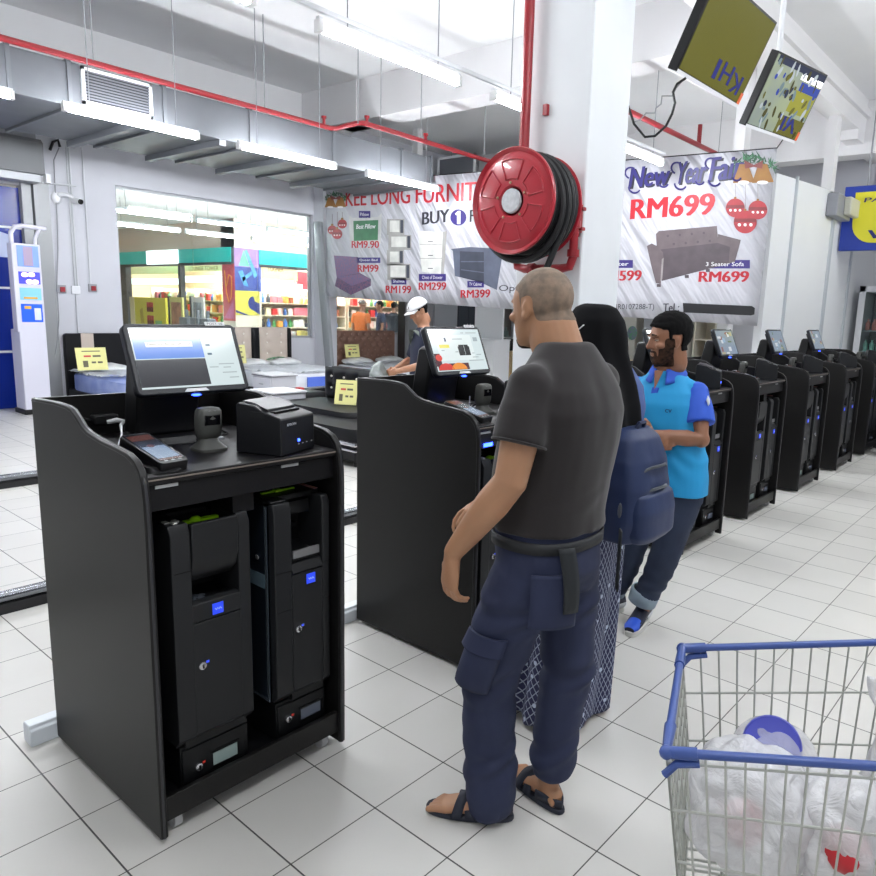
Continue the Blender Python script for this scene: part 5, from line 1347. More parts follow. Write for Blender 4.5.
def display(s, P, ax, hw, H, kind):
    ex, ey, en = ax
    x0, x1, y0, y1 = -hw + .018, hw - .018, .022, H - .016
    wds, hts = x1 - x0, y1 - y0
    def q(mb, u0, u1, v0, v1, mi, d): mb.add([P(x0 + u * wds, y0 + v * hts, d) for u, v in ((u0, v0), (u1, v0), (u1, v1), (u0, v1))], [(0, 1, 2, 3)], mi)
    m = MB(); q(m, 0, 1, 0, 1, 0, .0008); d = m.build('display', scm('white', (206, 220, 222), .62) if kind < 2 else scm('pale', (150, 166, 182), .42), s, smooth=False)
    def T(mb, txt, u, v, w, h, mi=0, b=.0): text_on(mb, txt, P(x0 + u * wds, y0 + v * hts, .0016), ex * (w * wds), ey * (h * hts), en, mi, b, 0, .0005)
    m = MB()
    if kind == 0:
        q(m, .01, .655, .49, .96, 0, .0012); q(m, .0, .655, .03, .475, 1, .0012); q(m, .12, .56, .68, .765, 2, .0016)
        for k, (u, v, w) in enumerate(((.78, .36, .16), (.82, .30, .08), (.80, .21, .15), (.86, .12, .1), (.68, .31, .09))): q(m, u, u + w, v, v + .018, 4, .0014)
        for k in range(3): q(m, .69, .735, .84 - k * .155, .875 - k * .155, 3, .0014)
        m.build('screen_graphics', [scm('blue', (74, 126, 214), .62), scm('grey', (84, 86, 96), .18), scm('box', (226, 226, 210), .6), scm('slate', (90, 130, 156), .3), scm('faint', (176, 190, 194), .5)], d, smooth=False)
        m = MB(); T(m, 'Please Scan Receipt QR Code', .135, .70, .41, .05); m.build('screen_text', scm('ink', (70, 80, 96), .1), d, smooth=False)
    elif kind == 1:
        q(m, .10, .80, .25, .86, 0, .0012); q(m, .0, .11, .12, .42, 4, .0012); q(m, .02, .62, .02, .18, 4, .0012)
        for c_, mi in ((.17, 1), (.42, 2)):
            pts = [P(x0 + (c_ + .15 * cos(pi * k / 14)) * wds, y0 + (.03 + .16 * sin(pi * k / 14)) * hts, .0016) for k in range(15)]; m.poly(pts, mi)
        pts = [P(x0 + (.075 + .06 * cos(2 * pi * k / 20)) * wds, y0 + (.32 + .08 * sin(2 * pi * k / 20)) * hts, .0018) for k in range(20)]; m.poly(pts, 1)
        q(m, .14, .33, .55, .63, 5, .0016); q(m, .49, .72, .36, .58, 3, .0016); q(m, .51, .70, .58, .62, 3, .0016); q(m, .61, .615, .37, .6, 0, .002)
        for u, v, w in ((.16, .48, .06), (.42, .75, .2), (.42, .44, .06), (.75, .4, .05), (.74, .3, .12), (.65, .22, .3), (.83, .36, .1), (.05, .93, .3), (.62, .9, .06), (.72, .9, .22)): q(m, u, u + w, v, v + .02, 6, .0016)
        q(m, .26, .30, .70, .80, 7, .0016); q(m, .84, .93, .7, .8, 6, .0014)
        m.build('screen_graphics', [scm('card', (216, 226, 226), .66), scm('red', (226, 70, 60), .5), scm('orange', (240, 150, 60), .55), scm('charcoal', (60, 64, 70), .08), scm('plum', (110, 60, 70), .3), scm('lemon', (230, 220, 90), .6), scm('faint', (176, 190, 194), .5), scm('navy', (40, 50, 110), .2)], d, smooth=False)
    else:
        r_ = random.Random(kind)
        for k in range(14):
            u = r_.random() * .8; v = r_.random() * .85; q(m, u, u + r_.uniform(.06, .22), v, v + r_.uniform(.05, .2), r_.randrange(5), .0010 + k * .00005)
        m.build('screen_graphics', [scm('sky', (150, 180, 206), .5), scm('sand', (206, 196, 150), .4), scm('leaf', (120, 150, 110), .3), scm('rust', (180, 110, 100), .3), scm('cloud', (220, 226, 230), .5)], d, smooth=False)
def make_terminal():
    t = empty('card_terminal', (0, 0, 0))
    T = Matrix.Translation((.232, -.243, 1.160)) @ Matrix.Rotation(R(7), 4, 'Z') @ Matrix.Rotation(R(15), 4, 'Y') @ Matrix.Diagonal((.9, .9, 1, 1))
    m = MB(); m.loft([(T @ V((0, 0, z)), (T.to_3x3() @ V((.125 * s, 0, 0))), (T.to_3x3() @ V((0, .053 * s, 0))), .22) for z, s in ((.012, .94), (.018, 1), (.042, 1), (.048, .97))], 36); m.build('handset', M_black, t)
    m = MB(); m.loft([((.235, -.243, 1.1505), (.12, -.015, 0), (.006, .05, 0), .3), ((.215, -.241, 1.166), (.12, -.015, 0), (.006, .05, 0), .3)], 28); m.loft([((.15, -.245, 1.1505), (.04, -.005, 0), (.006, .05, 0), .4), ((.14, -.245, 1.195), (.03, -.005, 0), (.006, .045, 0), .4)], 20); m.build('cradle', M_black, t)
    m = MB(); m.box(-.115, .10, -.045, .045, .0482, .0492, 0, T); s = m.build('screen_glass', mat('terminal_glass', (26, 30, 38), .1), t, smooth=False)
    m = MB(); m.box(-.10, -.06, -.04, .04, .0494, .0498, 0, T); m.box(-.058, -.01, -.04, .04, .0494, .0498, 1, T); m.box(-.008, .085, -.04, .04, .0494, .0498, 2, T); m.box(.087, .1, -.04, .04, .0494, .0498, 3, T)
    for y in (-.025, 0, .025): m.box(.104, .110, y - .006, y + .006, .0494, .0499, 4, T)
    m.lathe([(.012, 0), (.012, .0003)], T @ V((-.012, -.005, .0499)), T.to_3x3(), 16, 3)
    m.build('screen_graphics', [scm('t_rust', (140, 74, 60), .15), scm('t_dark', (60, 66, 84), .1), scm('t_blue', (150, 176, 206), .25), scm('t_rust', (140, 74, 60), .15), scm('t_white', (210, 214, 216), .3)], s, smooth=False)
    return t
def make_scanner():
    s = empty('barcode_scanner', (0, 0, 0)); cx, cy = .125, .0
    m = MB(); m.loft([((cx, cy, 1.1505), (.05, 0, 0), (0, .050, 0), .5), ((cx, cy, 1.160), (.05, 0, 0), (0, .050, 0), .5), ((cx - .004, cy, 1.180), (.028, 0, 0), (0, .032, 0), .6), ((cx - .006, cy, 1.196), (.022, 0, 0), (0, .028, 0), .7)], 28); m.build('base', M_scan, s)
    m = MB(); Ms = []
    for z, a, b in ((1.19, .018, .030), (1.197, .026, .037), (1.215, .03, .040), (1.26, .030, .042), (1.285, .028, .040), (1.294, .022, .034), (1.297, .014, .022)):
        Ms.append(((cx - .004 + (z - 1.19) * .06, cy, z), (a, 0, 0), (0, b, 0), .55))
    m.loft(Ms, 32); m.build('head', M_scan, s)
    m = MB(); m.box(cx + .015, cx + .030, cy - .028, cy + .028, 1.238, 1.274); m.build('window', mat('scanner_window', (8, 8, 12), .08), s, bevel=.003)
    m = MB(); m.box(cx + .015, cx + .0285, cy - .014, cy + .014, 1.280, 1.287); m.build('maker_plate', M_silver, s, smooth=False)
    m = MB(); m.tube([(cx - .03, cy, 1.20), (cx - .09, cy + .02, 1.17), (cx - .17, cy + .05, 1.156), (cx - .25, cy + .02, 1.156)], .004, 6); m.build('lead', M_black, s)
    return s
def make_printer():
    p = empty('receipt_printer', (0, 0, 0))
    T = Matrix.Translation((.268, .168, 1.1505)) @ Matrix.Rotation(R(20), 4, 'Z') @ Matrix.Diagonal((.76, 1.16, .95, 1))
    prof = [(.115, .0), (.118, .01), (.115, .128), (.108, .134), (.05, .146), (.02, .150), (-.02, .170), (-.105, .178), (-.118, .170), (-.12, .0)]
    m = MB(); m.prism(prof, -.082, .082, 'y', 0, T); m.build('body', mat('printer_black', (20, 21, 25), .42, spec=.35), p, bevel=.004)
    m = MB(); pr = [(.018, .1515), (-.02, .172), (-.10, .180), (-.105, .178), (-.105, .174), (-.02, .166), (.018, .1475)]
    m.prism([(.03, .1585), (.0, .166), (-.035, .1775), (-.1, .184), (-.1, .179), (-.03, .171), (.03, .149)], -.066, .066, 'y', 0, T); m.build('paper_cover', mat('printer_cover', (30, 31, 35), .36), p, bevel=.003)
    m = MB(); m.box(.034, .062, -.058, .058, .1425, .151, 0, T); m.build('paper_slot', M_pit, p, smooth=False)
    m = MB(); m.box(-.04, .03, -.083, -.0805, .13, .15, 0, T); m.build('cover_lever', M_unit, p)
    m = MB(); text_on(m, 'EPSON', T @ V((.1165, -.055, .104)), T.to_3x3() @ V((0, .042, 0)), (0, 0, .008), T.to_3x3() @ V((1, 0, 0)), 0, .02, 0, .0015); m.build('maker_name', mat('printer_print', (196, 198, 202), .4), p, smooth=False)
    m = MB(); m.ell(T @ V((.1165, .0, .045)), (.003, .007, .006), n=10); m.build('power_light', M_led, p)
    m = MB()
    for y in (.0, .02, .04, .065): m.box(.1165, .119, y - .003, y + .003, .030, .033, 0, T)
    m.build('light_marks', mat('printer_print', (196, 198, 202), .4), p, smooth=False)
    return p
def make_clutter():
    c = empty('cable_bundle', (0, 0, 0))
    r_ = random.Random(5)
    m = MB(); m.tube([(-.36, -.178, 1.208), (-.35, -.22, 1.225), (-.34, -.245, 1.20), (-.335, -.22, 1.165), (-.33, -.24, 1.157), (-.26, -.30, 1.157), (-.18, -.27, 1.157), (-.20, -.22, 1.158), (-.10, -.24, 1.158), (.0, -.20, 1.157), (.08, -.20, 1.157), (.12, -.19, 1.19)], .004, 6)
    m.tube([(-.28, .0, 1.157), (-.12, -.05, 1.156), (-.05, -.16, 1.156), (-.02, -.10, 1.156), (.0, .06, 1.156), (-.1, .2, 1.156), (-.28, .24, 1.156)], .0035, 6); m.build('black_lead', M_black, c)
    m = MB(); m.box(-.3845, -.345, -.178, -.09, 1.190, 1.226); m.build('power_adapter', M_black, c, bevel=.006)
    m = MB(); m.tube([(-.34, -.135, 1.20), (-.33, -.105, 1.206), (-.32, -.085, 1.20), (-.31, -.10, 1.19), (-.26, -.12, 1.165), (-.10, -.20, 1.158), (.06, -.235, 1.17), (.12, -.245, 1.19)], [.007, .009, .009, .006, .003, .003, .003, .003], 8); m.build('white_plug', M_whitep, c)
    m = MB(); m.box(-.09, -.02, .06, .14, 1.1505, 1.158); m.tube([(-.05, .10, 1.158), (-.05, .10, 1.21)], .003, 6); m.build('cable_clip', M_grey, c)
    return c
POS = ['nearest the camera on the left', 'second in row, behind the T-shirt man', 'third in row, left of blue polo', 'fourth in row, right of blue polo', 'fifth in row from the camera', 'sixth in row from the camera', 'at the far end of row']
Y0S = [-.548, .885, 3.11, 4.345, 5.70, 7.08, 8.42]
KX = -1.085
protos = {'kiosk': make_kiosk(), 'coin': make_coin(), 'note': make_note(), 'term': make_terminal(), 'scan': make_scanner(), 'prin': make_printer(), 'clut': make_clutter()}
INFO = {'kiosk': ('black self-checkout kiosk with curved sides, ', 'kiosk', 'self-checkout kiosks'), 'coin': ('charcoal coin recycler, left bay of the kiosk ', 'coin machine', 'coin recyclers'),
        'note': ('charcoal banknote recycler, right bay of the kiosk ', 'banknote machine', 'banknote recyclers'), 'term': ('black handheld card terminal on the kiosk ', 'card terminal', 'card terminals'),
        'scan': ('grey barcode scanner on its stand on the kiosk ', 'scanner', 'barcode scanners'), 'prin': ('black receipt printer on the right of the kiosk ', 'printer', 'receipt printers'), 'clut': ('black leads and adapter lying on the kiosk ', 'cable', 'kiosk cables')}
for i, y0 in enumerate(Y0S):
    loc = (KX, y0 + KW, 0)
    for key_, pr in protos.items():
        if i == 6 and key_ in ('clut', 'term'): continue
        o = pr if i == 0 else dup(pr)
        o.location = loc
        pre, cat, grp = INFO[key_]
        tag(o, pre + POS[i], cat, grp)
    if i < 6:
        s, P, ax, hw, H = make_screen()
        s.location = loc if i != 1 else (loc[0], loc[1] - .025, 0)
        display(s, P, ax, hw, H, i)
        tag(s, 'black framed touch screen on the kiosk ' + POS[i], 'screen', 'kiosk touch screens')
# glow inside the second kiosk and its blue adapter lights
for i in (1, 3, 4):
    m = MB(); m.ell((0, 0, .012), (.010, .010, .018), n=10)
    tag(m.build('blue_lamp', M_led, loc=(KX - .06, Y0S[i] + KW + .02, 1.152)), 'small glowing blue light on the kiosk ' + POS[i], 'light', 'blue counter lights')
m = MB(); m.box(-.002, .002, -.03, .03, -.008, .008); tag(m.build('blue_lamp', M_led, loc=(KX + .376, Y0S[1] + .10, 1.06)), 'blue glowing strip under the counter edge of the second kiosk', 'light', 'blue counter lights')
# goods left at the far end kiosk
e = V((-.62, 9.20, 0))
m = MB(); m.box(-.22, .25, -.2, .25, 0, .98); tag(m.build('navy_crate_stack', mat('navy_plastic', (28, 34, 66), .5, nz=(3, .3)), loc=(-.5, 9.40, 0), bevel=.01), 'navy blue stand at the far right edge beyond the last kiosk', 'stand')
m = MB(); m.prism([(-.18, 0), (.2, 0), (.2, .34), (-.16, .34)], -.14, .14, 'y'); bxo = m.build('paper_bag', mat('kraft_paper', (156, 122, 86), .7), loc=(-.42, 9.36, .981), bevel=.01)
tag(bxo, 'brown paper bag with a round print on the navy stand at far right', 'bag')
m = MB()
ring = [(.03 + .07 * cos(2 * pi * k / 20), -.143, .2 + .07 * sin(2 * pi * k / 20)) for k in range(20)]
m.tube(ring, .012, 6, closed=True); m.build('round_print', mat('kraft_ink', (80, 60, 44), .7), bxo)
bk = empty('black_backpack', (-.46, 8.75, 0), label='black backpack with loose straps on the floor by the last kiosk', cat='backpack')
m = MB(); m.loft([((0, 0, .005), (.13, 0, 0), (0, .1, 0), .6), ((0, 0, .08), (.15, 0, 0), (0, .13, 0), .6), ((0, .02, .28), (.14, 0, 0), (0, .11, 0), .6), ((0, .04, .40), (.08, 0, 0), (0, .06, 0), .7)], 24); m.build('bag_body', M_rubber, bk)
m = MB(); m.tube([(.1, -.1, .35), (.19, -.15, .2), (.16, -.18, .06), (.24, -.2, .012), (.32, -.16, .012)], .014, 8); m.tube([(-.1, -.1, .35), (-.14, -.16, .2), (-.05, -.2, .05), (.1, -.26, .012)], .014, 8); m.build('strap', M_black, bk)
# ------------------------------------------------------------------ people
def limb(mb, pts, rs, n=14):
    pts = [V(p) for p in pts]
    # resample with a little rounding at the joints
    mb.tube(pts, list(rs), n)
    for p, r in zip(pts, rs): mb.ell(p, r * .99, n=12)
def hand(mb, wrist, d, pn, th, curl=25, s=1.0, thumb_curl=20, spread=4):
    """d: pointing direction, pn: direction the palm faces, th: thumb side"""
    wrist = V(wrist); d = V(d).normalized(); pn = V(pn); pn = (pn - d * pn.dot(d)).normalized(); th = V(th); th = (th - d * th.dot(d) - pn * th.dot(pn)).normalized()
    def P(a, b, c): return wrist + (d * a + th * b + pn * c) * s
    secs = []
    for a, w, t in ((-.015, .026, .021), (.015, .030, .019), (.045, .039, .016), (.075, .042, .0145), (.092, .039, .012)):
        secs.append((P(a, 0, 0), th * (w * s), pn * (t * s)))
    mb.loft(secs, 16)
    mb.ell(P(.04, .026, .008), (.021 * s, .021 * s, .021 * s), n=10)
    for k, (b, L, r) in enumerate(((.031, .076, .0088), (.0105, .084, .0092), (-.010, .078, .0088), (-.029, .060, .0078))):
        sp = R(spread * (1.5 - k)); base = P(.080, b, 0); dirn = (d * cos(sp) + th * sin(sp)).normalized()
        c = R(curl * (.55 + .1 * k)); pts = [base - dirn * .012 * s, base]; q = base; ang = 0
        for seg, f in ((.46, 1.0), (.30, 1.3), (.24, .9)):
            ang += c * f
            q = q + (dirn * cos(ang) + pn * sin(ang)) * (L * seg * s); pts.append(q)
        limb(mb, pts, [r * s, r * 1.05 * s, r * s, r * .92 * s, r * .75 * s], 10)
    t0 = P(.012, .022, .006); d1 = (d * .72 + th * .62 + pn * .28).normalized(); d2 = (d * .92 + th * .22 + pn * (.2 + thumb_curl * .01)).normalized()
    limb(mb, [t0, t0 + d1 * .042 * s, t0 + d1 * .042 * s + d2 * .032 * s, t0 + d1 * .042 * s + d2 * .032 * s + (d2 + pn * .2).normalized() * .024 * s], [.014 * s, .0115 * s, .0105 * s, .0085 * s], 10)
def head(mb, C, yaw=0, pitch=0, s=1.0, roll=0, nose=1.0):
    M = Matrix.Rotation(R(yaw), 3, 'Z') @ Matrix.Rotation(R(pitch), 3, 'Y') @ Matrix.Rotation(R(roll), 3, 'X')
    C = V(C)
    H = lambda x, y, z: C + M @ V((x, y, z)) * s
    ax = lambda v: M @ V(v) * s
    def ell(c, r, M2=None, n=16): mb.ell(H(*c), tuple(q * s for q in r), M @ M2 if M2 else M, n)
    ell((-.014, 0, .030), (.097, .077, .087), n=24)
    secs = []
    for z, x, a, b, e in ((-.117, .058, .018, .020, 1), (-.112, .054, .030, .032, .9), (-.095, .042, .046, .045, .85), (-.068, .028, .061, .058, .9), (-.035, .018, .073, .066, .95), (.0, .013, .079, .071, 1), (.035, .008, .084, .074, 1), (.07, .0, .078, .068, 1)):
        secs.append((H(x, 0, z), ax((a, 0, 0)), ax((0, b, 0)), e))
    mb.loft(secs, 24)
    limb(mb, [H(.082, 0, .022), H(.085 + .012 * nose, 0, -.006), H(.088 + .019 * nose, 0, -.028)], [.009 * s, .0105 * s, .0125 * s], 10)
    for y in (-1, 1):
        ell((.084 + .010 * nose, y * .0125, -.031), (.011, .008, .008), n=10)
        ell((-.008, y * .075, -.014), (.018, .006, .030), Matrix.Rotation(R(-14), 3, 'Y') @ Matrix.Rotation(R(y * 14), 3, 'Z'), 14)
        ell((-.013, y * .078, -.004), (.012, .005, .022), Matrix.Rotation(R(y * 16), 3, 'Z'), 12)
        ell((.064, y * .043, -.024), (.024, .024, .017), n=12)
        ell((.078 + .008 * nose, y * .03, .024), (.012, .024, .007), n=10)
    ell((.088, 0, -.060), (.010, .023, .0055), n=12); ell((.086, 0, -.069), (.011, .020, .006), n=12)
    ell((.070, 0, -.102), (.017, .021, .014), n=12)
    limb(mb, [H(-.022, 0, -.03), H(-.03, 0, -.12)], [.058 * s, .058 * s], 18)
    return H, M
def face_fix(me, H, M, s=1.0):
    d = lambda x, y, z: M @ V((x, y, z)) * s
    it = []
    for y in (-1, 1):
        it.append((H(.086, y * .031, .006), .014 * s, d(-.010, 0, 0))); it.append((H(.095, y * .03, -.045), .014 * s, d(-.003, 0, 0)))
        it.append((H(.002, y * .084, -.012), .010 * s, d(0, -y * .004, 0)))
    it.append((H(.097, 0, -.0645), .006 * s, d(-.006, 0, 0))); it.append((H(.09, 0, -.083), .010 * s, d(-.005, 0, 0)))
    bump_mesh(me, it)
M_eye = mat('eye_white', (196, 190, 182), .25); M_iris = mat('eye_iris', (34, 24, 20), .2)
def eyes(par, H, M, s=1.0, lid=.25):
    for y in (-1, 1):
        c = H(.0725, y * .031, .005); r = .0118 * s
        m = MB(); m.ell(c, r, n=14); e = m.build('eye', M_eye, par)
        m = MB(); m.lathe([(.0058 * s, 0), (.005 * s, .0010 * s), (.002 * s, .0013 * s)], c + M @ V((.0112 * s, 0, -.001 * s)), M @ Matrix.Rotation(R(90), 3, 'Y'), 12); m.build('iris', M_iris, e)
        m = MB()
        def lidf(u, v, lo, hi):
            a = -1.45 + 2.9 * u; el = lo + (hi - lo) * v; q = r * 1.10
            return c + M @ V((q * cos(el) * cos(a), q * cos(el) * sin(a), q * sin(el)))
        m.sheet(lambda u, v: lidf(u, v, lid, 1.5), 12, 6); m.sheet(lambda u, v: lidf(u, v, -1.5, -.42), 12, 6)
        m.build('eyelids', SKIN[par.name], par, solid=.0012)
SKIN = {}
def foot(mb, ankle, d, s=1.0):
    a = V(ankle); d = V((d[0], d[1], 0)).normalized(); w = V((-d.y, d.x, 0)); z0 = a.z
    P = lambda f, l, z: V((a.x, a.y, 0)) + d * f * s + w * l * s + V((0, 0, z))
    secs = []
    for f, b, h, lz in ((-.062, .018, .020, .036), (-.05, .030, .032, .040), (-.01, .034, .042, .052), (.04, .036, .036, .048), (.09, .042, .026, .038), (.13, .046, .017, .030), (.155, .042, .012, .026)):
        secs.append((P(f, 0, lz), w * b * s, V((0, 0, h))))
    mb.loft(secs, 18)
    for k, (l, r, L) in enumerate(((.030, .0125, .05), (.010, .010, .045), (-.008, .0095, .038), (-.023, .009, .030), (-.036, .0085, .022))):
        sg = 1
        limb(mb, [P(.14, l, .026), P(.15 + L * .5, l, .028), P(.15 + L, l, .022)], [r * s, r * s, r * .9 * s], 10)
    limb(mb, [a + V((0, 0, .10)), a, P(-.005, 0, .05)], [.040 * s, .036 * s, .034 * s], 14)
def torso(mb, secs, n=28, e=.85):
    mb.loft([(V((x, y, z)), V((a, 0, 0)), V((0, b, 0)), e) for x, y, z, a, b in secs], n)
def fold_noise(f, amp, sx=1.0, sz=1.0, seed=0):
    return lambda co: amp * mnoise.noise(V((co.x * f * sx + seed, co.y * f * sx, co.z * f * sz)))
def w2l(o):
    Mi = Matrix.Rotation(-o.rotation_euler.z, 3, 'Z')
    return lambda p: Mi @ (V(p) - o.location)
def cloth(mb, name, mats, par, voxel=.009, smooth=4, fold=None):
    return link(name, fuse(mb, voxel, smooth, name, fold), mats, par, smooth=True, angle=180)

# ---- man in the dark T-shirt, seen from behind
SK1 = mat('skin_tan', (176, 130, 98), .5, nz=(9, .12), sss=.12)
man = empty('person', (.05, .36, 0), pi, 'man in charcoal T-shirt and navy cargo trousers standing with his back half turned', 'person')
SKIN[man.name] = SK1
TS = [(-.03, 0, .86, .118, .165), (-.015, 0, .95, .135, .172), (-.008, 0, 1.05, .142, .170), (-.015, 0, 1.15, .140, .172), (-.04, 0, 1.27, .132, .186), (-.055, 0, 1.37, .126, .195), (-.058, 0, 1.43, .106, .182), (-.055, 0, 1.48, .080, .130), (-.050, 0, 1.525, .066, .088), (-.04, 0, 1.56, .058, .064)]
b = MB(); torso(b, TS)
sL, eL, wL = V((-.060, .185, 1.435)), V((-.060, .262, 1.185)), V((.118, .292, .945))
sR, eR, wR = V((-.055, -.185, 1.435)), V((.155, -.235, 1.19)), V((.385, -.155, .965))
limb(b, [sL, sL.lerp(eL, .5), eL, eL.lerp(wL, .3), eL.lerp(wL, .7), wL], [.060, .055, .048, .050, .040, .030])
limb(b, [sR, sR.lerp(eR, .5), eR, eR.lerp(wR, .3), wR], [.062, .053, .045, .046, .029])
hand(b, wL + V((.004, .001, -.012)), (.08, .02, -1), (-.35, -1, 0), (1, -.3, 0), 32, 1.13)
hand(b, wR + V((.008, .003, -.008)), (.75, .25, -.65), (-.5, .2, -.85), (.2, 1, .1), 40, 1.0)
hipL, kL, aL = V((-.012, .095, .88)), V((.098, .125, .50)), V((.070, .135, .088))
hipR, kR, aR = V((-.03, -.095, .88)), V((-.062, -.085, .50)), V((-.030, -.053, .088))
limb(b, [hipL, kL, kL.lerp(aL, .3), aL], [.085, .058, .058, .037]); limb(b, [hipR, kR, kR.lerp(aR, .3), aR], [.085, .058, .058, .037])
foot(b, aL, (.178, .108), 1.0); foot(b, aR, (.218, -.056), 1.0)
limb(b, [(-.045, 0, 1.50), (-.005, .008, 1.62)], [.072, .064], 18)
HC1 = V((.044, .010, 1.664))
H1, M1 = head(b, HC1, -8, 6, 1.0, 0, -.25)
bm_ = fuse(b, .0048, 4, 'body'); face_fix(bm_, H1, M1, 1.0)
body = link('body', bm_, SK1, man, smooth=True, angle=180)
eyes(man, H1, M1, 1.0)
Hi = lambda co: M1.transposed() @ (co - HC1)
def scalp(co):
    q = Hi(co)
    if q.z < -.045 or (q - V((0, 0, .03))).length > .2: return False
    if abs(q.y) > .068 and -.034 < q.x < .014 and q.z < .030: return False
    lim = -.048 if q.x < -.03 else (-.005 if q.x < .02 else .045 + (q.x - .02) * .35)
    if q.x > .075 and q.z < .068: return False
    return q.z > lim
shell(bm_, 'cropped_hair', scalp, lambda co: .0012, mat('stubble_hair', (112, 98, 86), .8, nz=(38, .8, (146, 124, 106)), bump=(500, .4, .002)), man)
def beardf(co):
    q = Hi(co); return q.x > .045 and -.125 < q.z < -.088 and abs(q.y) < .03
shell(bm_, 'beard', beardf, lambda co: .003, mat('beard_black', (34, 28, 26), .8), man)
# clothes
M_ts = mat('tshirt_charcoal', (32, 27, 28), .85, sheen=.15, bump=(900, .1, .001))
c = MB(); torso(c, [(x, y, z, a + .016, bb + .018) for x, y, z, a, bb in [(-.015, 0, 1.0, .146, .174), (-.012, 0, 1.06, .148, .174), (-.018, 0, 1.15, .146, .175), (-.045, 0, 1.27, .142, .192), (-.06, 0, 1.37, .135, .198), (-.062, 0, 1.43, .116, .186), (-.058, 0, 1.49, .090, .146), (-.052, 0, 1.535, .070, .098), (-.044, 0, 1.566, .056, .064)]])
for s_, e_ in ((sL, eL), (sR, eR)):
    q = s_.lerp(e_, .60); y_ = 1 if s_.y > 0 else -1
    limb(c, [(-.055, y_ * .10, 1.465), s_ + (s_ - e_) * .02, s_.lerp(e_, .3)], [.060, .070, .074], 18)
    c.tube([s_.lerp(e_, .2), q], [.074, .079], 20)
def tfold(co):
    d = .006 * mnoise.noise(V((co.x * 7, co.y * 7, co.z * 3.2))) + .003 * mnoise.noise(V((co.x * 16, co.y * 16, co.z * 9 + 3)))
    w = max(0, 1 - abs(co.z - 1.04) / .12); d += .003 * w * sin(co.z * 60 + co.y * 14 + 6 * mnoise.noise(co * 6))
    return d
sh = cloth(c, 't_shirt', M_ts, man, .008, 10, tfold)
m = MB(); m.tube([V((-.040 + .066 * cos(t), .069 * sin(t) + .004, 1.515 - .010 * cos(t))) for t in [2 * pi * k / 28 for k in range(28)]], .007, 8, closed=True); m.build('collar_rib', M_ts, sh)
for s_, e_ in ((sL, eL), (sR, eR)):
    q = s_.lerp(e_, .585); ax_ = (e_ - s_).normalized(); u = ax_.orthogonal().normalized(); w_ = ax_.cross(u)
    m = MB(); m.tube([q + u * (.0765 * cos(2 * pi * k / 28)) + w_ * (.0765 * sin(2 * pi * k / 28)) for k in range(28)], .004, 6, closed=True); m.build('sleeve_hem', M_ts, sh)
M_den = mat('trousers_navy', (31, 38, 66), .8, nz=(5, .35, (46, 54, 86)), bump=(420, .25, .002))
c = MB(); torso(c, [(-.03, 0, .80, .118, .170), (-.028, 0, .88, .145, .188), (-.018, 0, .95, .148, .184), (-.014, 0, 1.015, .146, .178)])
limb(c, [hipL + V((0, 0, -.02)), hipL.lerp(kL, .45), kL, kL.lerp(aL, .5), aL + V((-.005, 0, -.012))], [.108, .104, .094, .088, .083], 22)
limb(c, [hipR + V((0, 0, -.02)), hipR.lerp(kR, .45), kR, kR.lerp(aR, .5), aR + V((-.012, 0, .075))], [.108, .098, .086, .080, .077], 22)
def jfold(co):
    d = .009 * mnoise.noise(V((co.x * 6, co.y * 6, co.z * 5))) + .005 * mnoise.noise(V((co.x * 13 + co.z * 7, co.y * 13, co.z * 15)))
    for z0, wd in ((.50, .13), (.20, .12), (.74, .12)):
        w = max(0, 1 - abs(co.z - z0) / wd); d += .006 * w * sin(co.z * 75 + co.y * 22 + co.x * 16 + 4 * mnoise.noise(co * 7))
    return d
tr = cloth(c, 'cargo_trousers', M_den, man, .0085, 4, jfold)
def pocket(name, fn, nu=12, nv=14): 
    m = MB(); m.sheet(fn, nu, nv); return m.build(name, M_den, tr, solid=.012)
# cargo pocket on the outside of the left thigh, with flap; back pocket
def on_leg(a, z, r): 
    t = (hipL.z - z) / (hipL.z - kL.z); c_ = hipL.lerp(kL, max(0, min(1.2, t))); return c_ + V((cos(a) * r, sin(a) * r, 0))
pocket('cargo_pocket', lambda u, v: on_leg(R(48 + 80 * u), .655 - .17 * v, .104 + .012 * (1 - (2 * u - 1) ** 4) * (1 - (2 * v - 1) ** 6)))
pocket('pocket_flap', lambda u, v: on_leg(R(46 + 84 * u), .675 - .06 * v, .112 + .008 * v))
def on_seat(y, z): 
    yy = y; return V((-.025 - .152 * math.sqrt(max(0, 1 - (yy / .205) ** 2)) - .006, yy, z))
pocket('back_pocket', lambda u, v: on_seat(.075 + .115 * u, .90 - .165 * v) + V((-.006 - .008 * (1 - (2 * u - 1) ** 4) * v + .012 * max(0, v - .6), 0, 0)))
m = MB(); m.loft([(V((-.016, 0, z)), V((.152, 0, 0)), V((0, .188, 0)), .85) for z in (.955, .990)], 36, caps=False); bl = m.build('belt', mat('belt_black', (26, 28, 32), .6), man, solid=.006)
m = MB(); m.sheet(lambda u, v: on_seat(.105 + .045 * u - .02 * v, .985 - .20 * v) + V((-.022 - .01 * sin(v * 3), 0, 0)), 3, 12); m.build('hanging_strap', mat('strap_black', (30, 34, 38), .7), man, solid=.005)
m = MB(); m.sheet(lambda u, v: on_seat(-.165 + .03 * u, .98 - .2 * v) + V((-.05 , -.01, 0)), 3, 10); m.build('hanging_strap', mat('strap_black', (30, 34, 38), .7), man, solid=.005)
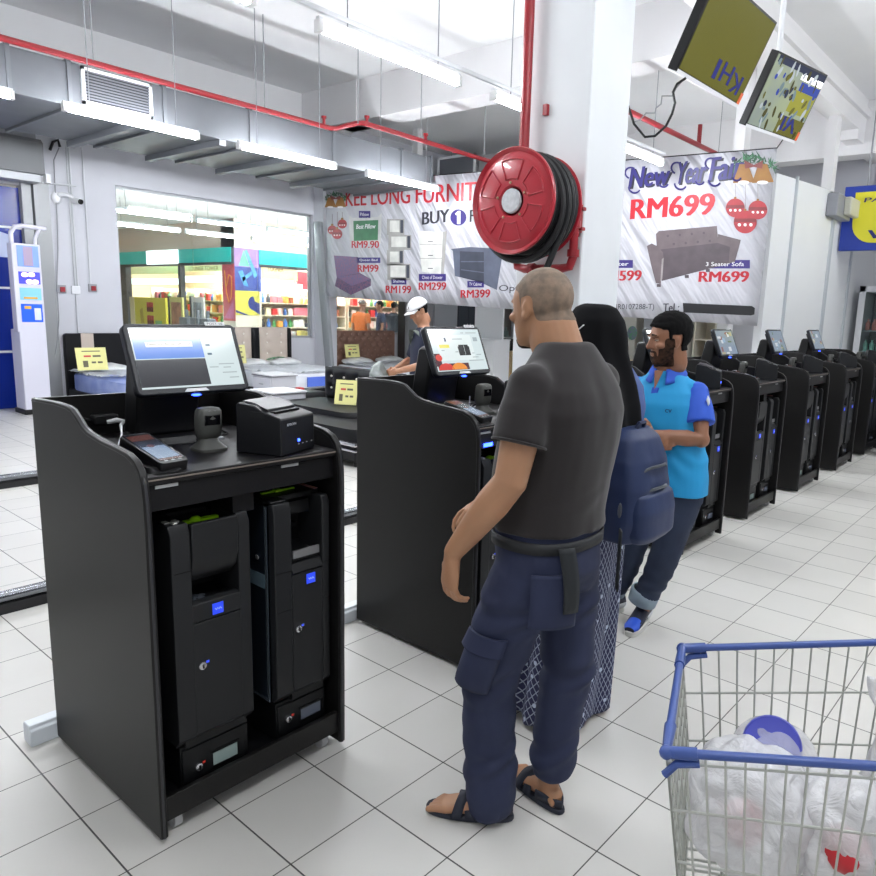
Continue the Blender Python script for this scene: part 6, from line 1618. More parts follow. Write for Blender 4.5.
# sandals
def sandal(ankle, d):
    a = V(ankle); d = V((d[0], d[1], 0)).normalized(); w = V((-d.y, d.x, 0))
    P = lambda f, l, z: V((a.x, a.y, 0)) + d * f + w * l + V((0, 0, z))
    s_ = empty('sandal', (0, 0, 0)); s_.parent = man
    out = []
    for k in range(28):
        t = 2 * pi * k / 28; f = .066 + .148 * cos(t); l = (.044 + .008 * cos(t)) * math.copysign(abs(sin(t)) ** .75, sin(t)); out.append((f, l))
    m = MB(); n = len(out); vs = [P(f, l, .001) for f, l in out] + [P(f, l, .019) for f, l in out]
    m.add(vs, [tuple(range(n))[::-1], tuple(range(n, 2 * n))] + [(i, (i + 1) % n, n + (i + 1) % n, n + i) for i in range(n)]); m.build('sole', mat('sandal_navy', (34, 38, 52), .6), s_, bevel=.004)
    for p0, p1 in (((.10, -.052, .018), (.055, .050, .018)), ((.055, -.050, .018), (.105, .054, .018))):
        m = MB()
        def st(u, v, p0=p0, p1=p1):
            t = pi * u; f = p0[0] + (p1[0] - p0[0]) * u; l = p0[1] + (p1[1] - p0[1]) * u
            return P(f + (v - .5) * .034, l, .014 + .066 * sin(t) * (1 - .8 * (f - .06)))
        m.sheet(st, 14, 2); m.build('strap', mat('sandal_navy', (34, 38, 52), .6), s_, solid=.005)
    m = MB(); m.sheet(lambda u, v: P(-.075 + .085 * abs(2 * u - 1) ** 1.6, .046 * (2 * u - 1) , .02 + .028 * v + .012 * abs(2 * u - 1)), 14, 2); m.build('heel_strap', mat('sandal_navy', (34, 38, 52), .6), s_, solid=.006)
sandal(aL, (.178, .108)); sandal(aR, (.218, -.056))

# ---- woman in black headscarf
SK2 = mat('skin_light', (196, 152, 122), .5, nz=(9, .1), sss=.12)
wo = empty('person', (-.19, .985, 0), pi, 'woman in black headscarf and navy patterned dress, hidden behind the man in charcoal', 'person')
SKIN[wo.name] = SK2
b = MB(); torso(b, [(-.02, 0, .84, .11, .16), (-.02, 0, .95, .12, .165), (-.01, 0, 1.08, .10, .14), (-.02, 0, 1.22, .105, .15), (-.03, 0, 1.32, .095, .16), (-.035, 0, 1.38, .07, .12), (-.03, 0, 1.41, .055, .06)])
for y in (1, -1):
    limb(b, [(-.03, y * .16, 1.33), (-.01, y * .235, 1.12), (.12, y * .20, .95)], [.052, .042, .027])
    hand(b, (.125, y * .20, .945), (.75, 0, -.65), (0, -y, 0), (.6, 0, .7), 30, .9)
    limb(b, [(-.02, y * .085, .85), (0, y * .085, .47), (-.02, y * .085, .085)], [.08, .055, .035]); foot(b, (-.02, y * .085, .085), (1, y * .2), .88)
limb(b, [(-.03, 0, 1.37), (-.01, 0, 1.48)], [.056, .05], 16)
H2, M2 = head(b, (.02, 0, 1.55), 0, 6, .95)
bm_ = fuse(b, .006, 4, 'body'); face_fix(bm_, H2, M2, .95); link('body', bm_, SK2, wo, smooth=True, angle=180); eyes(wo, H2, M2, .95)
def lattice():
    mm = mat('dress_lattice', (34, 38, 74), .75)
    nt = mm.node_tree; bs = nt.nodes['Principled BSDF']
    tc = nt.nodes.new('ShaderNodeTexCoord'); sp = nt.nodes.new('ShaderNodeSeparateXYZ'); nt.links.new(tc.outputs['Object'], sp.inputs[0])
    h = math_node(nt, 'MULTIPLY', math_node(nt, 'ARCTAN2', sp.outputs[1], sp.outputs[0]), .26)
    ls = []
    for sg in (1, -1):
        q = math_node(nt, 'MULTIPLY', math_node(nt, 'ADD', h, math_node(nt, 'MULTIPLY', sp.outputs[2], sg * .8)), 30)
        ls.append(math_node(nt, 'GREATER_THAN', math_node(nt, 'ABSOLUTE', math_node(nt, 'SUBTRACT', math_node(nt, 'FRACT', q), .5)), .425))
    vo = nt.nodes.new('ShaderNodeTexVoronoi'); vo.inputs['Scale'].default_value = 17; nt.links.new(tc.outputs['Object'], vo.inputs['Vector'])
    dots = math_node(nt, 'LESS_THAN', vo.outputs['Distance'], .16)
    f = math_node(nt, 'MINIMUM', math_node(nt, 'ADD', math_node(nt, 'MULTIPLY', math_node(nt, 'MAXIMUM', ls[0], ls[1]), .62), dots), 1.0)
    mx = nt.nodes.new('ShaderNodeMix'); mx.data_type = 'RGBA'; nt.links.new(f, mx.inputs[0]); mx.inputs[6].default_value = lin((34, 38, 76)); mx.inputs[7].default_value = lin((190, 200, 220))
    nt.links.new(mx.outputs[2], bs.inputs['Base Color'])
    return mm
M_lat = lattice()
c = MB(); torso(c, [(-.02, 0, .80, .14, .19), (-.015, 0, .95, .135, .18), (-.01, 0, 1.08, .118, .158), (-.02, 0, 1.22, .122, .168), (-.03, 0, 1.32, .11, .176), (-.035, 0, 1.385, .08, .12)])
for y in (1, -1): limb(c, [(-.03, y * .16, 1.33), (-.01, y * .235, 1.12), (.10, y * .20, .965)], [.064, .062, .048])
cloth(c, 'blouse', M_lat, wo, .009, 4, lambda co: .006 * mnoise.noise(co * 8))
m = MB()
def skirt(u, v):
    a = 2 * pi * u; z = .97 - .945 * v; k = v ** .75
    r = 1 + .12 * k * sin(a * 7 + 1.3) + .05 * k * sin(a * 12 + 2)
    hem = .0
    if v == 1: z = .028 + .012 * sin(a * 7)
    return V((-.015 + .072 * v + (.14 + .055 * k) * r * cos(a), .058 * v + (.185 + .025 * k) * r * sin(a), z))
m.sheet(skirt, 96, 30); m.build('skirt', M_lat, wo, solid=.006, angle=180)
for y in (1, -1):
    m = MB(); m.loft([((-.10 + f * 0 + f, y * (.085 + .2 * max(f, 0) * .5), z), (0, bb, 0), (0, 0, h)) for f, bb, h, z in ((0, .025, .02, .026), (.05, .034, .028, .034), (.14, .038, .024, .03), (.24, .040, .018, .024), (.285, .024, .012, .02))], 16); m.build('shoe', mat('shoe_pink', (176, 60, 96), .5), wo)
M_scarf = mat('scarf_black', (9, 9, 12), .9, spec=.2)
m = MB()
c = MB(); hc = V((.02, 0, 1.55))
c.loft([(V((.0, 0, 1.688)), V((.05, 0, 0)), V((0, .04, 0))), (V((.0, 0, 1.675)), V((.085, 0, 0)), V((0, .066, 0))), (V((-.002, 0, 1.63)), V((.118, 0, 0)), V((0, .093, 0))), (V((-.005, 0, 1.57)), V((.127, 0, 0)), V((0, .104, 0))), (V((-.012, 0, 1.50)), V((.128, 0, 0)), V((0, .114, 0))), (V((-.02, 0, 1.44)), V((.132, 0, 0)), V((0, .135, 0))), (V((-.028, 0, 1.38)), V((.142, 0, 0)), V((0, .17, 0))),
        (V((-.035, 0, 1.31)), V((.152, 0, 0)), V((0, .20, 0))), (V((-.038, 0, 1.20)), V((.160, 0, 0)), V((0, .215, 0))), (V((-.038, 0, 1.06)), V((.160, 0, 0)), V((0, .205, 0)))], 36)
def sfold(co): return .009 * sin(math.atan2(co.y, co.x) * 9 + co.z * 7 + 3 * mnoise.noise(co * 3)) * min(1, max(0, (1.66 - co.z) / .3)) + .004 * mnoise.noise(co * 10)
sm = fuse(c, .0085, 4, 'headscarf', sfold)
bmq = bmesh.new(); bmq.from_mesh(sm)
bmesh.ops.delete(bmq, geom=[f for f in bmq.faces if f.calc_center_median().x > .075 and 1.455 < f.calc_center_median().z < 1.615 and abs(f.calc_center_median().y) < .07], context='FACES')
bmq.to_mesh(sm); bmq.free()
link('headscarf', sm, M_scarf, wo, smooth=True, angle=180, solid=.004)
m = MB(); m.tube([(.055, .110, 1.555), (-.02, .112, 1.61)], .0022, 6); m.build('spectacle_arm', mat('pin_silver', (206, 206, 210), .3, .7), wo)
# backpack on her back
bp_ = empty('backpack', (-.19 + .235, .955, .025), pi, 'navy blue backpack with two front zips hanging on the woman in the black headscarf', 'backpack')
M_bag = mat('bag_navy', (26, 44, 84), .55, nz=(4, .3, (18, 30, 64)), bump=(340, .25, .002)); M_zip = mat('zip_grey', (74, 78, 86), .5, bump=(160, .4, .003)); M_bagd = mat('bag_navy_dark', (26, 38, 72), .6)
c = MB()
c.loft([(V((.0 + o, 0, z)), V((a, 0, 0)), V((0, w_, 0)), .6) for z, a, w_, o in ((.785, .05, .10, .02), (.80, .085, .145, .01), (.88, .10, .162, 0), (1.0, .098, .16, .0), (1.10, .085, .145, .005), (1.18, .062, .115, .015), (1.215, .03, .07, .02))], 32)
bgm = link('bag_body', fuse(c, .007, 4, 'bag_body', lambda co: .006 * mnoise.noise(co * 7) + .003 * mnoise.noise(co * 16)), M_bag, bp_, smooth=True, angle=180)
c = MB(); c.loft([(V((-.06, 0, z)), V((a, 0, 0)), V((0, w_, 0)), .6) for z, a, w_ in ((.80, .045, .11), (.83, .068, .136), (.92, .07, .14), (.98, .055, .128), (1.0, .03, .10))], 28)
link('front_pocket', fuse(c, .007, 4, 'front_pocket', lambda co: .005 * mnoise.noise(co * 9)), M_bag, bp_, smooth=True, angle=180)
def zipper(zc, w_, xo, drop):
    m = MB(); pts = [V((xo + .045 * (2 * t - 1) ** 2, w_ * (2 * t - 1), zc - drop * (2 * t - 1) ** 4)) for t in [k / 16 for k in range(17)]]; m.tube(pts, .006, 8); z = m.build('zip', M_zip, bp_)
    m = MB(); p = pts[-2]; m.box(p.x - .012, p.x - .004, p.y - .006, p.y + .006, p.z - .04, p.z); m.build('zip_pull', M_alu, z)
zipper(1.005, .12, -.108, .05); zipper(1.085, .125, -.098, .06)
m = MB(); m.tube([(-.0, -.03, 1.205), (-.01, -.02, 1.235), (-.01, .02, 1.235), (.0, .03, 1.205)], .008, 8); m.build('top_loop', M_bagd, bp_)
M_strapb = mat('strap_blue', (66, 86, 140), .7)
for y in (1, -1):
    m = MB()
    path = [V((.045, y * .07, 1.20)), V((.055, y * .115, 1.27)), V((.085, y * .140, 1.35)), V((.15, y * .150, 1.425)), V((.25, y * .150, 1.43)), V((.345, y * .145, 1.36)), V((.40, y * .145, 1.25)), V((.385, y * .19, 1.10)), V((.25, y * .235, .98)), V((.10, y * .165, .88)), V((.05, y * .15, .86))]
    vs = []
    def sp(u, v, path=path, y=y):
        t = u * (len(path) - 1); i = min(int(t), len(path) - 2); p = path[i].lerp(path[i + 1], t - i)
        return p + V((0, (v - .5) * .055, 0)) if i < 7 else p + V((0, 0, (v - .5) * .03))
    m.sheet(sp, 45, 3); m.build('shoulder_strap', M_strapb, bp_, solid=.009)
m = MB(); m.ell((-.03, .158, .93), (.009, .008, .03), n=12); m.build('side_toggle', M_zip, bp_)

# ---- shop worker in blue polo, arms folded
SK3 = mat('skin_brown', (148, 102, 76), .5, nz=(9, .12), sss=.12)
wk = empty('person', (-.345, 1.93, 0), R(-88), 'bearded man in two tone blue polo and rolled jeans with folded arms', 'person')
SKIN[wk.name] = SK3
TS3 = [(-.01, .085, .80, .105, .155), (-.01, .085, .90, .112, .158), (-.01, .07, 1.0, .108, .15), (-.015, .05, 1.12, .108, .155), (-.02, .03, 1.22, .108, .165), (-.025, .015, 1.28, .096, .160), (-.025, .01, 1.325, .076, .118), (-.022, .005, 1.365, .062, .082), (-.015, .005, 1.395, .054, .058)]
b = MB(); torso(b, TS3)
sL, eL, wL = V((-.025, .170, 1.275)), V((.055, .245, 1.065)), V((.185, .05, 1.075))
sR, eR, wR = V((-.025, -.150, 1.275)), V((.065, -.215, 1.065)), V((.195, .02, 1.045))
limb(b, [sL, sL.lerp(eL, .5), eL, eL.lerp(wL, .3), wL], [.058, .050, .042, .042, .028])
limb(b, [sR, sR.lerp(eR, .5), eR, eR.lerp(wR, .3), wR], [.058, .050, .042, .042, .028])
hand(b, wL + V((-.006, -.012, 0)), (-.25, -1, .1), (-1, .2, 0), (0, 0, 1), 30, .95)
hand(b, wR + V((-.002, .015, 0)), (-.25, 1, -.05), (-1, -.2, .1), (0, 0, 1), 35, .95)
hpL, kL, aL = V((-.01, .165, .80)), V((.02, .095, .44)), V((.0, -.02, .085))
hpR, kR, aR = V((-.01, .005, .80)), V((.0, -.10, .44)), V((-.02, -.215, .085))
limb(b, [hpL, kL, kL.lerp(aL, .3), aL], [.08, .054, .054, .036]); limb(b, [hpR, kR, kR.lerp(aR, .3), aR], [.08, .054, .054, .036])
limb(b, [(-.02, .005, 1.33), (.0, .0, 1.46)], [.064, .056], 18)
HC3 = V((.022, .022, 1.540))
H3, M3 = head(b, HC3, -42, 6, 1.04)
bm_ = fuse(b, .0048, 4, 'body'); face_fix(bm_, H3, M3, 1.04)
link('body', bm_, SK3, wk, smooth=True, angle=180); eyes(wk, H3, M3, 1.04, .12)
Hi3 = lambda co: M3.transposed() @ (co - HC3) / 1.04
M_hair = mat('hair_black', (11, 10, 11), .8, spec=.15, bump=(260, .5, .003))
def hair3(co):
    q = Hi3(co)
    if (q - V((0, 0, .03))).length > .2 or q.z < -.06: return False
    if abs(q.y) > .066 and -.036 < q.x < .016 and q.z < .026: return False
    lim = -.055 if q.x < -.035 else (.0 if q.x < .03 else .052)
    if q.x > .055 and q.z < .058 + (q.x - .055) * .3: return False
    return q.z > lim
def hoff(co):
    q = Hi3(co); top = max(0, min(1, (q.z - .03) / .06)); return .004 + .016 * top + .003 * mnoise.noise(co * 60)
shell(bm_, 'hair', hair3, hoff, M_hair, wk, solid=.004)
def beard3(co):
    q = Hi3(co)
    if q.z < -.128 or q.z > .01 or q.x < -.005: return False
    if abs(q.y) > .050 and q.x < .05 and q.z < .012 and q.z > -.09: return q.x > .004
    if q.z < -.080: return q.x > .0
    if -.080 <= q.z < -.048 and abs(q.y) < .034: return not (-.0735 < q.z < -.056 and abs(q.y) < .021)
    return abs(q.y) >= .034 and q.z < -.035 and q.x < .075
shell(bm_, 'beard', beard3, lambda co: .0022, mat('beard_dark', (28, 22, 20), .85, spec=.15, nz=(45, .75, (86, 60, 46)), bump=(260, .5, .003)), wk)
for y in (-1, 1):
    m = MB(); m.loft([(H3(.098 - .012 * abs(q), y * (.031 + q * .020), .0275 + .003 * (1 - q * q)), M3 @ V((.004, 0, 0)), M3 @ V((0, 0, .0038 * (1 - .5 * abs(q))))) for q in (-1, -.5, 0, .5, 1)], 8); m.build('eyebrow', M_hair, wk)
M_cy = mat('polo_cyan', (24, 148, 206), .7, bump=(800, .15, .001)); M_ro = mat('polo_royal', (38, 84, 194), .7, bump=(800, .15, .001))
c = MB(); torso(c, [(x, y, z, a + .016, bb + .016) for x, y, z, a, bb in [(-.012, .088, .765, .118, .165), (-.012, .086, .90, .116, .160), (-.012, .07, 1.0, .112, .152), (-.016, .05, 1.12, .112, .158), (-.02, .03, 1.22, .112, .166), (-.025, .015, 1.28, .098, .158), (-.025, .01, 1.325, .078, .116), (-.02, .005, 1.365, .062, .080), (-.016, .005, 1.385, .052, .056)]])
for s_, e_ in ((sL, eL), (sR, eR)): limb(c, [(-.025, .04 if s_.y > 0 else -.03, 1.335), s_ + (s_ - e_) * .0, s_.lerp(e_, .2)], [.045, .058, .060], 18)
def pfold(co):
    d = .005 * mnoise.noise(V((co.x * 8, co.y * 8, co.z * 4))); w = max(0, 1 - abs(co.z - .95) / .14); return d + .005 * w * sin(co.z * 55 + co.y * 20 + 5 * mnoise.noise(co * 6))
po = cloth(c, 'polo_shirt', M_cy, wk, .008, 4, pfold)
for s_, e_ in ((sL, eL), (sR, eR)):
    c = MB(); inn = V((-.025, .075 if s_.y > 0 else -.06, 1.300)); limb(c, [inn.lerp(s_, .55), s_ + (s_ - e_) * .0, s_.lerp(e_, .3)], [.055, .0655, .070], 20); c.tube([s_.lerp(e_, .15), s_.lerp(e_, .35), s_.lerp(e_, .66)], [.068, .072, .074], 22)
    sl = cloth(c, 'sleeve', M_ro, po, .007, 3, lambda co: .004 * mnoise.noise(co * 12))
    sl['label'] = 'royal blue sleeve'
    if s_ is sL:
        q = s_.lerp(e_, .22); m = MB(); m.sheet(lambda u, v: q + V((.035, .0, 0)) + V((.02 - .03 * u - .014 * v, .064 + .004 * sin(pi * u), .03 - .05 * u + .022 * v)), 8, 3); m.build('white_flash', mat('flash_white', (226, 230, 236), .6), sl, solid=.004)
# collar and placket
m = MB()
def col(u, v):
    a = R(-158 + 316 * u); r = .066 + .016 * v; drop = .030 * v + .05 * max(0, abs(2 * u - 1) - .55) * v
    return V((-.012 - r * cos(a) * -1 * 1.0, .005 + (r + .004) * sin(a), 1.395 - .022 * (0.5 + 0.5 * cos(a + pi)) * -1 - .028 - drop))
def col2(u, v):
    a = R(22 + 316 * u)            # opening at the front (a = 0)
    r = .066 + .034 * v; fr = .5 + .5 * cos(a)
    return V((-.014 + r * cos(a), .005 + (r + .003) * sin(a), 1.434 - .045 * fr - .044 * v - .030 * v * fr))
m.sheet(col2, 36, 4); k_ = m.build('collar', M_ro, po, solid=.006); k_['label'] = 'royal blue collar'
m = MB(); m.sheet(lambda u, v: V((.082 + .022 * min(1, v * 1.3), -.004 + .036 * (u - .5), 1.30 - .13 * v)), 4, 12); m.build('placket', M_ro, po, solid=.006)
m = MB(); text_on(m, 'cv', (.112, .070, 1.185), (-.010, .030, 0), (0, 0, .018), (1, .35, 0), 0, .03, 0, .006); m.build('chest_mark', mat('polo_print', (20, 70, 120), .7), po, smooth=False)
m = MB(); m.poly([(.070, .026, 1.385), (.070, -.022, 1.385), (.096, -.004, 1.29)]); m.build('open_neck', SK3, wk, smooth=False)
M_jean = mat('jeans_dark', (34, 44, 66), .8, nz=(5, .4, (52, 66, 94)), bump=(420, .25, .002)); M_cuff = mat('jeans_cuff', (156, 174, 188), .8, nz=(9, .2))
c = MB(); torso(c, [(-.01, .085, .72, .11, .165), (-.01, .085, .80, .125, .172), (-.01, .085, .88, .122, .168)])
limb(c, [hpL, hpL.lerp(kL, .5), kL, kL.lerp(aL, .5), aL + V((0, .01, .085))], [.096, .090, .078, .072, .068], 20)
limb(c, [hpR, hpR.lerp(kR, .5), kR, kR.lerp(aR, .5), aR + V((0, .02, .085))], [.096, .090, .078, .072, .068], 20)
je = cloth(c, 'jeans', M_jean, wk, .008, 4, lambda co: .007 * mnoise.noise(V((co.x * 8, co.y * 8, co.z * 7))) + .004 * max(0, 1 - abs(co.z - .25) / .2) * sin(co.z * 80 + co.y * 15))
for a_ in (aL, aR):
    m = MB(); c0 = a_ + V((0, .012, .115)); ax_ = V((0, .28, .96)).normalized()
    m.loft([(c0 - ax_ * .075, V((.070, 0, 0)), V((0, .070, -.02))), (c0 - ax_ * .01, V((.074, 0, 0)), V((0, .074, -.02))), (c0, V((.068, 0, 0)), V((0, .068, -.02)))], 24, caps=False); q = m.build('turned_cuff', M_cuff, je, solid=.008); q['label'] = 'pale turned up cuff'
def sneaker(par, a_, d):
    a = V(a_); d = V((d[0], d[1], 0)).normalized(); w = V((-d.y, d.x, 0)); P = lambda f, l, z: V((a.x, a.y, 0)) + d * f + w * l + V((0, 0, z))
    s_ = empty('sneaker', (0, 0, 0)); s_.parent = par
    out = [(.055 + .142 * cos(2 * pi * k / 28), (.042 + .006 * cos(2 * pi * k / 28)) * math.copysign(abs(sin(2 * pi * k / 28)) ** .75, sin(2 * pi * k / 28))) for k in range(28)]
    m = MB(); n = len(out); m.add([P(f, l, .001) for f, l in out] + [P(f, l, .030) for f, l in out], [tuple(range(n))[::-1], tuple(range(n, 2 * n))] + [(i, (i + 1) % n, n + (i + 1) % n, n + i) for i in range(n)]); m.build('sole', mat('sole_white', (206, 206, 200), .6), s_, bevel=.005)
    m = MB(); m.loft([(P(f, 0, z), w * bb, V((0, 0, h))) for f, bb, h, z in ((-.085, .02, .02, .06), (-.07, .034, .04, .075), (-.01, .038, .05, .082), (.04, .040, .040, .066), (.10, .043, .026, .05), (.15, .042, .02, .042), (.187, .026, .014, .036))], 20); m.build('upper', mat('shoe_navy', (28, 32, 52), .5), s_)
    m = MB(); m.loft([(P(f, 0, z), w * bb, V((0, 0, h))) for f, bb, h, z in ((.105, .036, .022, .056), (.15, .0425, .022, .042), (.186, .027, .015, .037))], 20); m.build('toe_panel', mat('shoe_blue', (40, 90, 214), .5), s_)
    m = MB(); m.loft([(P(f, 0, z), w * bb, V((0, 0, h))) for f, bb, h, z in ((-.088, .02, .018, .05), (-.07, .036, .030, .055), (-.03, .040, .026, .05), (.0, .036, .02, .045))], 18); m.build('heel_panel', mat('shoe_white', (214, 216, 220), .5), s_)
    m = MB()
    for k in range(4): f = .035 + k * .018; m.tube([P(f, -.022, .098 - k * .011), P(f, 0, .108 - k * .011), P(f, .022, .098 - k * .011)], .004, 6)
    m.build('laces', mat('lace_black', (30, 30, 36), .7), s_)
sneaker(wk, aL + V((.0, 0, 0)), (1, .10)); sneaker(wk, aR, (1, -.45))

# ---- man in white cap among the beds, and three shoppers beyond the glass
def simple_person(name, loc, F, h, label, skin, top_c, leg_c, hair=None, cap=None, pitch=0, yaw=0, arms=None, group=None, vox=.008):
    o = empty('person', loc, math.atan2(F[1], F[0]), label, 'person', group)
    s = h / 1.75; SKIN[o.name] = skin
    b = MB(); Z = lambda v: v * s
    torso(b, [(-.02, 0, Z(.86), .105, .155), (-.02, 0, Z(.95), .11, .16), (-.02, 0, Z(1.1), .11, .155), (-.03, 0, Z(1.27), .11, .175), (-.03, 0, Z(1.38), .095, .18), (-.03, 0, Z(1.43), .07, .12), (-.02, 0, Z(1.47), .055, .065)])
    A = arms or [[(-.03, y * .19, Z(1.38)), (-.05, y * .24, Z(1.12)), (.04, y * .24, Z(.88))] for y in (1, -1)]
    for y, pts in zip((1, -1), A):
        p0, p1, p2 = [V(p) for p in pts]; limb(b, [p0, p0.lerp(p1, .5), p1, p1.lerp(p2, .3), p2], [.058, .05, .042, .042, .028]); dd = (p2 - p1).normalized(); hand(b, p2 + dd * .012, dd, (0, -y, -.2), (1, 0, .2), 35, .95)
        limb(b, [(-.02, y * .09, Z(.86)), (.01, y * .095, Z(.48)), (-.02, y * .10, .085)], [.082, .055, .036]); foot(b, (-.02, y * .10, .085), (1, y * .15), .95)
    limb(b, [(-.02, 0, Z(1.43)), (.0, 0, Z(1.56))], [.062, .056], 16)
    px = .02 + .05 * sin(R(pitch)); HC = V((px, 0, h - .125 - .012 * (pitch > 15)))
    Hh, Mh = head(b, HC, yaw, pitch, .97)
    me = fuse(b, vox, 3, 'body'); face_fix(me, Hh, Mh, .97); link('body', me, skin, o, smooth=True, angle=180)
    if vox < .009: eyes(o, Hh, Mh, .97)
    c = MB(); torso(c, [(-.02, 0, Z(.90), .128, .178), (-.02, 0, Z(1.0), .126, .174), (-.02, 0, Z(1.1), .124, .172), (-.03, 0, Z(1.27), .124, .19), (-.03, 0, Z(1.38), .108, .19), (-.03, 0, Z(1.43), .082, .125), (-.02, 0, Z(1.46), .066, .07)])
    for pts in A: p0, p1 = V(pts[0]), V(pts[1]); limb(c, [p0, p0.lerp(p1, .3)], [.068, .07], 16); c.tube([p0.lerp(p1, .2), p0.lerp(p1, .9 if cap == 'white' else .65)], [.07, .066], 16)
    cloth(c, 'shirt', top_c, o, .011, 4, lambda co: .006 * mnoise.noise(co * 8))
    c = MB(); torso(c, [(-.02, 0, Z(.80), .11, .165), (-.02, 0, Z(.88), .12, .172), (-.02, 0, Z(.95), .118, .168)])
    for y in (1, -1): limb(c, [(-.02, y * .095, Z(.85)), (.01, y * .10, Z(.48)), (-.02, y * .105, .10)], [.098, .08, .07], 18)
    cloth(c, 'trousers', leg_c, o, .012, 3, lambda co: .006 * mnoise.noise(co * 8))
    Hq = lambda co: Mh.transposed() @ (co - HC) / .97
    def hr(co):
        q = Hq(co)
        if (q - V((0, 0, .03))).length > .2 or (abs(q.y) > .066 and -.036 < q.x < .016 and q.z < .026): return False
        return q.z > (-.05 if q.x < -.035 else (.005 if q.x < .03 else .055))
    if hair: shell(me, 'hair', hr, lambda co: .008, hair, o, solid=.004)
    if cap:
        cm = mat('cap_' + cap, (226, 226, 228) if cap == 'white' else (110, 104, 100), .7)
        def cp(co):
            q = Hq(co); return (q - V((0, 0, .03))).length < .2 and q.z > .036 - .1 * max(0, -q.x) * .2
        cobj = shell(me, 'cap', cp, lambda co: .016, cm, o, solid=.006)
        m = MB(); m.sheet(lambda u, v: Hh(.085 + .075 * v * (1 - .35 * (2 * u - 1) ** 2) - .05 * (2 * u - 1) ** 2, .075 * (2 * u - 1), .045 - .012 * v - .018 * (2 * u - 1) ** 2), 14, 6); m.build('brim', cm, cobj, solid=.006)
        if cap == 'white':
            m = MB(); text_on(m, 'LA', Hh(.094, -.02, .062), Mh @ V((-.002, .05, .0)), Mh @ V((-.012, 0, .028)), Mh @ V((1, 0, .4)), 0, .03, 0, .008); m.build('cap_mark', M_bblk, cobj, smooth=False)
            m = MB(); m.box(-.02, .02, -.001, .001, -.004, .004); 
    return o, Hh
SK4 = mat('skin_tan4', (170, 122, 94), .5, sss=.1)
cp_arms = [[(-.03, .19, 1.36), (.02, .25, 1.12), (.25, .02, 1.03)], [(-.03, -.19, 1.36), (.0, -.28, 1.13), (.20, -.24, 1.02)]]
capman, HC_ = simple_person('person', (-3.83, 3.66, 0), (-.40, -.92), 1.76, 'man in white cap and dark navy shirt looking down among the beds', SK4, mat('shirt_darknavy', (28, 34, 56), .8), mat('trousers_black', (30, 30, 36), .8), mat('hair_black', (11, 10, 11), .8), 'white', 30, 8, cp_arms)
m = MB(); m.sheet(lambda u, v: V((-.02 + .05 * u + .10 * sin(pi * v), .14 - .30 * v, 1.40 + .035 * sin(pi * v) - .42 * max(0, v - .5) - .2 * max(0, .3 - v))), 3, 20); m.build('bag_strap', mat('strap_grey', (84, 90, 84), .7), capman, solid=.006)
gb = MB(); gb.loft([((0, 0, z), (a, 0, 0), (0, w_, 0), .7) for z, a, w_ in ((0, .06, .12), (.04, .09, .17), (.16, .08, .16), (.24, .04, .08), (.27, .02, .03))], 24)
gm = fuse(gb, .01, 2, 'grey_bag', lambda co: .014 * mnoise.noise(co * 11))
tag(link('grey_bag', gm, mat('bag_grey', (104, 112, 108), .35, nz=(8, .5, (180, 184, 186))), None, (-4.13, 3.36, .84), .6, smooth=True, angle=180), 'grey crumpled bag in the hands of the man in the white cap', 'bag')
for px, lab, tc, hc, cp_, F, X_ in ((362, 'shopper in orange shirt and brown cap beyond the glass under the banner', (206, 106, 46), None, 'brown', (-.2, .98), -12.2), (380, 'shopper in dark shirt beyond the glass, right of the one in orange', (40, 50, 74), (22, 22, 26), None, (-.6, -.8), -12.6), (394, 'shopper in black shirt beyond the glass by the dark wardrobe', (34, 38, 48), (22, 22, 26), None, (-.5, .8), -13.4)):
    p = atX(px, 312, X_)
    simple_person('person', (X_, p.y, 0), F, 1.80, lab, mat('skin_far', (150, 108, 86), .6), mat('far_shirt_%d' % px, tc, .8), mat('far_trousers', (40, 42, 56), .8), mat('hair_black', (11, 10, 11), .8) if hc else None, cp_, vox=.012)
# ------------------------------------------------------------------ shopping trolley with bags
M_chrome = mat('trolley_wire', (190, 192, 186), .3, .7)
M_tblue = mat('trolley_blue', (62, 86, 152), .35)
A0, B0 = V((.640, .115, .865)), V((.800, -.295, .865))         # nose corners of the rim, far and near
A1, B1 = V((1.235, .555, .935)), V((1.33, -.060, .945))          # handle end
org = (A0 + B0 + A1 + B1) / 4; org.z = 0
ct = empty('shopping_trolley', org, label='wire shopping trolley with blue rim at the lower right', cat='trolley')
def T_(p): return V(p) - org
def bot(p, q, f): return p
cen = (A0 + B0 + A1 + B1) / 4
def drop(p, t):      # t=0 rim .. 1 basket floor
    zf = .50 if (p - A0).length < (p - A1).length else .46
    low = V((p.x + (cen.x - p.x) * .16, p.y + (cen.y - p.y) * .16, .50))
    return p.lerp(low, t)
def rimpt(a, b, u): return a.lerp(b, u)
m = MB()
for a, b in ((A0, A1), (B0, B1), (A0, B0)): m.tube([T_(a), T_(b)], .0085, 12)
m.build('blue_rim', M_tblue, ct)
for p, q, r_ in ((A0, A1, B0), (B0, B1, A0)):
    d1 = (q - p).normalized(); d2 = (r_ - p).normalized()
    m = MB(); m.tube([T_(p + d1 * .055), T_(p), T_(p + d2 * .09)], .0120, 12); m.ell(T_(p), .0135, n=12)
    m.tube([T_(p + d1 * .06 - V((0, 0, .018))), T_(p + d1 * .02 - V((0, 0, .022))), T_(p - V((0, 0, .045)))], .008, 8)
    m.build('corner_cap', M_tblue, ct)
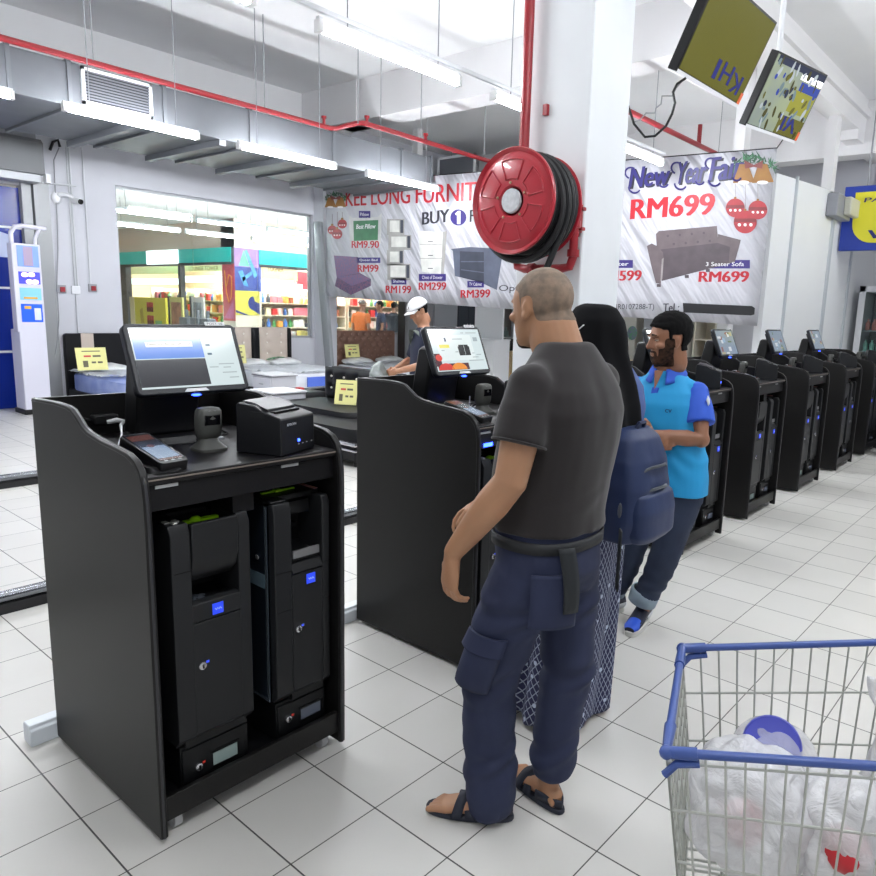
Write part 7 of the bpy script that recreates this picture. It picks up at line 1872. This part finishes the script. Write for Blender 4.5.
def wires(a, b, n, tlist, label):
    m = MB()
    for k in range(n + 1):
        p = a.lerp(b, k / n); m.tube([T_(p), T_(drop(p, 1.0))], .0024, 6)
    for t in tlist: m.tube([T_(drop(a, t)), T_(drop(b, t))], .0027, 6)
    m.build('wire_side', M_chrome, ct)
wires(A0, A1, 17, (.0, .30, .62, 1.0), 'far'); wires(B0, B1, 17, (.06, .34, .66, 1.0), 'near'); wires(A0, B0, 10, (.10, .22, .34, .48, .62, .8, 1.0), 'nose'); wires(A1, B1, 10, (.05, .4, .7, 1.0), 'rear')
m = MB()
for k in range(13):
    u = k / 12; m.tube([T_(drop(A0, 1).lerp(drop(B0, 1), u)), T_(drop(A1, 1).lerp(drop(B1, 1), u))], .0028, 6)
for k in range(8):
    u = k / 7; m.tube([T_(drop(A0, 1).lerp(drop(A1, 1), u)), T_(drop(B0, 1).lerp(drop(B1, 1), u))], .0034, 6)
m.build('wire_floor', M_chrome, ct)
m = MB(); hA, hB = A1 + (A1 - A0) * .16 + V((0, 0, .07)), B1 + (B1 - B0) * .16 + V((0, 0, .07)); m.tube([T_(A1), T_(hA), T_(hB), T_(B1)], .015, 12); m.build('handle', M_tblue, ct)
low = []
m = MB()
for p, q in ((A0, A1), (B0, B1)):
    f = drop(p, 1); r_ = drop(q, 1); n0 = V((f.x, f.y, .14)).lerp(V((r_.x, r_.y, .14)), .06); n1 = V((r_.x, r_.y, .14)).lerp(V((f.x, f.y, .14)), -.04)
    m.tube([T_(f.lerp(r_, .15)), T_(n0.lerp(n1, .3)), T_(n0)], .011, 8); m.tube([T_(n0), T_(n1)], .011, 8); m.tube([T_(n1), T_(q.lerp(p, .06))], .011, 8); low += [n0, n1]
m.tube([T_(low[0]), T_(low[2])], .011, 8); m.tube([T_(low[1]), T_(low[3])], .011, 8)
m.build('lower_frame', M_chrome, ct)
for p in low:
    w = empty('caster_wheel', T_(p)); w.parent = ct; w.location = T_((p.x, p.y, 0))
    m = MB(); m.cyl((0, -.014, .055), (0, .014, .055), .055, 20); m.build('wheel', M_rubber, w)
    m = MB(); m.box(-.012, .04, -.022, -.018, .05, .135); m.box(-.012, .04, .018, .022, .05, .135); m.box(-.014, .042, -.024, .024, .128, .14); m.build('fork', M_chrome, w)
# bags of shopping
M_bag1 = film_material('bag_film', (240, 240, 242), .30)
def bag(c, r, label, prints=(), seed=0, ears=True, mm=None):
    o = empty('plastic_bag', (c[0], c[1], c[2]), label=label, cat='bag', group=None)
    b = MB(); rx, ry, rz = r
    b.ell((0, 0, rz * .9), (rx, ry, rz * .95), n=24); b.ell((rx * .4, -ry * .2, rz * .7), (rx * .7, ry * .75, rz * .7), n=18); b.ell((-rx * .35, ry * .25, rz * .6), (rx * .7, ry * .7, rz * .62), n=18)
    if ears:
        for s_ in (-1, 1):
            q = V((s_ * rx * .3, ry * .1 * s_, rz * 1.55)); b.loft([(q, V((.045, 0, 0)), V((0, .03, 0))), (q + V((s_ * .015, 0, .05)), V((.022, 0, 0)), V((0, .016, 0))), (q + V((s_ * .05, .01, .10)), V((.03, 0, 0)), V((0, .012, 0))), (q + V((s_ * .07, .01, .15)), V((.012, 0, 0)), V((0, .01, 0)))], 12)
    def cr(co):
        n1 = mnoise.noise(co * 9 + V((seed, 0, 0))); n2 = mnoise.noise(co * 22 + V((0, seed, 0)))
        return .018 * (abs(n1) * 2 - .5) + .008 * (abs(n2) * 2 - .5)
    me = fuse(b, .009, 1, 'bag_film', cr)
    mn = min(v.co.z for v in me.vertices)
    for v in me.vertices: v.co.z -= mn
    body = link('bag_film', me, mm or M_bag1, o, smooth=True, angle=60)
    for (a, e, w, h, cc) in prints:
        # printed goods showing through: patches pushed just under the film
        cx, cy, cz = rx * .58 * cos(a) * cos(e), ry * .58 * sin(a) * cos(e), rz * .95 + rz * .6 * sin(e)
        m = MB(); m.ell((cx, cy, cz), (w, w, h), n=14); m.build('packet', mat('bagged_%d_%d_%d' % cc, cc, .4), o)
    return o
fz = .507
bag((.875, -.045, fz), (.125, .115, .150), 'white plastic shopping bag at the nose of the trolley', [(-1.3, .1, .04, .05, (206, 60, 70)), (-2.4, .1, .04, .04, (236, 236, 236))], 1, False)
bag((1.045, .03, fz), (.105, .105, .135), 'white plastic shopping bag with red packets in the middle of the trolley', [(-1.2, .1, .05, .04, (200, 40, 50)), (-.6, -.1, .04, .04, (60, 60, 90))], 5, False)
bag((1.13, .22, fz), (.10, .10, .15), 'white plastic shopping bag with knotted handles nearest the trolley handle', [(-1.3, .2, .04, .05, (190, 50, 50))], 9)
# blue lidded tub poking out of the first bag
p = atY(772, 744, .06)
tb = empty('blue_tub', p, label='round blue lidded tub poking out of the bags in the trolley', cat='tub')
n_ = (CAM - p).normalized(); n_ = (n_ + V((0, 0, .25))).normalized(); q = n_.to_track_quat('Z', 'Y').to_matrix()
m = MB(); m.lathe([(.052, -.09), (.056, -.02), (.056, 0)], (0, 0, 0), q, 32); m.build('tub', mat('tub_white', (214, 214, 224), .4), tb)
m = MB(); m.lathe([(.060, -.016), (.061, -.002), (.057, .003), (.053, .0015), (.0, .0015)], (0, 0, 0), q, 36); m.build('lid', mat('lid_blue', (74, 80, 178), .3), tb)
b = MB(); b.ell((0, 0, .02), (.095, .088, .10), n=24)
me = fuse(b, .009, 1, 'loose_film', lambda co: .02 * (abs(mnoise.noise(co * 10)) * 2 - .5))
p2 = p - n_ * .055 - V((0, 0, .05))
tag(link('clear_bag', me, film_material('clear_bag_film', (240, 240, 246), .68), None, p2, smooth=True, angle=60), 'clear plastic bag wrapped round the blue lidded tub', 'bag')
